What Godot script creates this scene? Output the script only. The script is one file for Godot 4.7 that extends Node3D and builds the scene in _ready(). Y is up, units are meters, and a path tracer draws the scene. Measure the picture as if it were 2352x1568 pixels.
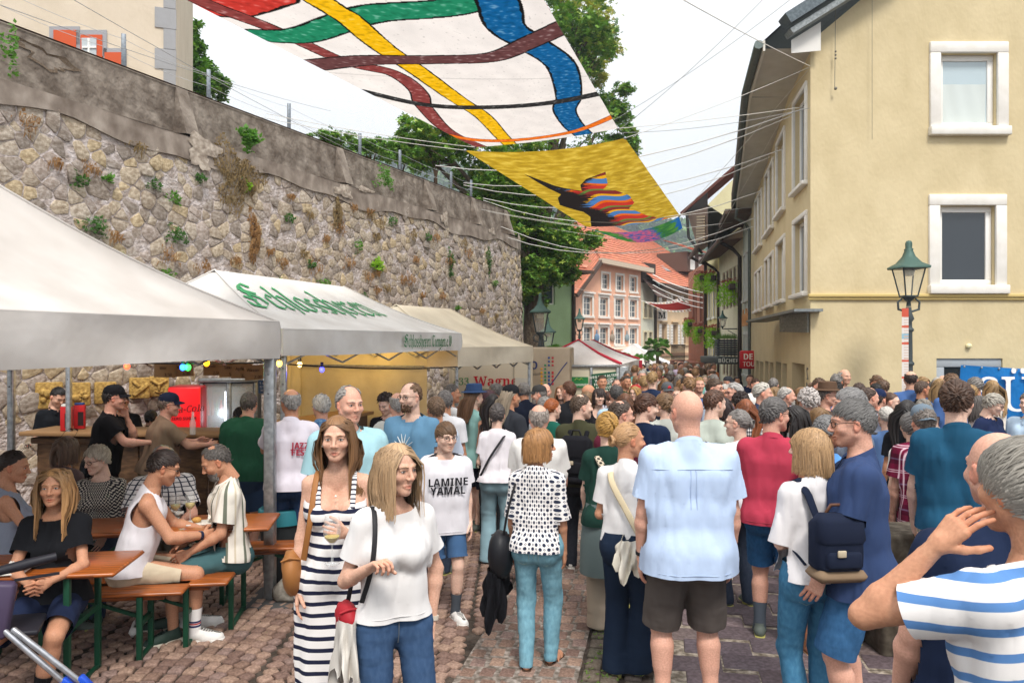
extends Node3D

const EYE := 2.15
var used := {}
var mats := {}
var texs := {}
var rng := RandomNumberGenerator.new()

func at(px: float,py: float,d: float) -> Vector3:
	return Vector3((px - 1176.0) / 1700.0 * d,EYE - (py - 784.0) / 1700.0 * d,-d)

func gy(d: float) -> float:
	return 0.0 if d < 6.0 else -0.02 * (minf(d,62.0) - 6.0)

func ground(x: float,d: float) -> Vector3:
	return Vector3(x,gy(d),-d)

# ------------------------------------------------------------------ mesh builder
class G:
	var v := PackedVector3Array()
	var n := PackedVector3Array()
	var t := PackedVector2Array()
	var c := PackedColorArray()
	var i := PackedInt32Array()
	var col := Color.WHITE

	func p(a: Vector3,nn: Vector3,uv := Vector2.ZERO) -> int:
		v.append(a); n.append(nn); t.append(uv); c.append(col)
		return v.size() - 1

	func tri(a: int,b: int,d: int) -> void:
		if (v[d] - v[a]).cross(v[b] - v[a]).dot(n[a] + n[b] + n[d]) < 0.0:
			i.append(a); i.append(d); i.append(b)
		else:
			i.append(a); i.append(b); i.append(d)

	func quad(a: Vector3,b: Vector3,d: Vector3,e: Vector3,away := Vector3.ZERO,r := Rect2(0,0,1,1)) -> void:
		var nn := (d - a).cross(b - e).normalized()
		if away != Vector3.ZERO and nn.dot((a + d) * 0.5 - away) < 0.0:
			nn = -nn
		var k := p(a,nn,Vector2(r.position.x,r.end.y))
		p(b,nn,r.end); p(d,nn,Vector2(r.end.x,r.position.y)); p(e,nn,r.position)
		tri(k,k + 1,k + 2); tri(k,k + 2,k + 3)

	func flat_tri(a: Vector3,b: Vector3,d: Vector3,away: Vector3) -> void:
		var nn := (b - a).cross(d - a).normalized()
		if nn.dot((a + b + d) / 3.0 - away) < 0.0:
			nn = -nn
		var k := p(a,nn); p(b,nn); p(d,nn)
		tri(k,k + 1,k + 2)

	func box(x: Transform3D,s: Vector3,bev := 0.0) -> void:
		var h := s * 0.5
		if bev <= 0.0:
			for ax in 3:
				for sg in [-1.0,1.0]:
					var q: Array = []
					for uv in [[-1,-1],[1,-1],[1,1],[-1,1]]:
						var w := Vector3.ZERO
						w[ax] = sg * h[ax]; w[(ax + 1) % 3] = uv[0] * h[(ax + 1) % 3]; w[(ax + 2) % 3] = uv[1] * h[(ax + 2) % 3]
						q.append(x * w)
					quad(q[0],q[1],q[2],q[3],x.origin)
			return
		var g := h - Vector3.ONE * minf(bev,minf(h.x,minf(h.y,h.z)) * 0.9)
		var k := v.size()
		for cx in [-1.0,1.0]:
			for cy in [-1.0,1.0]:
				for cz in [-1.0,1.0]:
					for ax in 3:
						var w := Vector3(cx * g.x,cy * g.y,cz * g.z)
						var nn := Vector3.ZERO
						w[ax] = Vector3(cx,cy,cz)[ax] * h[ax]; nn[ax] = Vector3(cx,cy,cz)[ax]
						nn = (nn + Vector3(cx,cy,cz) * 0.25).normalized()
						p(x * w,(x.basis * nn).normalized(),Vector2(w.x + w.z,w.y))
		for ax in 3:
			var u := 4 >> ax; var b1 := 4 >> ((ax + 1) % 3); var b2 := 4 >> ((ax + 2) % 3)
			for sg in 2:
				var o := k + 3 * (u * sg) + ax
				tri(o,o + 3 * b1,o + 3 * (b1 + b2)); tri(o,o + 3 * (b1 + b2),o + 3 * b2)
			for s1 in 2:
				for s2 in 2:
					var o := k + 3 * (b1 * s1 + b2 * s2)
					var a1 := (ax + 1) % 3; var a2 := (ax + 2) % 3
					tri(o + a1,o + 3 * u + a1,o + 3 * u + a2); tri(o + a1,o + 3 * u + a2,o + a2)
		for q in 8:
			tri(k + 3 * q,k + 3 * q + 1,k + 3 * q + 2)

	func bar(a: Vector3,b: Vector3,w: float,dd: float,bev := 0.0,up := Vector3.UP) -> void:
		var z := (b - a).normalized()
		var xx := up.cross(z)
		xx = Vector3.RIGHT if xx.length() < 0.01 else xx.normalized()
		box(Transform3D(Basis(xx,z.cross(xx),z),(a + b) * 0.5),Vector3(w,dd,(b - a).length()),bev)

	func tube(pts: PackedVector3Array,rad: PackedFloat32Array,sides := 8,flat := 1.0,closed := true,first := Vector3.ZERO) -> void:
		var m := pts.size()
		var side := first
		var k := v.size()
		for q in m:
			var z := (pts[mini(q + 1,m - 1)] - pts[maxi(q - 1,0)]).normalized()
			if q == 0 and side == Vector3.ZERO:
				side = z.cross(Vector3.UP if absf(z.y) < 0.9 else Vector3.RIGHT)
			side = (side - z * side.dot(z)).normalized()
			var up := z.cross(side)
			for s in sides:
				var a := TAU * s / sides
				var nn := side * cos(a) * flat + up * sin(a)
				p(pts[q] + (side * cos(a) + up * sin(a) * flat) * rad[q],nn.normalized(),Vector2(float(s) / sides,float(q) / (m - 1)))
		for q in m - 1:
			for s in sides:
				var s2 := (s + 1) % sides
				var a := k + q * sides + s; var b := k + q * sides + s2
				tri(a,b,b + sides); tri(a,b + sides,a + sides)
		if closed:
			for e in [0,m - 1]:
				var z: Vector3 = (pts[e] - pts[1 if e == 0 else m - 2]).normalized()
				var o := v.size()
				for s in sides:
					p(v[k + e * sides + s],z)
				for s in range(1,sides - 1):
					tri(o,o + s,o + s + 1)

	func rod(a: Vector3,b: Vector3,r: float,sides := 8,r2 := -1.0) -> void:
		tube(PackedVector3Array([a,b]),PackedFloat32Array([r,r if r2 < 0.0 else r2]),sides)

	func lathe(x: Transform3D,prof: PackedVector2Array,sides := 16) -> void:
		var m := prof.size()
		var k := v.size()
		for q in m:
			var e := prof[mini(q + 1,m - 1)] - prof[maxi(q - 1,0)]
			for s in sides + 1:
				var a := TAU * s / sides
				var nn := Vector3(cos(a) * e.y,-e.x,sin(a) * e.y)
				p(x * Vector3(cos(a) * prof[q].x,prof[q].y,sin(a) * prof[q].x),(x.basis * nn).normalized(),Vector2(float(s) / sides,1.0 - float(q) / (m - 1)))
		for q in m - 1:
			for s in sides:
				var a := k + q * (sides + 1) + s
				var b := a + sides + 1
				tri(a,a + 1,b + 1); tri(a,b + 1,b)

	func ball(x: Transform3D,sides := 12,rings := 7) -> void:
		var k := v.size()
		var inv := x.basis.inverse().transposed()
		for q in rings + 1:
			var e := PI * q / rings
			for s in sides + 1:
				var a := TAU * s / sides
				var u := Vector3(cos(a) * sin(e),cos(e),sin(a) * sin(e))
				p(x * u,(inv * u).normalized(),Vector2(float(s) / sides,float(q) / rings))
		for q in rings:
			for s in sides:
				var a := k + q * (sides + 1) + s
				var b := a + sides + 1
				tri(a,a + 1,b + 1); tri(a,b + 1,b)

	func grid(f: Callable,nu: int,nv: int,r := Rect2(0,0,1,1)) -> void:
		var k := v.size()
		for q in nv + 1:
			for s in nu + 1:
				p(f.call(float(s) / nu,float(q) / nv),Vector3.ZERO,Vector2(r.position.x + r.size.x * s / nu,r.position.y + r.size.y * q / nv))
		for q in nv + 1:
			for s in nu + 1:
				var o := k + q * (nu + 1)
				var du := v[o + mini(s + 1,nu)] - v[o + maxi(s - 1,0)]
				var dv := v[k + mini(q + 1,nv) * (nu + 1) + s] - v[k + maxi(q - 1,0) * (nu + 1) + s]
				n[o + s] = du.cross(dv).normalized()
		for q in nv:
			for s in nu:
				var a := k + q * (nu + 1) + s
				tri(a,a + 1,a + nu + 2); tri(a,a + nu + 2,a + nu + 1)

	func add(g: G,x: Transform3D) -> void:
		var k := v.size()
		v.append_array(x * g.v)
		n.append_array(Transform3D(x.basis.orthonormalized(),Vector3.ZERO) * g.n)
		t.append_array(g.t); c.append_array(g.c)
		var ii := g.i.duplicate()
		for q in ii.size():
			ii[q] += k
		i.append_array(ii)

	func _q(a: int,b: int,d: int,e: int,ins: bool) -> void:
		if a < 0 or b < 0 or d < 0 or e < 0:
			return
		if ins:
			i.append_array(PackedInt32Array([a,d,b,a,e,d]))
		else:
			i.append_array(PackedInt32Array([a,b,d,a,d,e]))

	func clip(cuts: Array) -> void:
		var s := PackedFloat32Array()
		s.resize(v.size()); s.fill(1.0)
		for q in cuts:
			var pl: Plane = q[0]
			var rad: float = q[3]
			var sa: Vector3 = q[1]; var sb: Vector3 = q[2]
			for w in v.size():
				var near := v[w].distance_to(Geometry3D.get_closest_point_to_segment(v[w],sa,sb)) if rad >= 0.0 else 0.0
				if rad < 0.0 or near < rad:
					if q.size() > 6 and near - float(q[8]) > v[w].distance_to(Geometry3D.get_closest_point_to_segment(v[w],q[6],q[7])) - float(q[9]):
						continue
					var e := pl.distance_to(v[w]) if q.size() < 5 or q[4] == null else (v[w].distance_to(q[4]) - float(q[5]))
					if e < s[w]:
						s[w] = e
		var old := i
		var seen := {}
		i = PackedInt32Array()
		for q in range(0,old.size(),3):
			var a := old[q]; var b := old[q + 1]; var e := old[q + 2]
			var m := int(s[a] > 0.0) + int(s[b] > 0.0) + int(s[e] > 0.0)
			if m == 3:
				i.append(a); i.append(b); i.append(e)
			elif m > 0:
				if m == 1:
					while s[a] <= 0.0:
						var z := a; a = b; b = e; e = z
					i.append(a); i.append(_mid(a,b,s,seen)); i.append(_mid(a,e,s,seen))
				else:
					while s[a] > 0.0:
						var z := a; a = b; b = e; e = z
					var p1 := _mid(a,b,s,seen); var p2 := _mid(a,e,s,seen)
					i.append_array(PackedInt32Array([p1,b,e,p1,e,p2]))

	func _mid(a: int,b: int,s: PackedFloat32Array,seen: Dictionary) -> int:
		var key := Vector2i(mini(a,b),maxi(a,b))
		if not seen.has(key):
			var f := s[a] / (s[a] - s[b])
			v.append(v[a].lerp(v[b],f)); n.append(n[a].lerp(n[b],f).normalized()); t.append(t[a].lerp(t[b],f)); c.append(c[a])
			seen[key] = v.size() - 1
		return seen[key]

	func fix() -> void:
		for q in range(0,i.size(),3):
			if (v[i[q + 2]] - v[i[q]]).cross(v[i[q + 1]] - v[i[q]]).dot(n[i[q]] + n[i[q + 1]] + n[i[q + 2]]) < 0.0:
				var z := i[q + 1]; i[q + 1] = i[q + 2]; i[q + 2] = z

	func pack() -> void:
		var to := PackedInt32Array()
		to.resize(v.size()); to.fill(-1)
		var v2 := PackedVector3Array(); var n2 := PackedVector3Array(); var t2 := PackedVector2Array(); var c2 := PackedColorArray()
		for q in i.size():
			var w := i[q]
			if to[w] < 0:
				to[w] = v2.size()
				v2.append(v[w]); n2.append(n[w]); t2.append(t[w]); c2.append(c[w])
			i[q] = to[w]
		v = v2; n = n2; t = t2; c = c2

	func mesh(m: Material = null,with_color := false) -> ArrayMesh:
		var a := []
		a.resize(Mesh.ARRAY_MAX)
		a[Mesh.ARRAY_VERTEX] = v; a[Mesh.ARRAY_NORMAL] = n; a[Mesh.ARRAY_TEX_UV] = t; a[Mesh.ARRAY_INDEX] = i
		if with_color:
			a[Mesh.ARRAY_COLOR] = c
		var r := ArrayMesh.new()
		r.add_surface_from_arrays(Mesh.PRIMITIVE_TRIANGLES,a)
		if m:
			r.surface_set_material(0,m)
		return r

# ------------------------------------------------------------------ distance field,meshed with surface nets
class Field:
	var o: Vector3
	var h: float
	var nx: int
	var ny: int
	var nz: int
	var d := PackedFloat32Array()

	func _init(lo: Vector3,hi: Vector3,cell: float) -> void:
		o = lo; h = cell
		nx = ceili((hi.x - lo.x) / h) + 1; ny = ceili((hi.y - lo.y) / h) + 1; nz = ceili((hi.z - lo.z) / h) + 1
		d.resize(nx * ny * nz)
		d.fill(1.0)

	func cap(a: Vector3,b: Vector3,ra: float,rb: float,k: float) -> void:
		var rr := maxf(ra,rb) + k * 0.6 + h * 2.0
		var lo := a.min(b) - Vector3(rr,rr,rr) - o
		var hi := a.max(b) + Vector3(rr,rr,rr) - o
		var x0 := maxi(floori(lo.x / h),0); var x1 := mini(ceili(hi.x / h),nx - 1)
		var y0 := maxi(floori(lo.y / h),0); var y1 := mini(ceili(hi.y / h),ny - 1)
		var z0 := maxi(floori(lo.z / h),0); var z1 := mini(ceili(hi.z / h),nz - 1)
		var bx := b.x - a.x; var by := b.y - a.y; var bz := b.z - a.z
		var bl := maxf(bx * bx + by * by + bz * bz,1e-9)
		var inv := 1.0 / bl
		var dr := rb - ra
		var k4 := 0.25 / k
		for z in range(z0,z1 + 1):
			var pz := o.z + z * h - a.z
			for y in range(y0,y1 + 1):
				var py := o.y + y * h - a.y
				var q := py * by + pz * bz
				var rest := py * py + pz * pz
				var at_ := (z * ny + y) * nx
				var px := o.x + x0 * h - a.x
				for w in range(at_ + x0,at_ + x1 + 1):
					var dot := px * bx + q
					var t := clampf(dot * inv,0.0,1.0)
					var e := sqrt(absf(px * px + rest - t * (2.0 * dot - t * bl))) - ra - dr * t
					var c := d[w]
					var m := k - absf(c - e)
					d[w] = minf(c,e) - m * m * k4 if m > 0.0 else minf(c,e)
					px += h

	func ell(x: Transform3D,r: Vector3,k: float,cut := false) -> void:
		var ext := maxf(r.x,maxf(r.y,r.z)) + k * 0.6 + h * 2.0
		var lo := x.origin - Vector3.ONE * ext - o
		var hi := x.origin + Vector3.ONE * ext - o
		var inv := x.affine_inverse()
		for z in range(maxi(floori(lo.z / h),0),mini(ceili(hi.z / h),nz - 1) + 1):
			for y in range(maxi(floori(lo.y / h),0),mini(ceili(hi.y / h),ny - 1) + 1):
				for xx in range(maxi(floori(lo.x / h),0),mini(ceili(hi.x / h),nx - 1) + 1):
					var p := inv * (o + Vector3(xx,y,z) * h) / r
					var k0 := p.length()
					var e := k0 * (k0 - 1.0) / maxf((p / r).length(),1e-4)
					var w := (z * ny + y) * nx + xx
					var c := d[w]
					if cut:
						e = -e
						var m := k - absf(c - e)
						d[w] = maxf(c,e) + (m * m * 0.25 / k if m > 0.0 else 0.0)
					else:
						var m := k - absf(c - e)
						d[w] = minf(c,e) - (m * m * 0.25 / k if m > 0.0 else 0.0)

	func wrinkle(fine: FastNoiseLite,amp: float,sc: Vector3,off: Vector3) -> void:
		var lim := h * 2.2 + amp
		for z in nz:
			for y in ny:
				var w := (z * ny + y) * nx
				for x in nx:
					if absf(d[w]) < lim:
						d[w] += amp * (fine.get_noise_3dv((o + Vector3(x,y,z) * h) * sc + off) - 0.7) * 0.6
					w += 1

	func net(g: G) -> void:
		var base := g.v.size()
		var ids := PackedInt32Array()
		ids.resize(d.size()); ids.fill(-1)
		var act := PackedInt32Array()
		var sy := nx; var sz := nx * ny
		var lim := h * 2.3
		var count := 0
		for z in nz - 1:
			for y in ny - 1:
				var w := (z * ny + y) * nx
				for x in nx - 1:
					var a := d[w]
					if a < lim and a > -lim:
						var b := d[w + 1]; var c := d[w + sy]; var e := d[w + sy + 1]
						var f := d[w + sz]; var q := d[w + sz + 1]; var r := d[w + sz + sy]; var s := d[w + sz + sy + 1]
						var neg := int(a < 0.0) + int(b < 0.0) + int(c < 0.0) + int(e < 0.0) + int(f < 0.0) + int(q < 0.0) + int(r < 0.0) + int(s < 0.0)
						if neg > 0 and neg < 8:
							var gr := Vector3(b + e + q + s - a - c - f - r,c + e + r + s - a - b - f - q,f + q + r + s - a - b - c - e) * 0.25
							var mid := (a + b + c + e + f + q + r + s) * 0.125
							var l2 := maxf(gr.length_squared(),1e-9)
							var st := (gr * (-mid / l2)).clamp(Vector3(-0.5,-0.5,-0.5),Vector3(0.5,0.5,0.5))
							g.v.append(o + (Vector3(x,y,z) + Vector3(0.5,0.5,0.5) + st) * h)
							g.n.append(gr.normalized())
							ids[w] = base + count
							act.append(w)
							count += 1
					w += 1
		for w in act:
			var a := d[w]
			var ins := a < 0.0
			var m := ids[w]
			if (d[w + 1] < 0.0) != ins and w >= sy + sz:
				g._q(m,ids[w - sy],ids[w - sy - sz],ids[w - sz],ins)
			if (d[w + sy] < 0.0) != ins and w >= 1 + sz:
				g._q(m,ids[w - sz],ids[w - sz - 1],ids[w - 1],ins)
			if (d[w + sz] < 0.0) != ins and w >= 1 + sy:
				g._q(m,ids[w - 1],ids[w - 1 - sy],ids[w - sy],ins)
		var fill_c := PackedColorArray(); fill_c.resize(count); fill_c.fill(g.col)
		g.c.append_array(fill_c)
		g.t.resize(g.v.size())

# ------------------------------------------------------------------ nodes,names,materials
func numbered(called: String,parent: Node) -> String:
	var key := str(parent.get_instance_id()) + called
	var q: int = used.get(key,-1) + 1
	used[key] = q
	return called if q == 0 else "%s_%03d" % [called,q]

func tag(o: Node,label := "",category := "",group := "",kind := "") -> Node:
	for e in [["label",label],["category",category],["group",group],["kind",kind]]:
		if e[1]:
			o.set_meta(e[0],e[1])
	return o

func thing(called: String,label: String,category: String,where := Vector3.ZERO,turn := 0.0,group := "") -> Node3D:
	var o := Node3D.new()
	o.name = numbered(called,self)
	add_child(o,true)
	o.position = where; o.rotation.y = turn
	tag(o,label,category,group)
	return o

func put(called: String,m: Mesh,mt: Material,parent: Node,x := Transform3D()) -> MeshInstance3D:
	var o := MeshInstance3D.new()
	o.name = numbered(called,parent)
	o.mesh = m
	o.transform = x
	if mt:
		o.material_override = mt
	parent.add_child(o,true)
	return o

func part(called: String,g: G,mt: Material,parent: Node,with_color := false) -> MeshInstance3D:
	return put(called,g.mesh(null,with_color),mt,parent)

func noise(freq: float,sd := 1,oct := 3,kind := FastNoiseLite.TYPE_SIMPLEX_SMOOTH) -> FastNoiseLite:
	var f := FastNoiseLite.new()
	f.seed = sd; f.frequency = freq; f.noise_type = kind; f.fractal_octaves = oct
	return f

func noise_tex(key: String,freq: float,lo: Color,hi: Color,oct := 4,size := 256,kind := FastNoiseLite.TYPE_SIMPLEX_SMOOTH) -> Texture2D:
	if not texs.has(key):
		var t := NoiseTexture2D.new()
		t.width = size; t.height = size; t.seamless = true
		t.noise = noise(freq,key.length() + 3,oct,kind)
		var r := Gradient.new()
		r.offsets = PackedFloat32Array([0.15,0.85]); r.colors = PackedColorArray([lo,hi])
		t.color_ramp = r
		texs[key] = t
	return texs[key]

func normal_tex(key: String,freq: float,strength: float,oct := 4,size := 256) -> Texture2D:
	if not texs.has(key):
		var t := NoiseTexture2D.new()
		t.width = size; t.height = size; t.seamless = true; t.as_normal_map = true; t.bump_strength = strength
		t.noise = noise(freq,key.length() + 7,oct)
		texs[key] = t
	return texs[key]

func mat(hex: String,rough := 0.8,o := {}) -> StandardMaterial3D:
	var key := hex + str(rough) + str(o)
	if mats.has(key):
		return mats[key]
	var m := StandardMaterial3D.new()
	m.resource_name = "paint_" + hex
	m.albedo_color = Color(hex)
	m.roughness = rough
	m.metallic = o.get("metal",0.0)
	m.metallic_specular = o.get("spec",0.4)
	if o.has("tex"):
		m.albedo_texture = o.tex
	if o.has("normal"):
		m.normal_enabled = true; m.normal_texture = o.normal; m.normal_scale = o.get("nscale",0.6)
	if o.has("scale"):
		m.uv1_triplanar = true; m.uv1_world_triplanar = o.get("world",false)
		m.uv1_scale = o.scale if o.scale is Vector3 else Vector3.ONE * float(o.scale)
	if o.has("uv"):
		m.uv1_scale = o.uv
	if o.get("vc",false):
		m.vertex_color_use_as_albedo = true
	if o.has("back"):
		m.backlight_enabled = true; m.backlight = Color(o.back)
	if o.has("emit"):
		m.emission_enabled = true; m.emission = Color(o.emit); m.emission_energy_multiplier = o.get("energy",1.0)
	if o.get("cut",false):
		m.transparency = BaseMaterial3D.TRANSPARENCY_ALPHA_SCISSOR; m.alpha_scissor_threshold = 0.5
	if o.has("sss"):
		m.subsurf_scatter_enabled = true; m.subsurf_scatter_strength = o.sss
	mats[key] = m
	return m

func cloth(hex: String) -> StandardMaterial3D:
	return mat(hex,0.9,{"tex": noise_tex("cloth",0.02,Color(0.98,0.98,0.98),Color.WHITE,5),"scale": 2.0,"spec": 0.25})

func denim(hex: String) -> StandardMaterial3D:
	return mat(hex,0.95,{"tex": noise_tex("denim",0.045,Color(0.8,0.84,0.87),Color.WHITE,5),"scale": Vector3(3.2,1.6,3.2),"spec": 0.2})

func metal(hex := "a9adb0",rough := 0.42) -> StandardMaterial3D:
	return mat(hex,rough,{"metal": 0.75,"tex": noise_tex("metal",0.03,Color(0.8,0.8,0.8),Color.WHITE),"scale": 2.0})

func glass(hex := "dfe8ea",alpha := 0.12) -> StandardMaterial3D:
	var key := "glass" + hex + str(alpha)
	if not mats.has(key):
		var m := StandardMaterial3D.new()
		m.albedo_color = Color(Color(hex),alpha); m.transparency = BaseMaterial3D.TRANSPARENCY_ALPHA; m.roughness = 0.03; m.metallic_specular = 0.6
		mats[key] = m
	return mats[key]

func lettering(s: String,size: float,depth := 0.006,font := "Droid Sans",weight := 400) -> TextMesh:
	var t := TextMesh.new()
	var f := SystemFont.new()
	f.font_names = PackedStringArray([font]); f.font_weight = weight
	t.font = f; t.text = s; t.font_size = 32; t.pixel_size = size / 32.0; t.depth = depth
	return t

func print_tex(key: String,w: int,hh: int,f: Callable) -> Texture2D:
	if not texs.has(key):
		var im := Image.create(w,hh,false,Image.FORMAT_RGBA8)
		for y in hh:
			for x in w:
				im.set_pixel(x,y,f.call((x + 0.5) / w,(y + 0.5) / hh))
		texs[key] = ImageTexture.create_from_image(im)
	return texs[key]

func printed(key: String,f: Callable,scale: Variant,w := 64,hh := 64) -> StandardMaterial3D:
	return mat("ffffff",0.9,{"tex": print_tex(key,w,hh,f),"uv": (scale if scale is Vector3 else Vector3.ONE * float(scale)),"spec": 0.25})

# ------------------------------------------------------------------ heads,hair,hands,shoes
var protos := {}

func head_proto(cell: float,fem: bool,old: bool,smile := false) -> G:
	var key := "head%s%s%s%s" % [cell,fem,old,smile]
	if protos.has(key):
		return protos[key]
	var f := Field.new(Vector3(-0.105,-0.19,-0.13),Vector3(0.105,0.125,0.135),cell)
	var q := 0.94 if fem else 1.0
	var e := func(x: float,y: float,z: float,a: float,b: float,c: float,k: float,cut := false,turn := Vector3.ZERO) -> void:
		f.ell(Transform3D(Basis.from_euler(turn),Vector3(x,y,z)),Vector3(a,b,c),k,cut)
	e.call(0.0,0.014,-0.014,0.0765,0.097,0.098,0.01)
	e.call(0.0,-0.045,0.024,0.059 * q,0.074,0.062,0.03)
	f.cap(Vector3(0,-0.075,-0.03),Vector3(0,-0.185,-0.04),0.056 * q,0.058 * q,0.03)
	for s in [-1.0,1.0]:
		f.cap(Vector3(s * 0.052 * q,-0.058,0.002),Vector3(s * 0.016 * q,-0.105,0.058),0.02,0.017,0.025)
		e.call(s * 0.043,-0.034,0.056,0.022,0.018,0.022,0.025)
		e.call(s * 0.033,-0.004,0.094,0.018,0.011,0.016,0.014,true)
		f.cap(Vector3(s * 0.017,0.017,0.083),Vector3(s * 0.046,0.018,0.068),0.009 if fem else 0.011,0.009,0.014)
		f.cap(Vector3(s * 0.02,0.0025,0.0815),Vector3(s * 0.046,0.001,0.0735),0.0042,0.004,0.006)
		f.cap(Vector3(s * 0.022,-0.0115,0.079),Vector3(s * 0.043,-0.0105,0.0735),0.0035,0.0035,0.006)
		e.call(s * 0.0125,-0.04,0.096,0.0085,0.007,0.01,0.008)
		if cell < 0.0095:
			e.call(s * 0.079,-0.016,-0.012,0.008,0.031,0.019,0.007,false,Vector3(-0.15,s * 0.35,s * -0.12))
			e.call(s * 0.0885,-0.012,-0.006,0.006,0.017,0.009,0.006,true)
			e.call(s * 0.0065,-0.0455,0.1,0.004,0.004,0.006,0.003,true)
			if old:
				f.ell(Transform3D(Basis.from_euler(Vector3(0.2,0,s * 0.5)),Vector3(s * 0.029,-0.062,0.086)),Vector3(0.0035,0.02,0.006),0.008,true)
		else:
			e.call(s * 0.08,-0.016,-0.012,0.012,0.033,0.02,0.008)
	e.call(0.0,-0.104,0.068,0.02 * q,0.017,0.017,0.02)
	f.cap(Vector3(0,0.008,0.084),Vector3(0,-0.033,0.107),0.0085 * q,0.0095,0.012)
	e.call(0.0,-0.0365,0.107,0.0105 * q,0.009,0.01,0.006)
	var mw := 0.026 if smile else 0.021
	f.cap(Vector3(-mw,-0.0745 + (0.004 if smile else 0.0),0.078),Vector3(0,-0.0705,0.0885),0.0045,0.0062,0.008)
	f.cap(Vector3(mw,-0.0745 + (0.004 if smile else 0.0),0.078),Vector3(0,-0.0705,0.0885),0.0045,0.0062,0.008)
	f.cap(Vector3(-mw * 0.75,-0.081,0.078),Vector3(0,-0.0835,0.086),0.0045,0.007,0.008)
	f.cap(Vector3(mw * 0.75,-0.081,0.078),Vector3(0,-0.0835,0.086),0.0045,0.007,0.008)
	for s in [-1.0,1.0]:
		f.ell(Transform3D(Basis.from_euler(Vector3(0,s * 0.35,s * (0.2 if smile else -0.07))),Vector3(s * 0.012,-0.0768 + (0.001 if smile else 0.0),0.092)),Vector3(0.0155,0.0022,0.01),0.003,true)
	var g := G.new()
	f.net(g)
	for w in g.v.size():
		var p := g.v[w]
		var cc := Color.WHITE
		if p.z > 0.05:
			var m := Vector2(p.x / (mw + 0.002),(p.y + 0.0768) / 0.0105)
			var lip := clampf(1.35 - m.length(),0.0,1.0)
			cc = cc.lerp(Color(0.82,0.46,0.45) if fem else Color(0.85,0.58,0.55),lip * (0.9 if fem else 0.6))
			cc = cc.lerp(Color(1.0,0.8,0.74),0.5 * clampf(1.0 - Vector3(absf(p.x) - 0.04,p.y + 0.042,p.z - 0.072).length() / 0.026,0.0,1.0))
			cc = cc.lerp(Color(1.0,0.78,0.72),0.5 * clampf(1.0 - Vector3(p.x,p.y + 0.037,p.z - 0.108).length() / 0.02,0.0,1.0))
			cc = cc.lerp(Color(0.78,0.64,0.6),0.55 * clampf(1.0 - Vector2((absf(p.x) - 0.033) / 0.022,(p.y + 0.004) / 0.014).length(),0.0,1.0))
		elif absf(p.x) > 0.075 and p.y < 0.02:
			cc = Color(1.0,0.8,0.76)
		if not fem and p.y < -0.055 and p.y > -0.12 and p.z > 0.0:
			cc = cc * Color(0.9,0.88,0.87)
		g.c[w] = cc
	protos[key] = g
	return g

func eyes_mesh() -> Mesh:
	if not protos.has("eyes"):
		var g := G.new()
		for s in [-1.0,1.0]:
			var b := Basis.from_euler(Vector3(0,s * 0.2,0))
			g.col = Color(0.62,0.58,0.55)
			g.ball(Transform3D(b.scaled_local(Vector3(0.0125,0.0062,0.0075)),Vector3(s * 0.0328,-0.0042,0.0768)),12,6)
			g.col = Color(0.055,0.05,0.045)
			g.ball(Transform3D(b.scaled_local(Vector3(0.0054,0.0056,0.003)),Vector3(s * 0.033,-0.0038,0.0824)),10,5)
			g.col = Color(0.09,0.06,0.05)
			g.tube(PackedVector3Array([Vector3(s * 0.0205,-0.003,0.0825),Vector3(s * 0.033,0.0028,0.0856),Vector3(s * 0.0455,-0.002,0.0775)]),PackedFloat32Array([0.0009,0.0015,0.001]),4)
		protos["eyes"] = g.mesh(mat("ffffff",0.2,{"vc": true,"spec": 0.5}),true)
	return protos["eyes"]

func hairline(d: Vector3,style: String) -> bool:
	var z := d.z
	var lim := 0.6
	if z < 0.58: lim = lerpf(0.22,0.56,clampf((z - 0.22) / 0.36,0.0,1.0))
	if z < 0.22: lim = lerpf(0.02,0.22,clampf((z + 0.05) / 0.27,0.0,1.0))
	if z < -0.05: lim = lerpf(-0.72,0.02,clampf((z + 0.75) / 0.7,0.0,1.0))
	if d.y < lim:
		return false
	match style:
		"horseshoe": return d.y < 0.52 + 0.1 * absf(d.x) and z < 0.3
		"receding": return not (d.y > 0.55 and z > -0.05 and absf(d.x) < 0.55) and z < 0.52
		"thin": return not (d.y > 0.8 and z < 0.1 and z > -0.45) and z < 0.5
	return true

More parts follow.
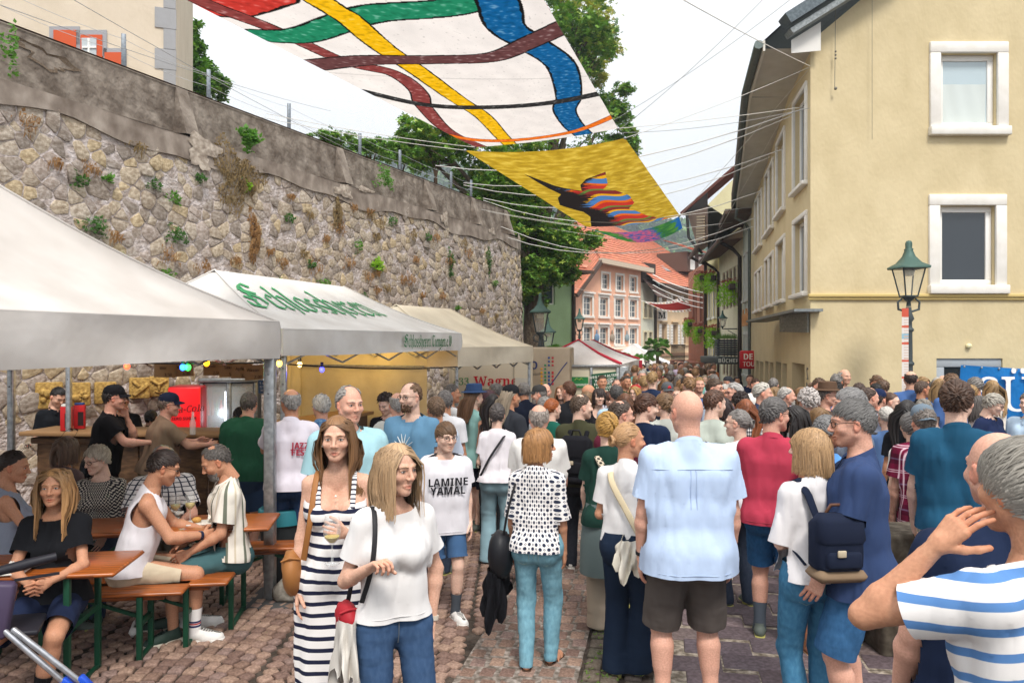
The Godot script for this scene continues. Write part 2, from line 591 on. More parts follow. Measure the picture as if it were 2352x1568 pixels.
const STYLES := {
	"short": ["full",0.05,0.0,0.28,Vector3(0.25,0.0,0.6),0.12,0.0,0.0105],
	"crop": ["full",0.024,0.0,0.22,Vector3(0,-0.2,0.5),0.1,0.0,0.0085],
	"quiff": ["full",0.055,0.0,0.6,Vector3(0.15,0.2,0.5),0.25,0.0,0.01],
	"mop": ["full",0.075,0.0,0.3,Vector3(0.2,0.0,0.8),0.15,0.0,0.012],
	"curly": ["full",0.07,0.0,0.7,Vector3(0,0.2,0),1.5,0.0,0.013],
	"fluffy": ["full",0.075,0.0,0.5,Vector3(0.3,0.0,-0.5),0.45,0.0,0.012],
	"pixie": ["full",0.075,0.0,0.32,Vector3(0.35,0.0,0.35),0.2,0.0,0.011],
	"horseshoe": ["horseshoe",0.026,0.0,0.2,Vector3(0,-0.5,-0.4),0.12,0.0,0.01],
	"receding": ["receding",0.032,0.0,0.2,Vector3(0,0.0,-0.6),0.12,0.0,0.01],
	"thin": ["thin",0.026,0.0,0.2,Vector3(0,0.0,0.3),0.1,0.0,0.009],
	"bob": ["full",0.0,-0.13,0.55,Vector3(0.9,0.1,0.1),0.22,0.35,0.0125],
	"bobbangs": ["full",0.0,-0.105,0.5,Vector3(0.75,0.1,0.55),0.2,0.3,0.0125],
	"longbob": ["full",0.0,-0.215,0.6,Vector3(0.9,0.1,0.0),0.3,0.5,0.0135],
	"long": ["full",0.0,-0.40,0.45,Vector3(0.9,0.1,-0.1),0.18,0.35,0.013],
	"wavy": ["full",0.0,-0.33,0.6,Vector3(0.9,0.1,0.0),0.7,0.5,0.0135],
	"back": ["full",0.0,-0.36,0.3,Vector3(0.1,0.1,-1.0),0.15,0.1,0.0125],
	"tied": ["full",-1.0,0.0,0.12,Vector3(0,0,-1),0.08,0.0,0.0115],
	"bun": ["full",-1.0,0.0,0.12,Vector3(0,0,-1),0.08,0.0,0.0115],
}

func hair_mesh(style: String,lod: int,sd := 0) -> Mesh:
	var key := "hair%s%d%d" % [style,lod,sd]
	if protos.has(key):
		return protos[key]
	var st: Array = STYLES[style]
	var r := RandomNumberGenerator.new()
	r.seed = hash(key) + 11
	var g := G.new()
	var sk := Vector3(0.0775,0.098,0.099)
	var so := Vector3(0,0.014,-0.014)
	var longish: bool = st[2] < 0.0
	var count: int = [760,260,70,2100][lod] if longish else [700,280,80,2300][lod]
	var segs: int = ([7,5,4,7][lod] if longish else [4,3,3,4][lod])
	var sides: int = [4,4,3,3][lod]
	var wide: float = st[7] * [0.85,1.25,2.0,0.44][lod]
	var tie := Vector3(0,0.005,-0.125)
	for q in count:
		var yy := 1.0 - 1.75 * (q + 0.5) / count
		var a := q * 2.39996 + r.randf() * 0.3
		var rr := sqrt(maxf(0.0,1.0 - yy * yy))
		var d := Vector3(cos(a) * rr,yy,sin(a) * rr)
		if not hairline(d,st[0]):
			continue
		var nn := (d / sk).normalized()
		var p := so + d * sk * 1.0
		var shade := r.randf_range(0.6,1.0)
		var layer := 1.04 + 0.07 * r.randf() + (0.05 if longish else 0.0)
		var sx := 1.0 if d.x + r.randf_range(-0.1,0.1) > -0.12 else -1.0
		var comb: Vector3 = st[4]
		if absf(comb.x) > 0.5:
			comb.x *= sx
			if style == "bobbangs" and d.z > 0.35 and absf(d.x) < 0.5:
				comb = Vector3(d.x * 0.6,-0.1,1.0)
		var bangs: bool = style == "bobbangs" and d.z > 0.35 and absf(d.x) < 0.5
		var length: float = st[1] * r.randf_range(0.75,1.15)
		if longish:
			var end: float = st[2] * (1.0 + 0.08 * r.randf_range(-1.0,1.0))
			if bangs:
				end = 0.012
			elif d.z > 0.3:
				end *= 0.92
			length = (p.y - end) * 1.12 + 0.03 * (1.0 - absf(d.x))
		elif st[1] < 0.0:
			length = p.distance_to(tie) * 1.05
		elif d.y < 0.25 and style in ["short","quiff","mop","thin"]:
			length *= 0.5
		var dir: Vector3 = (nn * float(st[3]) + comb - nn * comb.dot(nn) * 0.8).normalized()
		var pts := PackedVector3Array(); var rad := PackedFloat32Array()
		var step := length / segs
		var wob := Vector3(r.randf_range(-1,1),r.randf_range(-1,1),r.randf_range(-1,1)) * float(st[5])
		for w in segs + 1:
			pts.append(p)
			var f := float(w) / segs
			rad.append(wide * (0.75 + 0.5 * sin(PI * minf(f * 1.1,1.0))) * (1.0 - 0.6 * f * f) * (0.5 + 0.5 * shade))
			if st[1] < 0.0:
				dir = dir.lerp((tie + Vector3(r.randf_range(-0.01,0.01),r.randf_range(-0.012,0.012),0) - p).normalized(),0.55)
			else:
				if longish:
					dir = dir * (0.9 if w == 0 else 0.45) + Vector3(-p.x * (1.5 if p.y > -0.1 else 4.5),-0.8,0) + wob * 0.3
				else:
					dir += Vector3(0,-0.2,0) + wob * 0.35 + ((nn * -0.25) if st[5] < 0.6 else Vector3.ZERO)
				if st[5] > 0.6:
					wob = wob.rotated(Vector3(r.randf() + 0.01,r.randf(),r.randf()).normalized(),1.6)
			dir = dir.normalized()
			p += dir * step
			var e := (p - so) / (sk * layer)
			var most: float = (1.1 + 0.12 * st[3]) if st[5] < 0.6 else 1.32
			if style == "quiff":
				most = 1.14 + 0.3 * maxf(0.0,d.y) * maxf(0.0,d.z + 0.4)
			if e.length() < 1.0:
				p = so + e.normalized() * sk * layer
			elif e.length() > most / layer * 1.04 and (p.y > -0.03 or not longish):
				p = so + e.normalized() * sk * most * 1.04
			if longish and p.y < 0.045 and p.z > 0.0 and not bangs and absf(p.x) < 0.068 + 0.015 * float(st[6]):
				p.x = signf(p.x if absf(p.x) > 0.01 else sx) * (0.068 + 0.015 * float(st[6]) + 0.008 * r.randf())
			if p.y < -0.06 and Vector2(p.x,p.z + 0.03).length() < 0.078:
				var o2 := Vector2(p.x,p.z + 0.03).normalized() * (0.078 + 0.012 * r.randf())
				p.x = o2.x; p.z = o2.y - 0.03
			var sh := (p - Vector3(0,-0.37,-0.045)) / Vector3(0.2,0.16,0.125)
			if sh.length() < 1.0:
				sh.z += 0.25 * signf(d.z + 0.25) * (1.0 - sh.length())
				p = Vector3(0,-0.37,-0.045) + sh.normalized() * Vector3(0.2,0.16,0.125) * r.randf_range(1.0,1.06)
		g.col = Color(shade,shade,shade)
		var zd := (pts[1] - pts[0]).normalized()
		var v0 := g.v.size()
		g.tube(pts,rad,sides,0.42,false,zd.cross(nn))
		for w in range(v0,g.v.size()):
			var out := (g.v[w] - so) / sk
			if longish:
				out.y = maxf(out.y,0.0)
			g.n[w] = (g.n[w] * 0.6 + out.normalized() * 0.6).normalized()
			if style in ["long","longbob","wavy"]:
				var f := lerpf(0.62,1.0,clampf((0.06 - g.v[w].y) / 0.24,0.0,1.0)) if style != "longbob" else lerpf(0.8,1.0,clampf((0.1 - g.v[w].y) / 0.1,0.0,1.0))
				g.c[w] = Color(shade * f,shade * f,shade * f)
	g.col = Color(0.6,0.6,0.6)
	var cap := G.new()
	cap.ball(Transform3D(Basis.from_scale(sk * 1.03),so),28 if lod % 3 == 0 else 16,20 if lod % 3 == 0 else 12)
	var keep := PackedInt32Array()
	for q in range(0,cap.i.size(),3):
		var m := ((cap.v[cap.i[q]] + cap.v[cap.i[q + 1]] + cap.v[cap.i[q + 2]]) / 3.0 - so) / sk
		if hairline(m.normalized() + Vector3(0,0.03,0),st[0]):
			keep.append_array(PackedInt32Array([cap.i[q],cap.i[q + 1],cap.i[q + 2]]))
	cap.i = keep
	for q in cap.c.size():
		cap.c[q] = Color(0.85,0.85,0.85)
	g.add(cap,Transform3D())
	g.col = Color(0.7,0.7,0.7)
	for s in [-1.0,1.0]:
		g.tube(PackedVector3Array([Vector3(s * 0.014,0.0165,0.0945),Vector3(s * 0.03,0.021,0.0895),Vector3(s * 0.047,0.0165,0.0765)]),PackedFloat32Array([0.0035,0.0034,0.0015]),5,0.6)
	if style == "tied":
		for q in [40,16,6,40][lod]:
			var pts := PackedVector3Array()
			var off := Vector3(r.randf_range(-1,1),r.randf_range(-1,1),r.randf_range(-1,1)) * 0.02
			for w in 6:
				var f := w / 5.0
				pts.append(tie + Vector3(0,0.012 * sin(PI * f) - 0.2 * f * f - 0.02 * f,-0.045 * sin(PI * minf(1.0,f * 1.3) * 0.7) - 0.01) + off * (0.4 + 1.2 * f))
			var sh := r.randf_range(0.65,1.0)
			g.col = Color(sh,sh,sh)
			g.tube(pts,PackedFloat32Array([0.009,0.011,0.011,0.01,0.008,0.002]),sides,0.6,false)
	elif style == "bun":
		for q in [36,14,6,36][lod]:
			var pts := PackedVector3Array()
			var b := Basis.from_euler(Vector3(r.randf() * 0.9 - 0.45,r.randf() * 0.9 - 0.45,r.randf() * TAU))
			for w in 7:
				var aa := TAU * 0.75 * w / 6.0
				pts.append(tie + Vector3(0,-0.012,-0.018) + b * Vector3(cos(aa) * 0.028,sin(aa) * 0.034,0.012))
			var sh := r.randf_range(0.65,1.0)
			g.col = Color(sh,sh,sh)
			g.tube(pts,PackedFloat32Array([0.007,0.01,0.011,0.011,0.011,0.01,0.004]),sides,0.6,false)
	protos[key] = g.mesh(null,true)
	return protos[key]

func hair_mat(hex: String) -> StandardMaterial3D:
	var t := print_tex("strands",64,16,func(u,w): var s = 0.86 + 0.14 * sin(u * 61.0 + sin(u * 23.0) * 3.0 + w * 1.5) * sin(u * 17.0 + 1.0); return Color(s,s,s))
	return mat(hex,0.5,{"vc": true,"tex": t,"uv": Vector3(2,0.6,1),"spec": 0.45})

func beard_mesh() -> Mesh:
	if not protos.has("beard"):
		var g := G.new()
		var r := RandomNumberGenerator.new()
		r.seed = 5
		for q in 260:
			var x := r.randf_range(-1.0,1.0)
			var y := r.randf()
			var p := Vector3(x * 0.058 * (1.0 - 0.25 * y),-0.055 - 0.06 * y,0.0)
			if absf(p.x) < 0.02 and p.y > -0.088 and not (p.y > -0.068):
				continue
			p.z = 0.088 - 19.0 * p.x * p.x - (0.012 if p.y < -0.1 else 0.0)
			if absf(p.x) < 0.02 and p.y > -0.06:
				continue
			var s := r.randf_range(0.6,1.0)
			g.col = Color(s,s,s)
			g.tube(PackedVector3Array([p,p + Vector3(x * 0.006,-0.012,0.004),p + Vector3(x * 0.006,-0.022,0.0)]),PackedFloat32Array([0.005,0.005,0.002]),4,0.6,false)
		protos["beard"] = g.mesh(null,true)
	return protos["beard"]

func glasses_mesh(sun := false) -> Mesh:
	var key := "glasses%s" % sun
	if not protos.has(key):
		var g := G.new()
		for s in [-1.0,1.0]:
			var pts := PackedVector3Array(); var rad := PackedFloat32Array()
			for q in 13:
				var a := TAU * q / 12.0
				pts.append(Vector3(s * 0.034 + cos(a) * 0.0225,-0.006 + sin(a) * 0.0165,0.0985 - 0.006 * absf(cos(a) * s + 1.0)))
				rad.append(0.0019)
			g.tube(pts,rad,5,1.0,false)
			g.tube(PackedVector3Array([Vector3(s * 0.056,0.0,0.09),Vector3(s * 0.077,0.003,0.06),Vector3(s * 0.083,0.004,0.0),Vector3(s * 0.085,-0.012,-0.02)]),PackedFloat32Array([0.0018,0.0018,0.0018,0.0018]),5)
			if sun:
				g.ball(Transform3D(Basis.from_scale(Vector3(0.0225,0.0165,0.002)),Vector3(s * 0.034,-0.006,0.0955)),12,4)
		g.tube(PackedVector3Array([Vector3(-0.012,-0.002,0.097),Vector3(0,0.001,0.1),Vector3(0.012,-0.002,0.097)]),PackedFloat32Array([0.0018,0.0018,0.0018]),5)
		protos[key] = g.mesh()
	return protos[key]

func cap_mesh(kind: String) -> Mesh:
	if not protos.has(kind):
		var g := G.new()
		var so := Vector3(0,0.018,-0.012)
		if kind == "hat":
			g.lathe(Transform3D(Basis.from_scale(Vector3(0.9,1,1.12)),so + Vector3(0,0.03,0)),PackedVector2Array([Vector2(0.094,0.02),Vector2(0.145,0.008),Vector2(0.147,0.014),Vector2(0.1,0.026),Vector2(0.095,0.03),Vector2(0.088,0.1),Vector2(0.075,0.112),Vector2(0.05,0.1),Vector2(0.0,0.094)]),28)
		else:
			g.lathe(Transform3D(Basis.from_scale(Vector3(0.9,1,1.13)),so + Vector3(0,0.02,0)),PackedVector2Array([Vector2(0.091,0.0),Vector2(0.094,0.006),Vector2(0.09,0.035),Vector2(0.08,0.062),Vector2(0.058,0.084),Vector2(0.03,0.094),Vector2(0.0,0.098)]),24)
			g.ball(Transform3D(Basis.from_scale(Vector3(0.006,0.004,0.006)),so + Vector3(0,0.119,0)),8,5)
			g.grid(func(u,w): var a = (u - 0.5) * 2.1; var rr = 0.1 + 0.062 * w * sqrt(maxf(0.0,cos(a * 1.2))); return so + Vector3(sin(a) * 0.083 * (1.0 + 0.05 * w),0.025 - 0.016 * w - 0.016 * absf(sin(a)) * (0.4 + w),cos(a) * rr),12,4)
			g.grid(func(u,w): var a = (u - 0.5) * 2.1; var rr = 0.1 + 0.062 * w * sqrt(maxf(0.0,cos(a * 1.2))); return so + Vector3(sin(a) * 0.083 * (1.0 + 0.05 * w),0.021 - 0.016 * w - 0.016 * absf(sin(a)) * (0.4 + w),cos(a) * rr),12,4)
		protos[kind] = g.mesh()
	return protos[kind]

func hand_proto(cell: float,curl: float) -> G:
	var key := "hand%s%s" % [cell,curl]
	if protos.has(key):
		return protos[key]
	var f := Field.new(Vector3(-0.06,-0.035,-0.045),Vector3(0.09,0.2,0.11),cell)
	f.cap(Vector3(0,-0.03,0),Vector3(0,0.02,0),0.024,0.024,0.01)
	for q in 4:
		f.cap(Vector3(-0.016 + q * 0.011,0.012,0),Vector3(-0.03 + q * 0.0205,0.084 - absf(q - 1.6) * 0.003,-0.001),0.014,0.0125,0.012)
	var ln := [0.062,0.076,0.082,0.072]
	for q in 4:
		var p := Vector3(-0.031 + q * 0.0208,0.088 - absf(q - 1.7) * 0.004,-0.001)
		var dir := Vector3((q - 1.5) * 0.05,1,0).normalized()
		var cur := curl * (1.15 - 0.1 * q)
		var rd := 0.0088 if q > 0 else 0.0078
		for w in 3:
			dir = dir.rotated(Vector3.RIGHT,cur * ([0.75,1.1,0.7][w]))
			var e: Vector3 = p + dir * float(ln[q]) * float([0.46,0.3,0.26][w])
			f.cap(p,e,rd,rd * 0.92,0.003)
			p = e
			rd *= 0.93
	var t0 := Vector3(0.022,0.022,0.006)
	var td := Vector3(0.72,0.62,0.25 + 0.4 * curl).normalized()
	for w in 3:
		var e := t0 + td * float([0.036,0.032,0.026][w])
		f.cap(t0,e,[0.0145,0.0105,0.0098][w],[0.0115,0.01,0.0085][w],0.006)
		t0 = e
		td = td.lerp(Vector3(-0.1,0.8,0.3 + curl * 0.5),0.35).normalized()
	var g := G.new()
	f.net(g)
	for w in g.v.size():
		if g.v[w].y > 0.085:
			g.c[w] = Color(1.0,0.9,0.87)
	protos[key] = g
	return g

func shoe_parts(kind: String) -> Array:
	var key := "shoe" + kind
	if not protos.has(key):
		var f := Field.new(Vector3(-0.07,-0.01,-0.1),Vector3(0.07,0.16,0.22),0.009)
		var bare := kind == "sandal"
		var r := 0.85 if bare else 1.0
		f.cap(Vector3(0,0.05,-0.045),Vector3(0,0.052,0.05),0.036 * r,0.038 * r,0.03)
		f.cap(Vector3(0.004,0.046,0.05),Vector3(0.006,0.03,0.145),0.042 * r,0.034 * r,0.03)
		f.cap(Vector3(-0.014,0.03,0.06),Vector3(-0.012,0.026,0.13),0.034 * r,0.03 * r,0.03)
		f.cap(Vector3(0,0.07,-0.02),Vector3(0,0.13,-0.025),0.04 * r,0.036 * r,0.03)
		var g := G.new()
		f.net(g)
		g.clip([[Plane(Vector3.UP,0.016),Vector3.ZERO,Vector3.ZERO,-1.0],[Plane(Vector3(0,-1,-0.25).normalized(),Vector3(0,-0.098 if not bare else -0.12,0).length() * -1.0),Vector3.ZERO,Vector3.ZERO,-1.0]])
		if not bare:
			g.col = Color(0.9,0.9,0.9)
			for q in 5:
				g.rod(Vector3(-0.022,0.088 - q * 0.006,0.035 + q * 0.016),Vector3(0.026,0.088 - q * 0.006,0.037 + q * 0.016),0.004,5)
		else:
			for z in [0.03,0.1]:
				g.tube(PackedVector3Array([Vector3(-0.048,0.012,z),Vector3(-0.04,0.055 - z * 0.1,z),Vector3(0.0,0.083 - z * 0.25,z),Vector3(0.042,0.05 - z * 0.1,z),Vector3(0.05,0.012,z)]),PackedFloat32Array([0.012,0.012,0.012,0.012,0.012]),6,0.35)
		g.pack()
		var s := G.new()
		var prof: Array = [[-0.087,0.02],[-0.075,0.034],[-0.03,0.037],[0.05,0.043],[0.11,0.05],[0.155,0.043],[0.18,0.022],[0.185,0.004]]
		var ring := PackedVector2Array()
		for e in prof:
			ring.append(Vector2(e[1] * 0.97,e[0]))
		for q in range(prof.size() - 1,-1,-1):
			ring.append(Vector2(-prof[q][1] * 1.03,prof[q][0]))
		var m := ring.size()
		for q in m:
			var a := ring[q]; var b := ring[(q + 1) % m]
			s.quad(Vector3(a.x,0,a.y),Vector3(b.x,0,b.y),Vector3(b.x,0.026,b.y),Vector3(a.x,0.026,a.y),Vector3(0,0.013,0.04))
			s.flat_tri(Vector3(a.x,0.026,a.y),Vector3(b.x,0.026,b.y),Vector3(0,0.026,0.05),Vector3(0,-1,0))
		protos[key] = [g.mesh(null,true),s.mesh()]
	return protos[key]

# ------------------------------------------------------------------ people
const ARMS := {
	"down": [Vector3(0.17,-1,0.02),Vector3(0.03,-1,0.2),Vector3(0,0,1),0.3],
	"back": [Vector3(0.2,-1,-0.2),Vector3(-0.02,-1,0.15),Vector3(0,0,1),0.3],
	"fore": [Vector3(0.15,-1,0.25),Vector3(-0.05,-0.9,0.45),Vector3(0,0,1),0.35],
	"belly": [Vector3(0.22,-1,0.0),Vector3(-0.6,-0.12,0.8),Vector3(0,1,0),0.6],
	"hold": [Vector3(0.2,-1,0.1),Vector3(-0.55,0.3,0.8),Vector3(0,1,0.2),0.8],
	"strap": [Vector3(0.25,-0.95,0.3),Vector3(-0.2,0.85,0.35),Vector3(-1,0.2,0),1.0],
	"table": [Vector3(0.2,-0.85,0.55),Vector3(-0.55,-0.12,0.85),Vector3(-0.3,1,0),0.35],
	"lap": [Vector3(0.15,-1,0.25),Vector3(-0.2,-0.5,0.85),Vector3(-0.6,1,0),0.4],
	"cross": [Vector3(0.15,-1,0.15),Vector3(-0.92,0.06,0.5),Vector3(0,1,0),0.3],
	"bar": [Vector3(0.3,-0.7,0.65),Vector3(-0.25,-0.05,0.95),Vector3(-0.3,1,0),0.4],
	"chin": [Vector3(0.05,-0.62,0.75),Vector3(-0.35,0.85,-0.25),Vector3(-0.5,0.3,-0.8),0.9],
	"pocket": [Vector3(0.36,-1,-0.12),Vector3(-0.15,-1,0.12),Vector3(0,0,1),0.5],
	"hip": [Vector3(0.6,-0.85,-0.2),Vector3(-0.75,-0.6,0.3),Vector3(0,-0.5,1),0.6],
	"face": [Vector3(0.5,-0.7,0.45),Vector3(-0.3,0.95,-0.25),Vector3(-0.2,0.1,-1.0),0.3],
	"knee": [Vector3(0.15,-0.9,0.45),Vector3(-0.05,-0.55,0.8),Vector3(-0.8,0.6,0),0.4],
}
const SKIN := {"fair": "e8c4b0","mid": "dcb098","tan": "cd9879","red": "e0ae98","brown": "a87558"}
var folds: FastNoiseLite
var folds2: FastNoiseLite

func skin_mat(k: String) -> StandardMaterial3D:
	return mat(SKIN.get(k,k),0.5,{"vc": true,"sss": 0.06,"spec": 0.35,"tex": noise_tex("skin",0.05,Color(0.9,0.87,0.86),Color.WHITE,4),"scale": 6.0})

func as_cloth(x: Variant,kind := "") -> Material:
	return x if x is Material else denim(x) if kind == "jeans" else cloth(x)

func person(s: Dictionary) -> Dictionary:
	var q: Array = s.at
	var dist: float = q[2]
	var base := ground((q[0] - 1176.0) / 1700.0 * dist,dist)
	var seat: float = s.get("seat",0.0)
	base.y += s.get("lift",0.0)
	var tall: float = s.get("tall",EYE - base.y - (q[1] - 784.0) / 1700.0 * dist)
	if seat <= 0.0:
		tall = clampf(tall,1.2,2.02)
	var fem: bool = s.get("f",false)
	var old: bool = s.get("old",false)
	var b: float = s.get("b",0.93 if s.get("f",false) else 1.0)
	var k := tall / 1.75
	var lod: int = s.get("lod",0 if dist < 5.7 else 1 if dist < 8.35 else 2)
	var cell: float = [0.0125 if dist < 4.4 else 0.015,0.022,0.029][lod]
	if dist < 2.5:
		cell = 0.0105
	var o := thing("person",s.label,"person",base,deg_to_rad(s.get("yaw",180.0)),s.get("group",""))
	var r := RandomNumberGenerator.new()
	r.seed = hash(s.label)
	# ---- skeleton
	var body := Basis.from_euler(Vector3(deg_to_rad(s.get("lean",0.0)),0,deg_to_rad(s.get("tilt",0.0))))
	var hip := Vector3(0,0.93 * k if seat <= 0.0 else seat + 0.1 * k,0)
	var S := func(x: float,y: float,z: float) -> Vector3: return hip + body * (Vector3(x,y,z) * k)
	var sw := (0.142 if fem else 0.166) * pow(b,0.5)
	var sh: Array = [S.call(sw,0.462,-0.012),S.call(-sw,0.462,-0.012)]
	var neck: Vector3 = S.call(0,0.56,-0.012)
	var lk: Array = s.get("look",[0,0,0])
	var hb := Basis.from_euler(Vector3(deg_to_rad(lk[1] + s.get("lean",0.0) * 0.35),deg_to_rad(lk[0]),deg_to_rad(lk[2])))
	var kh := lerpf(1.0,k,0.6) * (0.97 if fem else 1.02)
	var head: Vector3 = neck + body * (Vector3(0,0.075,0.012) * k) + hb * (Vector3(0,0.082,0.018) * kh)
	var el: Array = [null,null]; var wr: Array = [null,null]; var hands: Array = [null,null]
	for e in 2:
		if s.has(["reachL","reachR"][e]):
			var rp: Vector3 = s[["reachL","reachR"][e]]
			s[["wrL","wrR"][e]] = S.call(rp.x,rp.y,rp.z)
		var pose: Variant = s.get("armL" if e == 0 else "armR",s.get("arms","down"))
		var ps: Array = ARMS[pose] if pose is String else pose
		var m := Vector3(1.0 if e == 0 else -1.0,1,1)
		el[e] = sh[e] + (ps[0] * m).normalized() * 0.285 * k
		wr[e] = el[e] + (ps[1] * m).normalized() * 0.255 * k
		if s.has("wrL") and e == 0 or s.has("wrR") and e == 1:
			wr[e] = s.wrL if e == 0 else s.wrR
			var to: Vector3 = wr[e] - sh[e]
			var l := clampf(to.length(),0.1,0.535 * k)
			wr[e] = sh[e] + to.normalized() * l
			var up := 0.285 * k; var lo := 0.255 * k
			var x := (l * l + up * up - lo * lo) / (2.0 * l)
			var pole: Vector3 = (ps[0] * m)
			pole = (pole - to.normalized() * pole.dot(to.normalized())).normalized()
			el[e] = sh[e] + to.normalized() * x + pole * sqrt(maxf(0.0,up * up - x * x))
		hands[e] = [(wr[e] - el[e]).normalized(),ps[2] * m,ps[3]]
	var ft: Array = s.get("feet",[0.1,0.03,-0.1,-0.03])
	var hj: Array = []; var kn: Array = []; var an: Array = []; var toes: Array = []
	for e in 2:
		var sx := 1.0 if e == 0 else -1.0
		var h0: Vector3 = hip + Vector3(sx * 0.09 * k,-0.02 * k,0)
		var foot := Vector3(ft[e * 2] * k,0.085 * k,ft[e * 2 + 1] * k)
		if seat > 0.0:
			foot = Vector3(ft[e * 2],0.085 * k,ft[e * 2 + 1]) if s.has("feet") else Vector3(sx * 0.13 * k,0.085 * k,0.42 * k)
		var to := foot - h0
		var up := 0.435 * k; var lo := 0.41 * k
		var l := clampf(to.length(),0.2,(up + lo) * 0.999)
		foot = h0 + to.normalized() * l
		var x := (l * l + up * up - lo * lo) / (2.0 * l)
		var pole := Vector3(sx * 0.15,0.3 if seat > 0.0 else 0.0,1.0)
		pole = (pole - to.normalized() * pole.dot(to.normalized())).normalized()
		hj.append(h0); an.append(foot)
		kn.append(h0 + to.normalized() * x + pole * sqrt(maxf(0.0,up * up - x * x)))
		toes.append(Vector3(sx * 0.25,0,1))
	# ---- garments
	var top: Array = s.get("top",["tee","888888"])
	var bot: Array = s.get("bottom",["jeans","3a4d66"])
	var lo_ := Vector3(9,9,9); var hi_ := Vector3(-9,-9,-9)
	for e in sh + el + wr + hj + kn + an + [neck,head,hip]:
		lo_ = lo_.min(e); hi_ = hi_.max(e)
	lo_ -= Vector3(0.2,0.02,0.2) * k; hi_ += Vector3(0.2,0.0,0.2) * k
	var full := lo_; var full_hi := hi_
	hi_.y = neck.y + 0.06 * k
	var f := Field.new(lo_,Vector3(hi_.x,maxf(hi_.y,maxf(wr[0].y,wr[1].y) + 0.05),hi_.z),cell * (1.4 if lod > 0 else 1.2))
	var fb := 0.86 if fem else 1.0
	for sx in [-1.0,1.0]:
		f.cap(S.call(sx * 0.07,0.39,0.0),S.call(sx * 0.06,0.15,0.0),0.084 * k * b * fb,0.075 * k * b * fb,0.04)
		f.cap(S.call(sx * 0.06,0.15,0),S.call(sx * 0.07,0.0,0),0.075 * k * b * fb,0.08 * k * b,0.04)
	for e in 2:
		f.cap(S.call(0,0.51,-0.02),sh[e],0.05 * k * fb,0.053 * k * fb,0.05)
		f.cap(sh[e],el[e],0.05 * k * fb * pow(b,0.5),0.0385 * k * fb * pow(b,0.5),0.025)
		var bulge: Vector3 = el[e].lerp(wr[e],0.25)
		f.cap(el[e],bulge,0.0385 * k * fb,0.042 * k * fb * pow(b,0.5),0.02)
		f.cap(bulge,wr[e],0.041 * k * fb * pow(b,0.5),0.0265 * k * fb,0.02)
	f.cap(S.call(0,0.46,-0.02),head + hb * (Vector3(0,-0.09,-0.03) * kh),0.062 * k * fb,0.054 * k * fb,0.03)
	if fem and s.get("bare",false):
		for sx in [-1.0,1.0]:
			f.cap(S.call(sx * 0.07,0.35,0.05),S.call(sx * 0.07,0.34,0.06),0.07 * k,0.07 * k,0.04)
	var short_legs: bool = bot[0] in ["shorts","skirt","bermuda"]
	if short_legs:
		for e in 2:
			var cb: Vector3 = kn[e].lerp(an[e],0.28) + (kn[e] - hj[e]).cross(Vector3.RIGHT).normalized() * 0.0
			var back: Vector3 = (an[e] - kn[e]).normalized().cross(Vector3.RIGHT).normalized()
			f.cap(hj[e],kn[e],0.085 * k * pow(b,0.5),0.056 * k * pow(b,0.4),0.03)
			f.cap(kn[e],an[e],0.052 * k * pow(b,0.4),0.036 * k,0.02)
			f.cap(cb + back * -0.016 * k,kn[e].lerp(an[e],0.5) + back * -0.008 * k,0.052 * k * pow(b,0.5),0.042 * k,0.04)
	var g := G.new()
	f.net(g)
	var hx := Transform3D(hb.scaled_local(Vector3.ONE * kh),head)
	var hp := head_proto(0.0048 if dist < 4.4 else 0.0066 if dist < 6.2 else 0.0092 if dist < 9.0 else 0.012 if dist < 14.5 else 0.014,fem,old,s.get("smile",false))
	g.add(hp,hx)
	for e in 2:
		if dist > 16.0:
			continue
		var hh: Array = hands[e]
		var y: Vector3 = hh[0]
		var x: Vector3 = (hh[1] - y * hh[1].dot(y)).normalized()
		var pr := hand_proto([0.0052,0.0078,0.0095][lod],hh[2])
		var hg := G.new()
		hg.v = pr.v.duplicate(); hg.n = pr.n.duplicate(); hg.c = pr.c; hg.t = pr.t; hg.i = pr.i.duplicate()
		if e == 0:
			for w in hg.v.size():
				hg.v[w].z = -hg.v[w].z; hg.n[w].z = -hg.n[w].z
			for w in range(0,hg.i.size(),3):
				var z := hg.i[w]; hg.i[w] = hg.i[w + 1]; hg.i[w + 1] = z
		g.add(hg,Transform3D(Basis(x,y,x.cross(y)).scaled_local(Vector3.ONE * k * (0.93 if fem else 1.02)),wr[e] - y * 0.006))
	part("body",g,skin_mat(s.get("skin","mid")),o,true)
	var amp: float = s.get("fold",1.0)
	var is_dress: bool = top[0] == "dress"
	if top[0] != "none":
		var hem: float = s.get("hem",-0.06)
		var tf := Field.new(Vector3(full.x,minf(hip.y + (hem - 0.1) * k,minf(el[0].y,el[1].y) - 0.12) if not is_dress else 0.0,full.z - 0.05),Vector3(full_hi.x,neck.y + 0.08 * k,full_hi.z + 0.05),cell)
		var loose: float = s.get("loose",1.0)
		var cx := 0.068 if fem else 0.088; var rc := (0.098 if fem else 0.116) * b
		var wx := 0.06 if fem else 0.082; var rw := (0.094 if fem else 0.108) * b * loose
		var hx2 := 0.088; var rh := (0.137 if fem else 0.132) * pow(b,0.9) * loose
		if fem and is_dress:
			rw *= 0.92
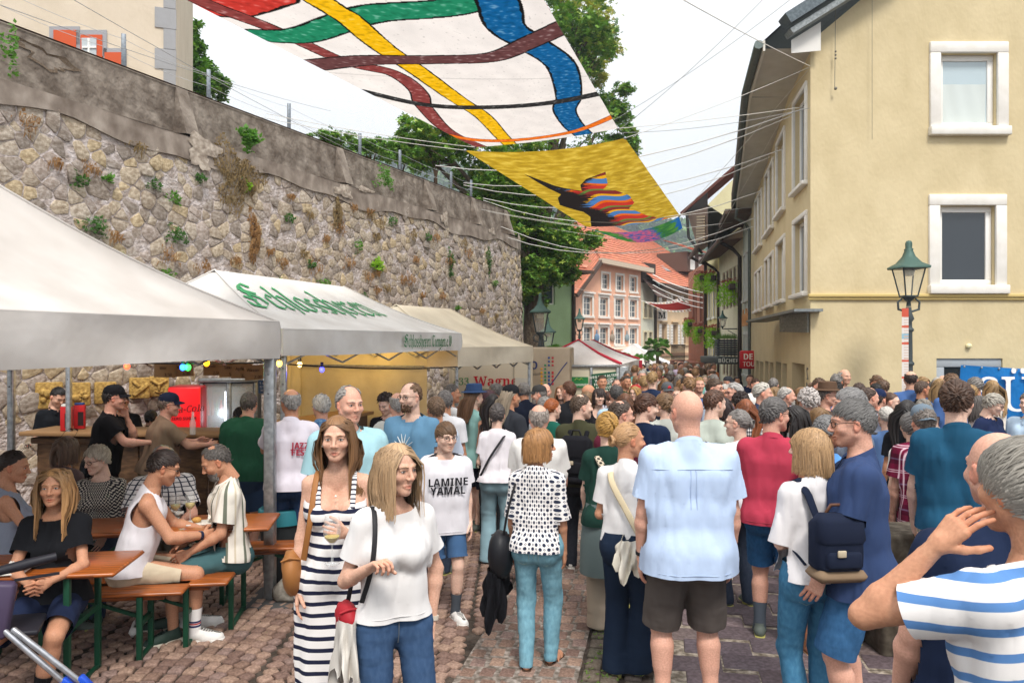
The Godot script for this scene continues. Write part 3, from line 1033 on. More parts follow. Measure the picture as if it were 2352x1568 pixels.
		for sx in [-1.0,1.0]:
			tf.cap(S.call(sx * cx,0.37,0.0),S.call(sx * wx,0.17,0.005),rc * k,rw * k,0.05)
			if not is_dress:
				if seat > 0.0:
					tf.cap(S.call(sx * wx,0.17,0.005),S.call(sx * hx2,-0.03,0.0),rw * k,rh * k,0.05)
				else:
					tf.cap(S.call(sx * wx,0.17,0.005),S.call(sx * hx2,hem - 0.12,0.0),rw * k,rh * k * 1.02,0.05)
			if not is_dress and hem < 0.02 and seat <= 0.0:
				tf.cap(S.call(sx * 0.075,-0.03,-0.04),S.call(sx * 0.075,hem - 0.12,-0.035),rh * k * 0.93,rh * k * 0.97,0.05)
			if fem:
				tf.cap(S.call(sx * 0.075,0.325,0.06),S.call(sx * 0.07,0.32,0.075),0.072 * k,0.066 * k,0.04)
		if s.get("belly",0.0) > 0.0:
			tf.cap(S.call(0,0.2,0.07),S.call(0,0.12,0.075),0.12 * k * s.belly,0.12 * k * s.belly,0.08)
		var cuts := []
		var sl: float = {"tee": 0.62,"polo": 0.68,"shirt": 0.72,"blouse": 1.0,"long": 2.0,"tank": -1.0,"dress": -1.0,"sleeveless": -1.0}.get(top[0],0.6)
		for e in 2:
			var rs := (0.058 if fem else 0.066) * k
			if sl < 0.0:
				tf.cap(S.call((1 - 2 * e) * 0.02,0.50,-0.012),S.call((1 - 2 * e) * 0.09,0.46,-0.012),0.058 * k,0.066 * k,0.04)
				if not is_dress:
					cuts.append([Plane(),sh[e],sh[e],0.3,sh[e] + body * (Vector3((1 - 2 * e) * 0.035,-0.05,0.0) * k),0.1 * k])
				continue
			tf.cap(S.call(0,0.508,-0.018),sh[e] + body * Vector3(0,-0.004,0),0.06 * k,rs,0.05)
			var stop: Vector3 = sh[e].lerp(el[e],minf(sl,1.0))
			tf.cap(sh[e],sh[e].lerp(el[e],minf(sl + 0.1,1.0)),rs,rs * (1.02 if top[0] == "polo" else 1.1) * pow(b,0.3),0.03)
			if sl > 1.0:
				tf.cap(el[e],wr[e],rs * 1.02,rs * 0.72,0.025)
				stop = wr[e].lerp(el[e],0.06)
				var ax: Vector3 = (wr[e] - el[e]).normalized()
				cuts.append([Plane(-ax,stop),stop - ax * 0.02,wr[e] + ax * 0.1,0.09 * k,null,0,S.call((1 - 2 * e) * cx,0.37,0),S.call((1 - 2 * e) * hx2,hem - 0.1,0),rs + 0.015,rw * k + 0.03])
			else:
				var ax: Vector3 = (el[e] - sh[e]).normalized()
				cuts.append([Plane(-ax,stop),stop - ax * 0.03,stop + ax * 0.2,0.1 * k,null,0,S.call((1 - 2 * e) * cx,0.37,0),S.call((1 - 2 * e) * hx2,hem - 0.1,0),rs + 0.015,rw * k + 0.03])
		tf.cap(S.call(0,0.44,-0.015),S.call(0,0.62,-0.015) ,0.08 * k,0.064 * k * fb,0.03)
		var scoop: float = s.get("scoop",0.0)
		if is_dress:
			for sx in [-1.0,1.0]:
				tf.cap(S.call(sx * wx,0.17,0.005),S.call(sx * 0.085,-0.03,0.0),rw * k,0.118 * k,0.05)
				tf.cap(S.call(sx * 0.085,-0.03,0.0),Vector3(an[0 if sx > 0 else 1].x * 0.75,0.1,an[0 if sx > 0 else 1].z * 0.9),0.118 * k,0.15 * k,0.05)
			tf.cap(S.call(0,0.2,0.03),S.call(0,0.05,0.05),0.1 * k,0.12 * k,0.06)
			cuts.append([Plane(Vector3.UP,0.17 * k),Vector3.ZERO,Vector3.ZERO,-1.0])
			cuts.append([Plane(body * Vector3(0,-1,-0.22).normalized(),S.call(0,0.405,0)),Vector3.ZERO,Vector3.ZERO,-1.0])
			cuts.append([Plane(),sh[0],sh[1],0.4,S.call(0,0.455,0.17),0.12 * k])
		else:
			if seat <= 0.0:
				cuts.append([Plane(body * Vector3.UP,S.call(0,hem,0)),S.call(0,hem,0),S.call(0,hem - 0.3,0),0.28 * k * b])
			else:
				cuts.append([Plane(body * Vector3(0,1,-0.25).normalized(),S.call(0,-0.04,0.0)),S.call(0,0,0),S.call(0,-0.3,0),0.3 * k * b])
			cuts.append([Plane(body * Vector3(0,-1,-0.5 - scoop * 2.0).normalized(),S.call(0,0.535 - scoop * 0.25,0)),neck,neck + body * Vector3(0,0.13 * k,0),0.108 * k])
			if scoop > 0.0:
				cuts.append([Plane(),neck,neck,0.3,S.call(0,0.56 - scoop * 0.2,0.07),0.1 * k])
		if lod < 2:
			tf.wrinkle(folds,0.022 * amp,Vector3(0.9,0.22,0.9),Vector3(r.randf(),r.randf(),r.randf()) * 50.0)
			tf.wrinkle(folds2,0.003 * amp,Vector3(0.9,0.5,0.9),Vector3(r.randf(),r.randf(),r.randf()) * 50.0)
		var tg := G.new()
		tf.net(tg)
		tg.clip(cuts)
		tg.pack()
		wrap_uv(tg,top[1],deg_to_rad(s.get("yaw",180.0)))
		if top[0] in ["polo","shirt"] and dist < 11.0:
			collar(tg,S,body,neck,k,fb,top[0] == "shirt")
		if is_dress:
			for sx in [-1.0,1.0]:
				tg.tube(PackedVector3Array([S.call(sx * 0.085,0.36,0.128),S.call(sx * 0.088,0.43,0.098),S.call(sx * 0.09,0.505,0.04),S.call(sx * 0.088,0.525,-0.015),S.call(sx * 0.085,0.47,-0.085),S.call(sx * 0.08,0.37,-0.108)]),PackedFloat32Array([0.014,0.013,0.013,0.013,0.013,0.013]),8,0.3,true,Vector3.RIGHT)
		part({"tee": "shirt","polo": "polo_shirt","dress": "dress","tank": "tank_top"}.get(top[0],"shirt"),tg,as_cloth(top[1]),o)
		if dist < 6.2 and seat <= 0.0 and not is_dress and not (top[1] is Material):
			var dark := mat(Color(top[1]).darkened(0.1).to_html(false),0.9)
			var hy := hip.y + (hem + 0.022) * k
			var hems: Array = [[[-0.15 * k * b,hy],[-0.07 * k,hy],[0.07 * k,hy],[0.15 * k * b,hy]]]
			for back in [true,false]:
				stitch(o,"hem_seam",tg,hems,back,dark)
			if top[0] == "shirt":
				var y := hip.y + 0.425 * k
				stitch(o,"yoke_seam",tg,[[[-0.17 * k * b,y],[-0.08 * k,y + 0.004],[0.08 * k,y + 0.004],[0.17 * k * b,y]],[[-0.013 * k,y],[-0.016 * k,y - 0.2 * k]],[[0.013 * k,y],[0.016 * k,y - 0.2 * k]]],true,dark)
			if top[0] in ["shirt","polo"]:
				stitch(o,"placket",tg,[[[-0.016,hip.y + 0.46 * k],[-0.016,hip.y + (0.3 if top[0] == "polo" else 0.0) * k]],[[0.016,hip.y + 0.46 * k],[0.016,hip.y + (0.3 if top[0] == "polo" else 0.0) * k]]],false,dark)
	if bot[0] != "none":
		var bf := Field.new(Vector3(full.x,0.0,full.z - 0.05),Vector3(full_hi.x,hip.y + 0.22 * k,full_hi.z + 0.05),cell * (1.25 if dist > 5.7 else 1.0))
		var cuts := [[Plane(body * Vector3.DOWN,S.call(0,0.08,0)),Vector3.ZERO,Vector3.ZERO,-1.0]]
		var w0 := (0.106 if fem else 0.106) * pow(b,0.9)
		for sx in [-1.0,1.0]:
			bf.cap(S.call(sx * (0.06 if fem else 0.075),0.16,0),S.call(sx * 0.08,-0.03,-0.008),w0 * k * 0.92,w0 * k * 1.04,0.04)
			bf.cap(hip + Vector3(sx * 0.075,-0.03,-0.04) * k,hip + Vector3(sx * 0.075,-0.05,-0.035) * k,w0 * k * 0.98,w0 * k * 0.95,0.05)
		for e in 2:
			var th := (0.096 if fem else 0.094) * pow(b,0.7) * k
			match bot[0]:
				"skirt":
					bf.cap(hj[e],kn[e],th * 1.1,0.13 * k,0.1)
					if e == 0:
						bf.cap(hip,(kn[0] + kn[1]) * 0.5,0.12 * k,0.14 * k,0.1)
						cuts.append([Plane(Vector3.UP,s.get("skirt",0.5) * k),Vector3.ZERO,Vector3.ZERO,-1.0])
				"shorts","bermuda":
					var fr: float = s.get("short",0.86)
					bf.cap(hj[e],hj[e].lerp(kn[e],fr + 0.12),th,0.084 * k * pow(b,0.8),0.02)
					var st: Vector3 = hj[e].lerp(kn[e],fr)
					var ax: Vector3 = (kn[e] - hj[e]).normalized()
					cuts.append([Plane(-ax,st),st,st + ax * 0.3,0.14 * k * b])
				_:
					var wide: bool = bot[0] == "wide"
					var kr := 0.078 if wide else 0.066
					var ar := 0.098 if wide else (0.048 if bot[0] == "slim" else 0.056)
					bf.cap(hj[e],kn[e],th,kr * k * pow(b,0.5),0.02)
					bf.cap(kn[e],an[e] + Vector3(0,-0.03 * k,0),kr * k * pow(b,0.4),ar * k,0.02)
					var fr: float = s.get("ankle",0.045)
					cuts.append([Plane(Vector3.UP,fr * k),an[e] - Vector3(0,0.1,0),an[e],0.17 * k])
		if lod < 2:
			bf.wrinkle(folds,0.012 * amp,Vector3(0.9,0.4,0.9),Vector3(r.randf(),r.randf(),r.randf()) * 50.0)
			bf.wrinkle(folds2,0.005 * amp,Vector3(0.45,1.3,0.45),Vector3(r.randf(),r.randf(),r.randf()) * 50.0)
		var bg := G.new()
		bf.net(bg)
		bg.clip(cuts)
		bg.pack()
		wrap_uv(bg,bot[1],deg_to_rad(s.get("yaw",180.0)))
		part({"shorts": "shorts","bermuda": "shorts","skirt": "skirt"}.get(bot[0],"trousers"),bg,as_cloth(bot[1],"jeans" if bot[0] == "jeans" or bot.size() > 2 else ""),o)
		if dist < 5.8 and seat <= 0.0 and bot[0] in ["jeans","slim","bermuda"]:
			var thr := mat(Color(bot[1]).lerp(Color("b8a070") if bot[0] != "bermuda" else Color.BLACK,0.3).to_html(false),0.9)
			var lines: Array = []
			for sx in [-1.0,1.0]:
				var x0: float = sx * 0.035 * k; var x1: float = sx * 0.135 * k; var yt := hip.y - 0.005 * k; var yb := hip.y - 0.13 * k
				lines.append([[x0,yt],[x1,yt + 0.012],[x1,yb + 0.015],[(x0 + x1) * 0.5,yb - 0.01],[x0,yb + 0.01],[x0,yt]])
				lines.append([[0.0,hip.y + 0.012 * k],[sx * 0.08 * k,hip.y + 0.035 * k],[sx * 0.16 * k,hip.y + 0.05 * k]])
			lines.append([[0.0,hip.y + 0.07 * k],[0.0,hip.y - 0.1 * k]])
			stitch(o,"pocket_seam",bg,lines,true,thr,0.0022)
			stitch(o,"fly_seam",bg,[[[0.0,hip.y + 0.07 * k],[0.0,hip.y - 0.09 * k]],[[-0.15 * k,hip.y + 0.02 * k],[-0.09 * k,hip.y + 0.045 * k],[-0.075 * k,hip.y + 0.08 * k]],[[0.15 * k,hip.y + 0.02 * k],[0.09 * k,hip.y + 0.045 * k],[0.075 * k,hip.y + 0.08 * k]]],false,thr,0.0022)
	if s.has("hair"):
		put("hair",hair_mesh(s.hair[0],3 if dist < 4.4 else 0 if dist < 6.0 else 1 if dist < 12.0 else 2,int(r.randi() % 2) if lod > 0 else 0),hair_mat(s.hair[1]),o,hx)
	if dist < 12.0:
		put("eyes",eyes_mesh(),null,o,hx)
	if s.has("cap"):
		put(s.cap[0],cap_mesh(s.cap[0]),cloth(s.cap[1]),o,Transform3D(hb.scaled_local(Vector3.ONE * kh) * Basis(Vector3.UP,PI if s.cap.size() > 2 else 0.0),head))
	if s.has("glasses") and dist < 12.0:
		var up: bool = s.glasses == 3
		put("sunglasses" if s.glasses > 1 else "glasses",glasses_mesh(s.glasses > 1),mat("15120f",0.25),o,hx * (Transform3D(Basis(Vector3.RIGHT,-0.9),Vector3(0,0.095,0.0)) if up else Transform3D()))
	if s.has("beard"):
		put("beard",beard_mesh(),hair_mat(s.beard),o,hx)
	if dist < 9.5:
		var sd: Array = s.get("shoes",["sneaker","c9c7c2","dddad2"])
		for e in 2:
			var tz: Vector3 = toes[e].normalized()
			var x := Transform3D(Basis(Vector3.UP.cross(tz),Vector3.UP,tz).scaled_local(Vector3.ONE * k * (0.93 if fem else 1.02)),Vector3(an[e].x,0.0,an[e].z) + tz * 0.02)
			if an[e].y > 0.11 * k:
				x.origin.y = an[e].y - 0.085 * k
			var sp := shoe_parts(sd[0])
			var so := put("shoe",sp[0],mat(sd[1],0.6,{"vc": true}) if sd[0] != "sandal" else skin_mat(s.get("skin","mid")),o,x)
			put("sole",sp[1],mat(sd[2],0.7),so)
			if sd.size() > 3:
				var kg := G.new()
				var up: Vector3 = (kn[e] - an[e])
				var a0: Vector3 = an[e] - Vector3(0,0.02,0)
				kg.tube(PackedVector3Array([a0,an[e] + up * 0.1,an[e] + up * 0.2 * sd[4],an[e] + up * 0.3 * sd[4],an[e] + up * 0.42 * sd[4]]),PackedFloat32Array([0.047 * k,0.043 * k,0.042 * k,0.045 * k,0.052 * k]),14,1.0,false)
				part("sock",kg,sd[3] if sd[3] is Material else cloth(sd[3]),o)
	return {"o": o,"x": o.transform,"hip": hip,"neck": neck,"head": hx,"sh": sh,"el": el,"wr": wr,"kn": kn,"an": an,"k": k,"body": body,"S": S,"hands": hands}

func onto(g: G,pts: Array,back: bool,off := 0.002) -> PackedVector3Array:
	var out := PackedVector3Array()
	for e in pts:
		var best := 0.0; var bw := 0.0
		for w in g.v.size():
			var p := g.v[w]
			if (g.n[w].z < 0.2) == back:
				var d2: float = (p.x - e[0]) * (p.x - e[0]) + (p.y - e[1]) * (p.y - e[1])
				if d2 < 0.0016:
					var q := 1.0 / (d2 + 0.00004)
					best += p.z * q; bw += q
		out.append(Vector3(e[0],e[1],(best / bw if bw > 0.0 else (-0.12 if back else 0.12)) + (-off if back else off)))
	return out

func stitch(o: Node3D,called: String,g: G,lines: Array,back: bool,m: Material,rad := 0.0022) -> void:
	var s := G.new()
	for l in lines:
		var fine: Array = []
		for q in l.size() - 1:
			for k in 4:
				fine.append([lerpf(l[q][0],l[q + 1][0],k / 4.0),lerpf(l[q][1],l[q + 1][1],k / 4.0)])
		fine.append(l[-1])
		var pts := onto(g,fine,back)
		var rr := PackedFloat32Array()
		rr.resize(pts.size()); rr.fill(rad)
		s.tube(pts,rr,5)
	part(called,s,m,o)

func wrap_uv(g: G,m: Variant,yaw: float) -> void:
	if m is Material and not m.uv1_triplanar:
		var mid := PI / 2 + yaw
		for w in g.v.size():
			g.t[w] = Vector2(wrapf(atan2(g.v[w].z,g.v[w].x) - mid,-PI,PI) * -0.16,-g.v[w].y)

func collar(g: G,S: Callable,body: Basis,neck: Vector3,k: float,fb: float,stiff: bool) -> void:
	var m := 20
	var b0 := g.v.size()
	var c: Vector3 = S.call(0,0.535,-0.008)
	for row in 3:
		for q in m + 1:
			var a := -PI / 2 + 0.16 + (TAU - 0.32) * q / m + PI
			var dx := sin(a + PI / 2); var dz := -cos(a + PI / 2)
			a = 0.16 + (TAU - 0.32) * q / m
			dx = sin(a); dz = cos(a)
			var front := maxf(0.0,dz)
			var rr: float = [0.070,0.071,0.083 + 0.022 * front][row] * k * lerpf(fb,1.0,0.3)
			var hh: float = [-0.016,0.026,-0.012 - 0.02 * front][row] * k
			var p := c + body * Vector3(dx * rr,hh - 0.036 * k * dz,dz * rr * 1.02)
			g.p(p,(body * Vector3(dx,0.4,dz)).normalized())
	for row in 2:
		for q in m:
			var a := b0 + row * (m + 1) + q
			g.tri(a,a + 1,a + m + 2); g.tri(a,a + m + 2,a + m + 1)

# ------------------------------------------------------------------ the setting
const WALL_A := Vector2(-9.05,4.8)
const WALL_B := Vector2(0.05,24.4)

func ground_and_paving() -> void:
	var g := G.new()
	for q in 14:
		var d0: float = [-30.0,0.0,6.0,10.0,16.0,24.0,34.0,46.0,62.0,100.0,160.0,300.0,600.0,1200.0][q]
		var d1: float = [0.0,6.0,10.0,16.0,24.0,34.0,46.0,62.0,100.0,160.0,300.0,600.0,1200.0,2500.0][q]
		var w := 40.0 if d1 < 60.0 else 1500.0
		g.quad(Vector3(-w,gy(d0),-d0),Vector3(w,gy(d0),-d0),Vector3(w,gy(d1),-d1),Vector3(-w,gy(d1),-d1),Vector3(0,-100,-d0))
	tag(part("ground",g,mat("5b5149",1.0,{"tex": noise_tex("dirt",0.03,Color(0.55,0.53,0.5),Color.WHITE,5),"scale": 0.6,"world": true,"normal": normal_tex("gritn",0.06,6.0),"nscale": 0.8}),self),"","","","structure")
	var tones: Array = []
	for h in ["a5897b","937869","ad917f","9b837a","896f64","b29584"]:
		tones.append(mat(h,0.75,{"tex": noise_tex("stone",0.03,Color(0.72,0.7,0.69),Color.WHITE,5),"scale": 5.0,"world": true,"normal": normal_tex("gritn",0.06,6.0),"nscale": 0.5,"spec": 0.45}))
	var shapes: Array = []
	var r := RandomNumberGenerator.new()
	r.seed = 4
	for q in 5:
		var b := G.new()
		b.box(Transform3D(),Vector3(0.1 * r.randf_range(0.9,1.0),0.05,0.093),0.011)
		for w in b.v.size():
			var e := b.v[w]
			b.v[w] = e + Vector3(sin(e.z * 40.0 + q * 2.0) * 0.005,(0.004 * sin(q * 1.7 + e.x * 30.0)),cos(e.x * 33.0 + q) * 0.004)
		shapes.append(b.mesh())
	var spots: Array = []
	var wide := 1.32
	for col in range(-5,2):
		for row in range(-4,150):
			var cnt := 13
			for q in cnt:
				var a := (q - (cnt - 1) * 0.5) * 0.108
				var x := col * wide + sin(a) * 0.98 + 0.35
				var dd := 3.7 + row * 0.107 + (1.0 - cos(a)) * -0.98 + (0.05 if col % 2 == 0 else 0.0)
				var side := x - 0.2 * (dd - 4.7)
				if side > -0.38 or dd < 3.2 or x < -8.9 + (dd - 4.8) * 0.464 - 0.2:
					continue
				spots.append([x + r.randf_range(-0.006,0.006),dd + r.randf_range(-0.006,0.006),-a + r.randf_range(-0.06,0.06),r.randf_range(-0.005,0.005),r.randi() % 5,r.randi() % 6,1.0 - 0.1 * absf(a)])
	lay(spots,"cobbled_square",shapes,tones,0.5)
	var bed := G.new()
	for q in 9:
		var d0 := 2.5 + q * 2.6; var d1 := d0 + 2.6
		bed.quad(Vector3(-0.36 + 0.2 * (d0 - 4.7),gy(d0) + 0.016,-d0),Vector3(0.42 + 0.2 * (d0 - 4.7),gy(d0) + 0.016,-d0),Vector3(0.42 + 0.2 * (d1 - 4.7),gy(d1) + 0.016,-d1),Vector3(-0.36 + 0.2 * (d1 - 4.7),gy(d1) + 0.016,-d1),Vector3(0,-9,-d0))
	tag(part("mortar_bed",bed,mat("a49a92",1.0,{"tex": noise_tex("dirt",0.03,Color(0.55,0.53,0.5),Color.WHITE,5),"scale": 2.0,"world": true}),self),"","","","structure")
	var setts: Array = []
	for row in 130:
		for q in 6:
			var dd := 2.6 + row * 0.155
			setts.append([-0.3 + q * 0.128 + 0.2 * (dd - 4.7) + 0.03 * (row % 2),dd + r.randf_range(-0.008,0.008),-0.2 + r.randf_range(-0.05,0.05),-0.004 + r.randf_range(-0.003,0.003),r.randi() % 3,r.randi() % 6,1.0])
	var s2: Array = []
	for q in 3:
		var b := G.new()
		b.box(Transform3D(),Vector3(0.112 - q * 0.004,0.05,0.138 - q * 0.006),0.012)
		s2.append(b.mesh())
	lay(setts,"sett_strip",s2,tones,0.5)
	var mossy: Array = []
	for row in 120:
		for q in 3:
			var dd := 2.6 + row * 0.165
			mossy.append([0.5 + q * 0.135 + 0.2 * (dd - 4.7),dd + 0.08 * (q % 2),-0.2 + r.randf_range(-0.04,0.04),r.randf_range(-0.005,0.003),r.randi() % 3,r.randi() % 6,1.04])
	var gone: Array = []
	for h in ["6f6a5c","7c7164","756b60","686450","80766c","746a64"]:
		gone.append(mat(h,0.9,{"tex": noise_tex("stone",0.03,Color(0.72,0.7,0.69),Color.WHITE,5),"scale": 5.0,"world": true}))
	lay(mossy,"mossy_gutter",s2,gone,0.5)
	var slabs: Array = []
	for row in 46:
		for q in 14:
			var dd := 2.4 + row * 0.25
			slabs.append([1.12 + q * 0.47 + 0.2 * (dd - 4.7) + 0.22 * (row % 2),dd,-0.2,r.randf_range(-0.003,0.002),r.randi() % 3,r.randi() % 6,1.0])
	var s3: Array = []
	for q in 3:
		var b := G.new()
		b.box(Transform3D(),Vector3(0.452,0.05,0.232),0.007)
		s3.append(b.mesh())
	var bed2 := G.new()
	for q in 5:
		var d0 := 2.2 + q * 2.6; var d1 := d0 + 2.6
		bed2.quad(Vector3(0.9 + 0.2 * (d0 - 4.7),gy(d0) + 0.019,-d0),Vector3(7.5 + 0.2 * (d0 - 4.7),gy(d0) + 0.019,-d0),Vector3(7.5 + 0.2 * (d1 - 4.7),gy(d1) + 0.019,-d1),Vector3(0.9 + 0.2 * (d1 - 4.7),gy(d1) + 0.016,-d1),Vector3(0,-9,-d0))
	tag(part("mortar_bed",bed2,mat("b0a597",1.0,{"tex": noise_tex("dirt",0.03,Color(0.55,0.53,0.5),Color.WHITE,5),"scale": 2.0,"world": true}),self),"","","","structure")
	var grey: Array = []
	for h in ["73656a","6a5d62","7b6c6f","70646b","665a60","786a68"]:
		grey.append(mat(h,0.7,{"tex": noise_tex("stone",0.03,Color(0.72,0.7,0.69),Color.WHITE,5),"scale": 3.0,"world": true,"spec": 0.45}))
	lay(slabs,"slab_pavement",s3,grey,0.5)
	var wd := G.new()
	for q in 420:
		var dd := r.randf_range(4.2,11.0)
		var c := ground(0.43 + r.randf_range(0.0,0.42) + 0.2 * (dd - 4.7),dd) + Vector3(0,0.02,0)
		for w in 3:
			var e := Vector3(r.randf_range(-0.025,0.025),r.randf_range(0.005,0.022),r.randf_range(-0.025,0.025))
			wd.flat_tri(c,c + e,c + e * 0.6 + Vector3(0.012,0.004,0.008),c + Vector3(0,-1,0))
	tag(part("weeds",wd,mat("5f7a35",0.8,{"back": "5a7030"}),self),"low green weeds in the joints of the mossy setts","weeds","","stuff")

func lay(spots: Array,called: String,shapes: Array,tones: Array,eye_x: float) -> void:
	var root := Node3D.new()
	root.name = called
	add_child(root,true)
	root.set_meta("kind","structure")
	spots.sort_custom(func(a,b): return Vector2(a[0] * 0.6,maxf(0.0,a[1] - 4.1) + (9.0 if a[1] < 4.05 else 0.0)).length() < Vector2(b[0] * 0.6,maxf(0.0,b[1] - 4.1) + (9.0 if b[1] < 4.05 else 0.0)).length())
	var mm := MultiMesh.new()
	mm.transform_format = MultiMesh.TRANSFORM_3D; mm.use_colors = true
	mm.mesh = shapes[0]
	mm.instance_count = maxi(0,spots.size() - 300)
	var name_ := {"cobbled_square": "cobble","slab_pavement": "slab"}.get(called,"sett") as String
	for q in spots.size():
		var s: Array = spots[q]
		var x := Transform3D(Basis.from_euler(Vector3(s[3] * 4.0,s[2],s[3] * 3.0)).scaled_local(Vector3(s[6],1,s[6])),ground(s[0],s[1]) + Vector3(0,s[3] - 0.002,0))
		if q < 300:
			put(name_,shapes[s[4]],tones[s[5]],root,x)
		else:
			mm.set_instance_transform(q - 300,x)
			mm.set_instance_color(q - 300,(tones[s[5]].albedo_color as Color).srgb_to_linear())
	if mm.instance_count > 0:
		var o := MultiMeshInstance3D.new()
		o.name = name_ + "_paving"
		o.multimesh = mm
		o.material_override = mat("ffffff",0.75,{"vc": true,"tex": noise_tex("stone",0.03,Color(0.72,0.7,0.69),Color.WHITE,5),"scale": 5.0,"world": true,"spec": 0.45})
		o.set_meta("kind","stuff")
		root.add_child(o,true)

func wall_at(u: float,y: float,out := 0.0) -> Vector3:
	var l := WALL_A.distance_to(WALL_B)
	var dir := (WALL_B - WALL_A) / l
	var nrm := Vector2(dir.y,-dir.x)
	var p: Vector2
	if u <= l:
		p = WALL_A + dir * u
	else:
		var a := minf((u - l) / 2.2,2.0)
		var c := WALL_B - nrm * 2.2
		nrm = nrm.rotated(a)
		p = c + nrm * 2.2
		if u - l > 4.4:
			p += Vector2(-nrm.y,nrm.x) * (u - l - 4.4)
	p += nrm * (out + maxf(0.0,5.3 - y) * 0.035)
	return Vector3(p.x,y,-p.y)

func rubble_wall() -> void:
	var w := thing("stone_wall","long old rubble stone retaining wall with a concrete parapet behind the tents","wall")
	var l := 29.0
	var top := func(u: float) -> float: return 5.3 + 0.08 * sin(u * 1.3) + 0.05 * sin(u * 3.1 + 1.0)
	var g := G.new()
	g.grid(func(u,v): return wall_at(u * l,-0.7 + v * 6.1,0.004),60,8)
	part("mortar",g,mat("d6d1cf",1.0,{"tex": noise_tex("mortar",0.018,Color(0.66,0.61,0.57),Color(1,0.99,1),5,512),"scale": 0.7,"world": true,"normal": normal_tex("roughn",0.04,14.0,5,512),"nscale": 1.0}),w)
	var r := RandomNumberGenerator.new()
	r.seed = 21
	var pts: Array = []
	var rows := 35
	for row in rows:
		var y := -0.55 + row * 0.17
		var u := r.randf_range(0.0,0.3)
		while u < l:
			var wd := r.randf_range(0.13,0.4) * (1.35 if r.randf() < 0.15 else 1.0)
			pts.append(Vector3(u + wd * 0.5,y + r.randf_range(-0.07,0.07),row + clampf(r.randfn() * 0.12 + 0.45,0.1,0.9)))
			u += wd
	var by_row := {}
	for p in pts:
		if not by_row.has(int(p.z)):
			by_row[int(p.z)] = []
		by_row[int(p.z)].append(p)
	var tones: Array = []
	for h in ["d2c7b6","c6baaa","dad0c2","c4bbb4","b6aca2","d8cbb6","ccc1ba","aca39b","dccbaa"]:
		tones.append(mat(h,0.95,{"tex": noise_tex("rub",0.025,Color(0.66,0.62,0.58),Color.WHITE,5),"scale": 2.2,"world": true,"normal": normal_tex("roughn",0.04,14.0,5,512),"nscale": 0.9}))
	var rest: Array = []
	for q in tones.size():
		rest.append(G.new())
	var made: Array = []
	for p in pts:
		if p.y > top.call(p.x) - 0.02 or r.randf() < 0.1:
			continue
		var poly := PackedVector2Array([Vector2(-0.4,-0.24),Vector2(0.4,-0.24),Vector2(0.4,0.24),Vector2(-0.4,0.24)])
		for row in range(int(p.z) - 2,int(p.z) + 3):
			for o in by_row.get(row,[]):
				if o == p or absf(o.x - p.x) > 0.75:
					continue
				var dl := Vector2(o.x - p.x,o.y - p.y)
				poly = cut(poly,dl * clampf(0.5 + (fmod(p.z,1.0) - fmod(o.z,1.0)) * 0.55,0.25,0.75),dl.normalized(),0.005)
		if poly.size() < 3:
			continue
		var c := Vector2.ZERO
		for e in poly:
			c += e / poly.size()
		var ring := PackedVector2Array()
		for e in poly.size():
			var s0 := poly[e]; var s1 := poly[(e + 1) % poly.size()]
			if s0.distance_to(s1) < 0.02:
				continue
			var inw := (c - s0) * r.randf_range(0.02,0.09)
			ring.append(s0 + inw)
			if s0.distance_to(s1) > 0.1:
				ring.append(s0.lerp(s1,r.randf_range(0.4,0.6)) + (c - s0.lerp(s1,0.5)) * r.randf_range(-0.03,0.07))
		if ring.size() < 3:
			continue
		made.append([p,ring,c,r.randf_range(0.006,0.028) + (0.025 if r.randf() < 0.12 else 0.0),r.randi() % tones.size(),r.randf_range(-0.08,0.08),r.randf_range(-0.1,0.1)])
	made.sort_custom(func(a,b): return wall_at(a[0].x,a[0].y).distance_to(Vector3(-2.4,2.6,0)) + (50.0 if a[0].x < 4.5 or a[0].y < 1.9 else 0.0) < wall_at(b[0].x,b[0].y).distance_to(Vector3(-2.4,2.6,0)) + (50.0 if b[0].x < 4.5 or b[0].y < 1.9 else 0.0))
	var n_part := 0
	for m in made:
		var g2: G = G.new() if n_part < 300 else rest[m[4]]
		stone(g2,m[0],m[1],m[2],m[3],m[5],m[6])
		if n_part < 300:
			part("stone",g2,tones[m[4]],w)
		n_part += 1
	var all := ArrayMesh.new()
	for q in rest.size():
		var arr: Array = rest[q].mesh().surface_get_arrays(0)
		all.add_surface_from_arrays(Mesh.PRIMITIVE_TRIANGLES,arr)
		all.surface_set_material(q,tones[q])
	put("rubble_stones",all,null,w).set_meta("kind","stuff")
	var conc := mat("9b9186",0.95,{"tex": noise_tex("conc",0.012,Color(0.6,0.57,0.55),Color.WHITE,6,512),"scale": Vector3(0.55,0.35,0.55),"world": true,"normal": normal_tex("gritn",0.06,6.0),"nscale": 0.4})
	var b := G.new()
	var prof := [[5.24,0.035],[5.32,0.06],[5.58,0.06],[5.63,0.03],[5.6,-0.3],[6.45,-0.32],[6.5,-0.3],[6.52,-0.62]]
	b.grid(func(u,v): return wall_at(u * l,lerpf(top.call(u * l) - 0.05,5.6,v),0.05 + 0.008 * sin(u * 40.0)),90,3)
	part("concrete_band",b,mat("b3a89d",0.95,{"tex": noise_tex("conc",0.012,Color(0.6,0.57,0.55),Color.WHITE,6,512),"scale": Vector3(0.4,0.25,0.4),"world": true}),w)
	b = G.new()
	b.grid(func(u,v): return wall_at(u * l,5.6 + 0.03 * v,0.05 - 0.4 * v),40,1)
	part("ledge",b,conc,w)
	b = G.new()
	b.grid(func(u,v): return wall_at(u * l,lerpf(top.call(u * l) - 0.05,top.call(u * l) - 0.052,v),0.05 - 0.1 * v),60,1)
	part("band_soffit",b,conc,w)
	b = G.new()
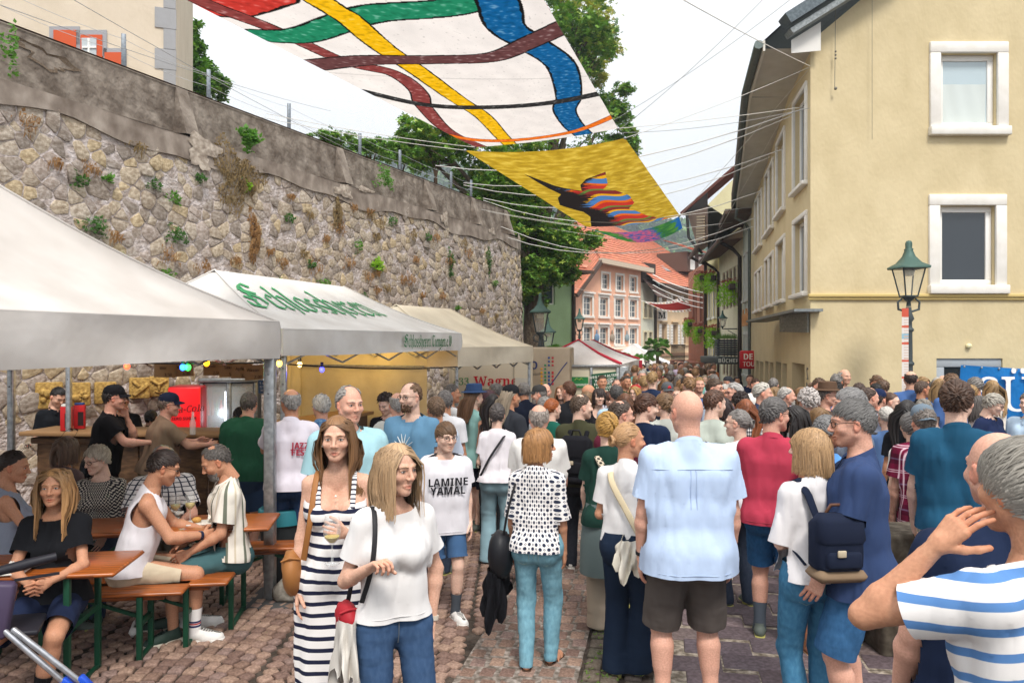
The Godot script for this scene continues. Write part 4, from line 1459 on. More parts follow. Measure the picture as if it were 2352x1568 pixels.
	b.grid(func(u,v): var q = 4.0 + v * 3.0; var i0 = mini(int(q),6); var f = q - i0; return wall_at(u * l,(lerpf(prof[i0][0],prof[i0 + 1][0],f) if i0 > 0 else lerpf(top.call(u * l) - 0.06,prof[1][0],f)),lerpf(prof[i0][1],prof[i0 + 1][1],f)),90,9)
	part("concrete_parapet",b,conc,w)
	var back := G.new()
	back.grid(func(u,v): return wall_at(u * l,6.515,-0.6 - v * 3.0),20,2)
	part("coping",back,conc,w)
	var rust := G.new()
	rust.grid(func(u,v): return wall_at(2.0 + u * 22.0,6.528,-0.31 - v * 0.25),40,1)
	part("coping_strip",rust,mat("9b7d66",0.9,{"tex": noise_tex("conc",0.012,Color(0.6,0.57,0.55),Color.WHITE,6,512),"scale": 0.8,"world": true}),w)
	for u in [8.6,12.9,16.6,19.3,21.6]:
		var f := G.new()
		var p := func(x: float,y: float,o: float) -> Vector3: return wall_at(u + x,y,o)
		f.quad(p.call(-0.14,5.66,0.0),p.call(0.14,5.66,0.0),p.call(0.12,6.5,-0.28),p.call(-0.12,6.5,-0.28),p.call(0,5.7,-0.6))
		f.flat_tri(p.call(-0.14,5.66,0.0),p.call(-0.12,6.5,-0.28),p.call(-0.16,5.7,-0.32),p.call(0,5.9,-0.25))
		f.flat_tri(p.call(0.14,5.66,0.0),p.call(0.12,6.5,-0.28),p.call(0.16,5.7,-0.32),p.call(0,5.9,-0.25))
		part("buttress",f,conc,w)
	var pale := mat("cfc4b6",0.95,{"tex": noise_tex("conc",0.012,Color(0.75,0.73,0.7),Color.WHITE,6,512),"scale": 1.2,"world": true})
	for e in [[8.75,5.48,0.34,0.2],[8.7,5.25,0.2,0.16],[12.6,5.44,0.3,0.14],[13.4,5.62,0.28,0.06],[17.0,5.5,0.2,0.18],[19.9,5.55,0.22,0.1],[22.0,5.6,0.22,0.1]]:
		var f := G.new()
		var rr := r.randf() * 6.0
		f.grid(func(u,v): var a = u * TAU; var q = v * (1.0 + 0.25 * sin(a * 3.0 + rr) + 0.15 * sin(a * 7.0)); return wall_at(e[0] + cos(a) * e[2] * q,e[1] + sin(a) * e[3] * q,0.066 + 0.01 * (1.0 - v)),22,3)
		part("plaster_patch",f,pale,w)
	var hole := G.new()
	hole.grid(func(u,v): var a = u * TAU; var q = v * (1.0 + 0.3 * sin(a * 3.0) + 0.2 * sin(a * 8.0)); return wall_at(wall_u(135.0) + cos(a) * 0.42 * q,6.22 - cos(a) * 0.06 + sin(a) * 0.13 * q,-0.3 - 0.05 * (1.0 - v)),26,4)
	part("broken_render",hole,mat("7d6f60",1.0,{"tex": noise_tex("rub",0.025,Color(0.66,0.62,0.58),Color.WHITE,5),"scale": 5.0,"world": true,"normal": normal_tex("roughn",0.04,14.0,5,512)}),w)
	var leaf := {"a": mat("4c7a2c",0.6,{"back": "6b9a3a"}),"b": mat("7faa2c",0.6,{"back": "9ac040"}),"c": mat("3a5f2a",0.6,{"back": "557f38"}),"d": mat("8a6a44",0.9,{"back": "7a5a38"}),"e": mat("7d6b4a",0.9,{"back": "6a5a38"})}
	var plants := [["bushy green fig plant growing from the ledge of the stone wall",568,318,0.3,260,"a"],["large hanging mat of mixed moss and weeds below the ledge, widest on the wall",540,405,0.66,1900,"e"],["pale yellow green leafy sprig under the hanging moss mat",560,430,0.16,40,"b"],["loose shrub growing on the far ledge of the wall",880,410,0.42,380,"a"],["hanging weeds in the wall below the loose shrub",770,490,0.42,800,"e"],["dark green clump on the wall above the first white tent roof",205,523,0.26,160,"c"],["tall thin ivy strand near the far rounded end of the wall",1118,600,0.5,260,"c"],["thin ivy strand left of the tallest one on the wall",1030,600,0.4,160,"c"],["hanging dry brown roots in the middle of the wall",575,540,0.55,800,"d"],["green clump under a trailing stem in the wall above the lettered tent",395,540,0.26,150,"c"],["bright yellow green creeper on the wall between the white and cream tent",860,610,0.24,120,"b"],["white flowering weed at the left end of the parapet",18,110,0.4,160,"a"]]
	for q in 70:
		plants.append(["small dry brown tuft of roots in the wall joints" if q % 2 else "small green tuft growing from the wall joints",r.randf_range(10,1150),0.0,r.randf_range(0.08,0.26),75,"d" if q % 2 else ["a","c","e"][q % 3]])
	for q in plants.size():
		var e: Array = plants[q]
		var u := wall_u(e[1])
		var y: float
		if e[2] == 0.0:
			y = r.randf_range(2.9,5.2)
		else:
			y = EYE + (784.0 - e[2]) / 1700.0 * -wall_at(u,4.0).z
		var f := G.new()
		var tall: bool = "strand" in e[0] or "hanging" in e[0] or "weed at" in e[0]
		for k in int(e[4]):
			var a := r.randf() * TAU; var s: float = e[3] * sqrt(r.randf()) * (0.78 + 0.34 * sin(a * 3.0 + q) + 0.16 * sin(a * 7.0))
			var c := wall_at(u + cos(a) * s * (0.3 if tall and not "mat" in e[0] else 1.0),y + sin(a) * s * (1.0 if tall else 0.75),0.03 + r.randf() * 0.16 * (1.0 - s / e[3]))
			if e[5] in ["d","e"] and r.randf() < 0.75:
				var len := r.randf_range(0.03,0.12)
				f.flat_tri(c,c + Vector3(r.randf_range(0.008,0.022),0.005,0.0),c + Vector3(r.randf_range(-0.02,0.02),-len,r.randf_range(0,0.02)),c + Vector3(-1,0,-2))
				continue
			var sz := r.randf_range(0.02,0.05) * (1.7 if e[5] == "b" or "fig" in e[0] else 1.0)
			var b2 := Basis.from_euler(Vector3(r.randf_range(-1.2,0.5),r.randf() * TAU,r.randf_range(-0.8,0.8)))
			f.quad(c,c + b2 * Vector3(sz * 0.6,0,sz * 0.6),c + b2 * Vector3(0,0.004,sz * 1.5),c + b2 * Vector3(-sz * 0.6,0,sz * 0.6),c + Vector3(-1,-2,-2))
		var gr := "small tufts scattered over the stone wall" if e[2] == 0.0 else "plants on the stone wall"
		var o := tag(part("wall_plant",f,leaf[e[5]],self),e[0],"plant",gr)
	var pm := metal("8b939b",0.5)
	var tops: Array = []
	for px in [12.0,325.0,518.0,700.0,860.0,950.0,1065.0,1110.0]:
		var u := wall_u(px)
		var p := wall_at(u,6.5,-0.42)
		var f := G.new()
		f.box(Transform3D(Basis(Vector3.UP,0.43),p + Vector3(0,0.28,0)),Vector3(0.07,0.6,0.05),0.006)
		var side: String = {12.0: "the dormer house",325.0: "the grey quoins of the house",518.0: "the small tree",700.0: "the open sky",860.0: "the first hedge",950.0: "the big tree's left edge",1065.0: "the thick bundle of cables",1110.0: "the rounded wall end"}[px]
		tag(part("fence_post",f,pm,self),"grey steel fence post on the parapet in front of %s" % side,"post","steel posts along the parapet")
		tops.append(p + Vector3(0,0.5,0))
	for hh in [0.0,-0.22]:
		for q in tops.size() - 1:
			var f := G.new()
			wire(f,tops[q] + Vector3(0,hh,0),tops[q + 1] + Vector3(0,hh,0),0.004,0.05)
			tag(part("fence_wire",f,mat("b9bcbf",0.5),self),"%s thin wire on the parapet, starting at the %s post" % ["upper" if hh == 0.0 else "lower",["first","second","third","fourth","fifth","sixth","seventh"][q]],"wire","wires between the parapet posts")

func wall_u(px: float) -> float:
	var k := (px - 1176.0) / 1700.0
	var l := WALL_A.distance_to(WALL_B)
	var dir := (WALL_B - WALL_A) / l
	return (k * WALL_A.y - WALL_A.x) / (dir.x - k * dir.y)

func wire(g: G,a: Vector3,b: Vector3,rad: float,sag: float) -> void:
	var pts := PackedVector3Array(); var rr := PackedFloat32Array()
	for q in 9:
		var f := q / 8.0
		pts.append(a.lerp(b,f) - Vector3(0,sag * 4.0 * f * (1.0 - f),0)); rr.append(rad)
	g.tube(pts,rr,5)

func cut(poly: PackedVector2Array,p: Vector2,n: Vector2,gap: float) -> PackedVector2Array:
	var out := PackedVector2Array()
	for q in poly.size():
		var a := poly[q]; var b := poly[(q + 1) % poly.size()]
		var da := (a - p).dot(n) + gap; var db := (b - p).dot(n) + gap
		if da <= 0.0:
			out.append(a)
		if (da < 0.0) != (db < 0.0):
			out.append(a.lerp(b,da / (da - db)))
	return out

func stone(g: G,p: Vector3,ring: PackedVector2Array,c: Vector2,proud: float,tx: float,ty: float) -> void:
	var n := ring.size()
	var k := g.v.size()
	var mid := wall_at(p.x + c.x,p.y + c.y,proud * 1.1)
	var out := (wall_at(p.x,p.y,1.0) - wall_at(p.x,p.y,0.0)).normalized()
	for lay_ in 3:
		for q in n:
			var e := ring[q]
			var s: float = [1.0,0.98,0.9][lay_]
			var o: float = [-0.03,proud * 0.7,proud][lay_] + ((e.x - c.x) * tx + (e.y - c.y) * ty) * (0.0 if lay_ == 0 else 1.0)
			var pt := wall_at(p.x + c.x + (e.x - c.x) * s,p.y + c.y + (e.y - c.y) * s,o)
			var side := (pt - mid); side = (side - out * side.dot(out)).normalized()
			g.p(pt,(side * [1.0,0.8,0.25][lay_] + out * [0.0,0.6,1.0][lay_]).normalized())
	for lay_ in 2:
		for q in n:
			var a := k + lay_ * n + q; var b := k + lay_ * n + (q + 1) % n
			g.tri(a,b,b + n); g.tri(a,b + n,a + n)
	var m := g.p(mid,out)
	for q in n:
		g.tri(k + 2 * n + q,k + 2 * n + (q + 1) % n,m)

# ------------------------------------------------------------------ buildings
func plaster(hex: String) -> StandardMaterial3D:
	return mat(hex,0.95,{"tex": noise_tex("plaster",0.006,Color(0.945,0.94,0.925),Color.WHITE,6,512),"scale": Vector3(0.35,0.22,0.35),"world": true,"normal": normal_tex("plastern",0.12,2.0,3),"nscale": 0.12,"spec": 0.2})

func framed(a: Vector3,b: Vector3,out: Vector3,y0: float,y1: float) -> Transform3D:
	var x := (b - a); x.y = 0.0
	x = x.normalized()
	return Transform3D(Basis(x,Vector3.UP,out),Vector3((a.x + b.x) * 0.5,y0,(a.z + b.z) * 0.5))

func wall_panel(parent: Node,a: Vector2,b: Vector2,y0: float,y1: float,mt: Material,holes: Array,deep := 0.22,tops: Array = []) -> Transform3D:
	var l := a.distance_to(b)
	var dir := Vector3(b.x - a.x,0,-(b.y - a.y)) / l
	var out := dir.cross(Vector3.UP)
	if out.dot(Vector3(-a.x,0,a.y)) < 0.0:
		out = -out
	var fr := Transform3D(Basis(dir,Vector3.UP,out),Vector3(a.x,0,-a.y))
	var xs := [0.0,l]; var ys := [y0,y1]
	for h in holes:
		xs += [h[0],h[1]]; ys += [h[2],h[3]]
	xs.sort(); ys.sort()
	var g := G.new()
	for i in xs.size() - 1:
		for j in ys.size() - 1:
			var cx: float = (xs[i] + xs[i + 1]) * 0.5; var cy: float = (ys[j] + ys[j + 1]) * 0.5
			if xs[i + 1] - xs[i] < 0.001 or ys[j + 1] - ys[j] < 0.001:
				continue
			var open := false
			for h in holes:
				if cx > h[0] and cx < h[1] and cy > h[2] and cy < h[3]:
					open = true
			if not open:
				g.quad(fr * Vector3(xs[i],ys[j],0),fr * Vector3(xs[i + 1],ys[j],0),fr * Vector3(xs[i + 1],ys[j + 1],0),fr * Vector3(xs[i],ys[j + 1],0),fr * Vector3(cx,cy,-1))
	for h in holes:
		var c := fr * Vector3((h[0] + h[1]) * 0.5,(h[2] + h[3]) * 0.5,-0.1)
		for e in [[h[0],h[2],h[1],h[2]],[h[1],h[2],h[1],h[3]],[h[1],h[3],h[0],h[3]],[h[0],h[3],h[0],h[2]]]:
			var k := g.v.size()
			g.quad(fr * Vector3(e[0],e[1],0),fr * Vector3(e[2],e[3],0),fr * Vector3(e[2],e[3],-deep),fr * Vector3(e[0],e[1],-deep),c * 2.0 - fr * Vector3((e[0] + e[2]) * 0.5,(e[1] + e[3]) * 0.5,-0.1) + (fr * Vector3((e[0] + e[2]) * 0.5,(e[1] + e[3]) * 0.5,-0.1) - c) * 4.0)
	for t in tops:
		for q in range(1,t.size() - 1):
			g.flat_tri(fr * Vector3(t[0].x,t[0].y,0),fr * Vector3(t[q].x,t[q].y,0),fr * Vector3(t[q + 1].x,t[q + 1].y,0),fr * Vector3(t[q].x,t[q].y,-1))
	part("wall",g,mt,parent)
	return fr

func window(parent: Node,fr: Transform3D,h: Array,o := {}) -> void:
	var w: float = h[1] - h[0]; var hh: float = h[3] - h[2]
	var c := Vector3((h[0] + h[1]) * 0.5,(h[2] + h[3]) * 0.5,0)
	var at_ := Transform3D(fr.basis,fr * c)
	var deep: float = o.get("deep",0.14)
	var root := Node3D.new()
	root.name = numbered("window",parent)
	parent.add_child(root,true)
	var g := G.new()
	var fw: float = o.get("frame",0.07)
	for e in [[0,-hh / 2 + fw / 2,w,fw],[0,hh / 2 - fw / 2,w,fw],[-w / 2 + fw / 2,0,fw,hh - 2 * fw],[w / 2 - fw / 2,0,fw,hh - 2 * fw]]:
		g.box(at_ * Transform3D(Basis(),Vector3(e[0],e[1],-deep)),Vector3(e[2],e[3],0.06),0.0 if o.get("far",false) else 0.01)
	if o.get("bars",0) > 0:
		g.box(at_ * Transform3D(Basis(),Vector3(0,0,-deep)),Vector3(0.05,hh - 2 * fw,0.05))
		for q in o.bars:
			g.box(at_ * Transform3D(Basis(),Vector3(0,-hh / 2 + hh * (q + 1) / (o.bars + 1),-deep + 0.003)),Vector3(w - 2 * fw,0.035,0.045))
	part("frame",g,mat(o.get("fcol","e9e7e2"),0.5),root)
	var p := G.new()
	p.quad(at_ * Vector3(-w / 2 + fw,-hh / 2 + fw,-deep),at_ * Vector3(w / 2 - fw,-hh / 2 + fw,-deep),at_ * Vector3(w / 2 - fw,hh / 2 - fw,-deep),at_ * Vector3(-w / 2 + fw,hh / 2 - fw,-deep),at_ * Vector3(0,0,-2))
	part("pane",p,mat(o.get("glass","39434c"),0.06,{"spec": 0.9}),root)
	if o.has("surround"):
		var s: float = o.surround; var pr: float = o.get("proud",0.05)
		var sg := G.new()
		var bv := 0.0 if o.get("far",false) else 0.012
		sg.box(at_ * Transform3D(Basis(),Vector3(0,hh / 2 + s / 2,pr / 2 - 0.01)),Vector3(w + 2 * s,s,pr + 0.02),bv)
		for q in [-1.0,1.0]:
			sg.box(at_ * Transform3D(Basis(),Vector3(q * (w / 2 + s / 2),0,pr / 2 - 0.01)),Vector3(s,hh,pr + 0.02),bv)
		part("surround",sg,mat(o.get("scol","efece6"),0.7,{"tex": noise_tex("plaster",0.006,Color(0.945,0.94,0.925),Color.WHITE,6,512),"scale": 0.8,"world": true}),root)
		var si := G.new()
		si.box(at_ * Transform3D(Basis(),Vector3(0,-hh / 2 - s * 0.4,pr / 2 + 0.02)),Vector3(w + 2 * s + 0.03,s * 0.8,pr + 0.09),bv)
		part("sill",si,mat(o.get("scol","efece6"),0.7,{"tex": noise_tex("plaster",0.006,Color(0.945,0.94,0.925),Color.WHITE,6,512),"scale": 0.8,"world": true}),root)
	if o.get("cornice",false):
		var cg := G.new()
		cg.box(at_ * Transform3D(Basis(),Vector3(0,hh / 2 + o.get("surround",0.1) + 0.07,0.07)),Vector3(w + 0.4,0.1,0.2))
		part("cornice",cg,mat(o.get("scol","efece6"),0.7),root)
	if o.has("shutter"):
		for q in [-1.0,1.0]:
			var hg := G.new()
			hg.box(at_ * Transform3D(Basis(),Vector3(q * (w * 0.5 + w * 0.29),0,0.04)),Vector3(w * 0.5,hh,0.04))
			for k in 7:
				hg.box(at_ * Transform3D(Basis(Vector3.RIGHT,0.5),Vector3(q * (w * 0.5 + w * 0.29),-hh / 2 + hh * (k + 0.5) / 7,0.065)),Vector3(w * 0.38,hh / 9,0.012))
			part("shutter",hg,mat(o.shutter,0.7),root)

func tile_roof(parent: Node,a: Vector3,b: Vector3,c: Vector3,d: Vector3,called := "roof",hex := "cd8468") -> void:
	var n := maxi(4,int(a.distance_to(d) / 0.33))
	var m := maxi(2,int(a.distance_to(b) / 0.26))
	var up := (d - a).normalized()
	var nrm := (b - a).cross(d - a).normalized()
	if nrm.y < 0.0:
		nrm = -nrm
	var g := G.new()
	var r := RandomNumberGenerator.new()
	r.seed = hash(parent.name) + int(a.x * 10.0)
	for q in n:
		var l0 := a.lerp(d,float(q) / n); var r0 := b.lerp(c,float(q) / n)
		var l1 := a.lerp(d,minf(1.0,(q + 1.1) / n)); var r1 := b.lerp(c,minf(1.0,(q + 1.1) / n))
		for w in m:
			var f0 := float(w) / m; var f1 := (w + 0.97) / m
			var s := r.randf_range(0.72,1.0)
			g.col = Color(s,s * r.randf_range(0.92,1.0),s * r.randf_range(0.9,1.0))
			var lift := nrm * (0.05 + r.randf() * 0.012)
			g.quad(l0.lerp(r0,f0) + lift,l0.lerp(r0,f1) + lift,l1.lerp(r1,f1) + nrm * 0.012,l1.lerp(r1,f0) + nrm * 0.012,a - nrm * 9.0)
			g.quad(l0.lerp(r0,f0),l0.lerp(r0,f1),l0.lerp(r0,f1) + lift,l0.lerp(r0,f0) + lift,(a + b) * 0.5 + up * 90.0)
	g.col = Color.WHITE * 0.6
	g.quad(a,b,c,d,a - nrm * 9.0)
	var o := part(called,g,mat(hex,0.9,{"vc": true}),parent,true)
	o.set_meta("kind","stuff")

func pipe(parent: Node,called: String,pts: Array,rad: float,hex: String) -> void:
	var g := G.new()
	var rr := PackedFloat32Array()
	for q in pts:
		rr.append(rad)
	g.tube(PackedVector3Array(pts),rr,8)
	part(called,g,metal(hex,0.5),parent)

func corner_house() -> void:
	var h := thing("corner_house","yellow rendered corner house with white window surrounds and grey gutter","house")
	var wallm := plaster("d9c9a3")
	var w1 := [3.36 - 0.72 + 0.2,3.36 + 0.72 - 0.2,4.02,5.62];
	var X := func(px: float) -> float: return (px - 1176.0) / 1700.0 * 13.5 - 5.45
	var Y := func(py: float) -> float: return EYE - (py - 784.0) / 1700.0 * 13.5
	w1 = [X.call(2160),X.call(2290),Y.call(292),Y.call(122)]
	var w2 := [X.call(2158),X.call(2286),Y.call(655),Y.call(472)]
	var w3 := [X.call(2152),X.call(2304),-0.2,Y.call(823)]
	var fr := wall_panel(h,Vector2(5.45,13.5),Vector2(13.0,13.5),-0.3,7.62,wallm,[w1,w2,w3],0.2,[[Vector2(0.0,7.62),Vector2(1.0,8.45),Vector2(3.4,10.4),Vector2(7.55,10.4),Vector2(7.55,7.62)]])
	window(h,fr,w1,{"surround": 0.2,"frame": 0.11,"deep": 0.12,"fcol": "f1f0ec","glass": "b9cbd2"})
	window(h,fr,w2,{"surround": 0.2,"frame": 0.11,"deep": 0.12,"fcol": "f1f0ec","glass": "2d343b"})
	window(h,fr,w3,{"frame": 0.16,"deep": 0.06,"fcol": "a7aeb4","glass": "2a2824"})
	var bl := G.new()
	bl.grid(func(u,v): return fr * Vector3(lerpf(w1[0] + 0.1,w1[1] - 0.13,u),lerpf(w1[2] + 0.1,w1[2] + 0.82,v),-0.112 + 0.006 * sin(u * 17.0 + v * 3.0)),24,8)
	part("window_cloth",bl,mat("cfd8d6",0.9),h)
	var g := G.new()
	g.box(Transform3D(Basis(),fr * Vector3(3.75,Y.call(679),0.03)),Vector3(7.6,0.06,0.07),0.01)
	g.box(Transform3D(Basis(),fr * Vector3(3.75,Y.call(686),0.02)),Vector3(7.6,0.05,0.04),0.01)
	part("belt_course",g,mat("cdb678",0.9),h)
	g = G.new()
	g.lathe(Transform3D(Basis(Vector3.RIGHT,PI / 2),fr * Vector3(X.call(2224),Y.call(794),0.03)),PackedVector2Array([Vector2(0.045,-0.02),Vector2(0.045,0.02),Vector2(0.0,0.025)]),16)
	part("round_vent",g,mat("ece3b4",0.6),h)
	var line := [Vector2(5.45,13.5),Vector2(5.83,15.6),Vector2(6.42,18.1),Vector2(7.02,20.6),Vector2(7.62,23.2),Vector2(7.95,24.6)]
	var eave := [7.45,7.3,7.05,6.85,6.65,6.5]
	var s0 := 0.0
	for q in 5:
		var a: Vector2 = line[q]; var b: Vector2 = line[q + 1]
		var l := a.distance_to(b)
		var holes := []
		var up := 6.9 - 0.16 * q; var base := 5.15 - 0.07 * q
		var spots: Array = [[0.35,1.45],[0.55,1.9],[0.15,1.0,1.2,2.05],[0.5,1.3,1.6,2.4],[]][q]
		for k in range(0,spots.size(),2):
			holes.append([spots[k],spots[k + 1],base,up])
			holes.append([spots[k],spots[k + 1],3.08,4.5 - 0.1 * q])
		var wins := holes.duplicate()
		var low: Array = [[0.5,1.75],[0.25,1.0,1.25,2.3],[0.2,1.1,1.35,2.35],[0.2,1.2,1.4,2.4],[0.2,1.2]][q]
		for k in range(0,low.size(),2):
			holes.append([low[k],low[k + 1],-0.6,1.72 - 0.05 * q])
		var f2 := wall_panel(h,a,b,-0.7,eave[q],wallm,holes,0.9 if q == 0 else 0.45,[])
		for k in wins:
			window(h,f2,k,{"surround": 0.1,"frame": 0.07,"proud": 0.045,"deep": 0.12,"fcol": "f1f0ec","glass": "6d7880"})
		for k in range(0,low.size(),2):
			if q == 0:
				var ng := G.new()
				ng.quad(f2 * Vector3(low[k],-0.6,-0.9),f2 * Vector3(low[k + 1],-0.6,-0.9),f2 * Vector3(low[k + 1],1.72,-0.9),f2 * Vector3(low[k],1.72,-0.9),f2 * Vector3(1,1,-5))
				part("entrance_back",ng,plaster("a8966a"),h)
			else:
				window(h,f2,[low[k],low[k + 1],-0.6,1.72 - 0.05 * q],{"frame": 0.06,"deep": 0.3,"fcol": "6f777d","glass": "4e5f5a"})
		var nrm := f2.basis.z
		var ends := [f2 * Vector3(0,eave[q],0),f2 * Vector3(l,eave[q + 1],0)]
		var outs := [ends[0] + nrm * (0.85 - 0.08 * q) + Vector3(0,0.05,0),ends[1] + nrm * (0.77 - 0.08 * q) + Vector3(0,0.05,0)]
		if q == 0:
			outs[0] += Vector3(0,0,0.12)
			ends[0] += Vector3(0,0,0.12)
		g = G.new()
		g.quad(ends[0],ends[1],outs[1],outs[0],(ends[0] + outs[1]) * 0.5 + Vector3(0,3,0))
		part("soffit",g,mat("c9c6bd",0.8,{"tex": noise_tex("plaster",0.006,Color(0.945,0.94,0.925),Color.WHITE,6,512),"scale": 0.6,"world": true}),h)
		g = G.new()
		g.bar(outs[0] + Vector3(0,0.06,0),outs[1] + Vector3(0,0.06,0),0.04,0.2)
		part("fascia",g,mat("d9d6cc",0.7),h)
		pipe(h,"gutter",[outs[0] + nrm * 0.1 + Vector3(0,0.08,0.02),outs[1] + nrm * 0.1 + Vector3(0,0.08,0)],0.085,"6d7876")
		var ridge := [outs[0] - nrm * 3.6 + Vector3(0,3.3,0),outs[1] - nrm * 3.6 + Vector3(0,3.3,0)]
		g = G.new()
		g.quad(outs[0] + Vector3(0,0.16,0),outs[1] + Vector3(0,0.16,0),ridge[1],ridge[0],outs[0] - Vector3(0,9,0))
		g.quad(outs[0] + Vector3(0,0.11,0),outs[1] + Vector3(0,0.11,0),ridge[1] - Vector3(0,0.05,0),ridge[0] - Vector3(0,0.05,0),outs[0] + Vector3(0,9,0))
		part("roof",g,metal("5f6a70",0.6),h)
	var nose := at(1800,62,13.2)
	g = G.new()
	g.bar(at(1803,50,13.2),at(2080,-125,13.2),0.35,0.2)
	part("verge",g,metal("6b757b",0.55),h)
	g = G.new()
	g.bar(at(1812,78,13.25),at(2080,-88,13.25),0.3,0.1)
	part("verge_board",g,metal("9aa0a2",0.6),h)
	g = G.new()
	g.flat_tri(at(1818,122,13.33),at(1886,116,13.33),at(1886,50,13.33),Vector3(5,7,-20))
	g.flat_tri(at(1818,122,13.33),at(1886,50,13.33),at(1818,92,13.33),Vector3(5,7,-20))
	part("box_end",g,mat("e6e4de",0.7),h)
	pipe(h,"downpipe",[at(1694,478,23.5),at(1690,500,23.5),at(1712,512,23.6),at(1722,530,23.8),at(1722,880,24.0)],0.05,"6d7876")
	g = G.new()
	g.bar(at(1858,712,13.3),at(1738,738,18.3),0.5,0.05)
	part("canopy",g,metal("9da3a4",0.5),h)
	for q in 8:
		g = G.new()
		var t := q / 7.0
		g.box(Transform3D(Basis(Vector3.UP,0.4),at(lerpf(1853,1797,t),lerpf(741,742,t),lerpf(13.55,15.0,t))),Vector3(0.05,0.36,0.09))
		part("louvre_fin",g,metal("8b8a80",0.5),h)
	for b in [["2",845],["4",862]]:
		put("house_number",lettering(b[0],0.3,0.012),mat("6d6a62",0.6),h,Transform3D(Basis(Vector3(0.21,0,-0.98),Vector3.UP,Vector3(-0.98,0,-0.21)),Vector3(5.49 if b[0] == "2" else 5.485,b[1] * 0.0 + (1.55 if b[0] == "2" else 1.27),-13.75 if b[0] == "2" else -13.75)))
	for e in [[1920,0,200,0.006],[2004,-30,320,0.004]]:
		g = G.new()
		wire(g,at(e[0],e[1],13.4),at(e[0] - (0 if e[0] > 1950 else 2),e[2],13.4),e[3],0.0)
		if e[0] < 1950:
			for q in 3:
				g.ball(Transform3D(Basis.from_scale(Vector3.ONE * 0.02),at(1920,118 + q * 8,13.4)),8,5)
			g.ball(Transform3D(Basis.from_scale(Vector3.ONE * 0.03),at(1920,203,13.4)),8,5)
		tag(part("hanging_wire",g,mat("77746c",0.6),self),"short wire with round insulators hanging down the yellow gable" if e[0] < 1950 else "long pale cord hanging straight down the yellow gable","wire")

func box_house(h: Node,a: Vector2,b: Vector2,deep: float,y0: float,y1: float,hex: String,holes: Array,o := {}) -> Transform3D:
	var fr := wall_panel(h,a,b,y0,y0 + 0.01 if o.has("open") else y1,plaster(hex),holes,0.2,o.get("tops",[]))
	var l := a.distance_to(b)
	var g := G.new()
	var c := fr * Vector3(l / 2,(y0 + y1) / 2,-deep / 2)
	for e in [[Vector3(0,0,0),Vector3(0,0,-deep)],[Vector3(l,0,0),Vector3(l,0,-deep)],[Vector3(0,0,-deep),Vector3(l,0,-deep)]]:
		g.quad(fr * (e[0] + Vector3(0,y0,0)),fr * (e[1] + Vector3(0,y0,0)),fr * (e[1] + Vector3(0,y1,0)),fr * (e[0] + Vector3(0,y1,0)),c)
	part("side_wall",g,plaster(hex),h)
	for k in holes:
		window(h,fr,k,o)
	return fr

func flower_box(p: Vector3,w: float,label: String) -> void:
	var h := thing("flower_box",label,"flower box",Vector3.ZERO,0.0,"hanging flower boxes on the right houses")
	var g := G.new()
	g.box(Transform3D(Basis(Vector3.UP,1.35),p),Vector3(w,0.2,0.22),0.02)
	part("box",g,mat("4a3f36",0.8),h)
	var r := RandomNumberGenerator.new()
	r.seed = int(p.x * 100.0 + p.y * 31.0)
	for kind in [["trailing_leaves","8fbe2a",900,-0.7,0.2],["red_blooms","8a4434",160,0.1,0.35]]:
		g = G.new()
		for q in kind[2]:
			var c := p + Vector3(r.randf_range(-0.28,0.1),lerpf(kind[3],kind[4],pow(r.randf(),0.7)),r.randf_range(-0.4,0.4) * w)
			c.x -= 0.1 * (p.y - c.y)
			var b := Basis.from_euler(Vector3(r.randf_range(-1.3,0.6),r.randf() * TAU,0))
			var s := r.randf_range(0.04,0.08)
			g.quad(c,c + b * Vector3(s * 0.6,0,s * 0.7),c + b * Vector3(0,0,s * 1.5),c + b * Vector3(-s * 0.6,0,s * 0.7),c + Vector3(0,-3,0))
		part(kind[0],g,mat(kind[1],0.7,{"back": kind[1]}),h).set_meta("kind","stuff")

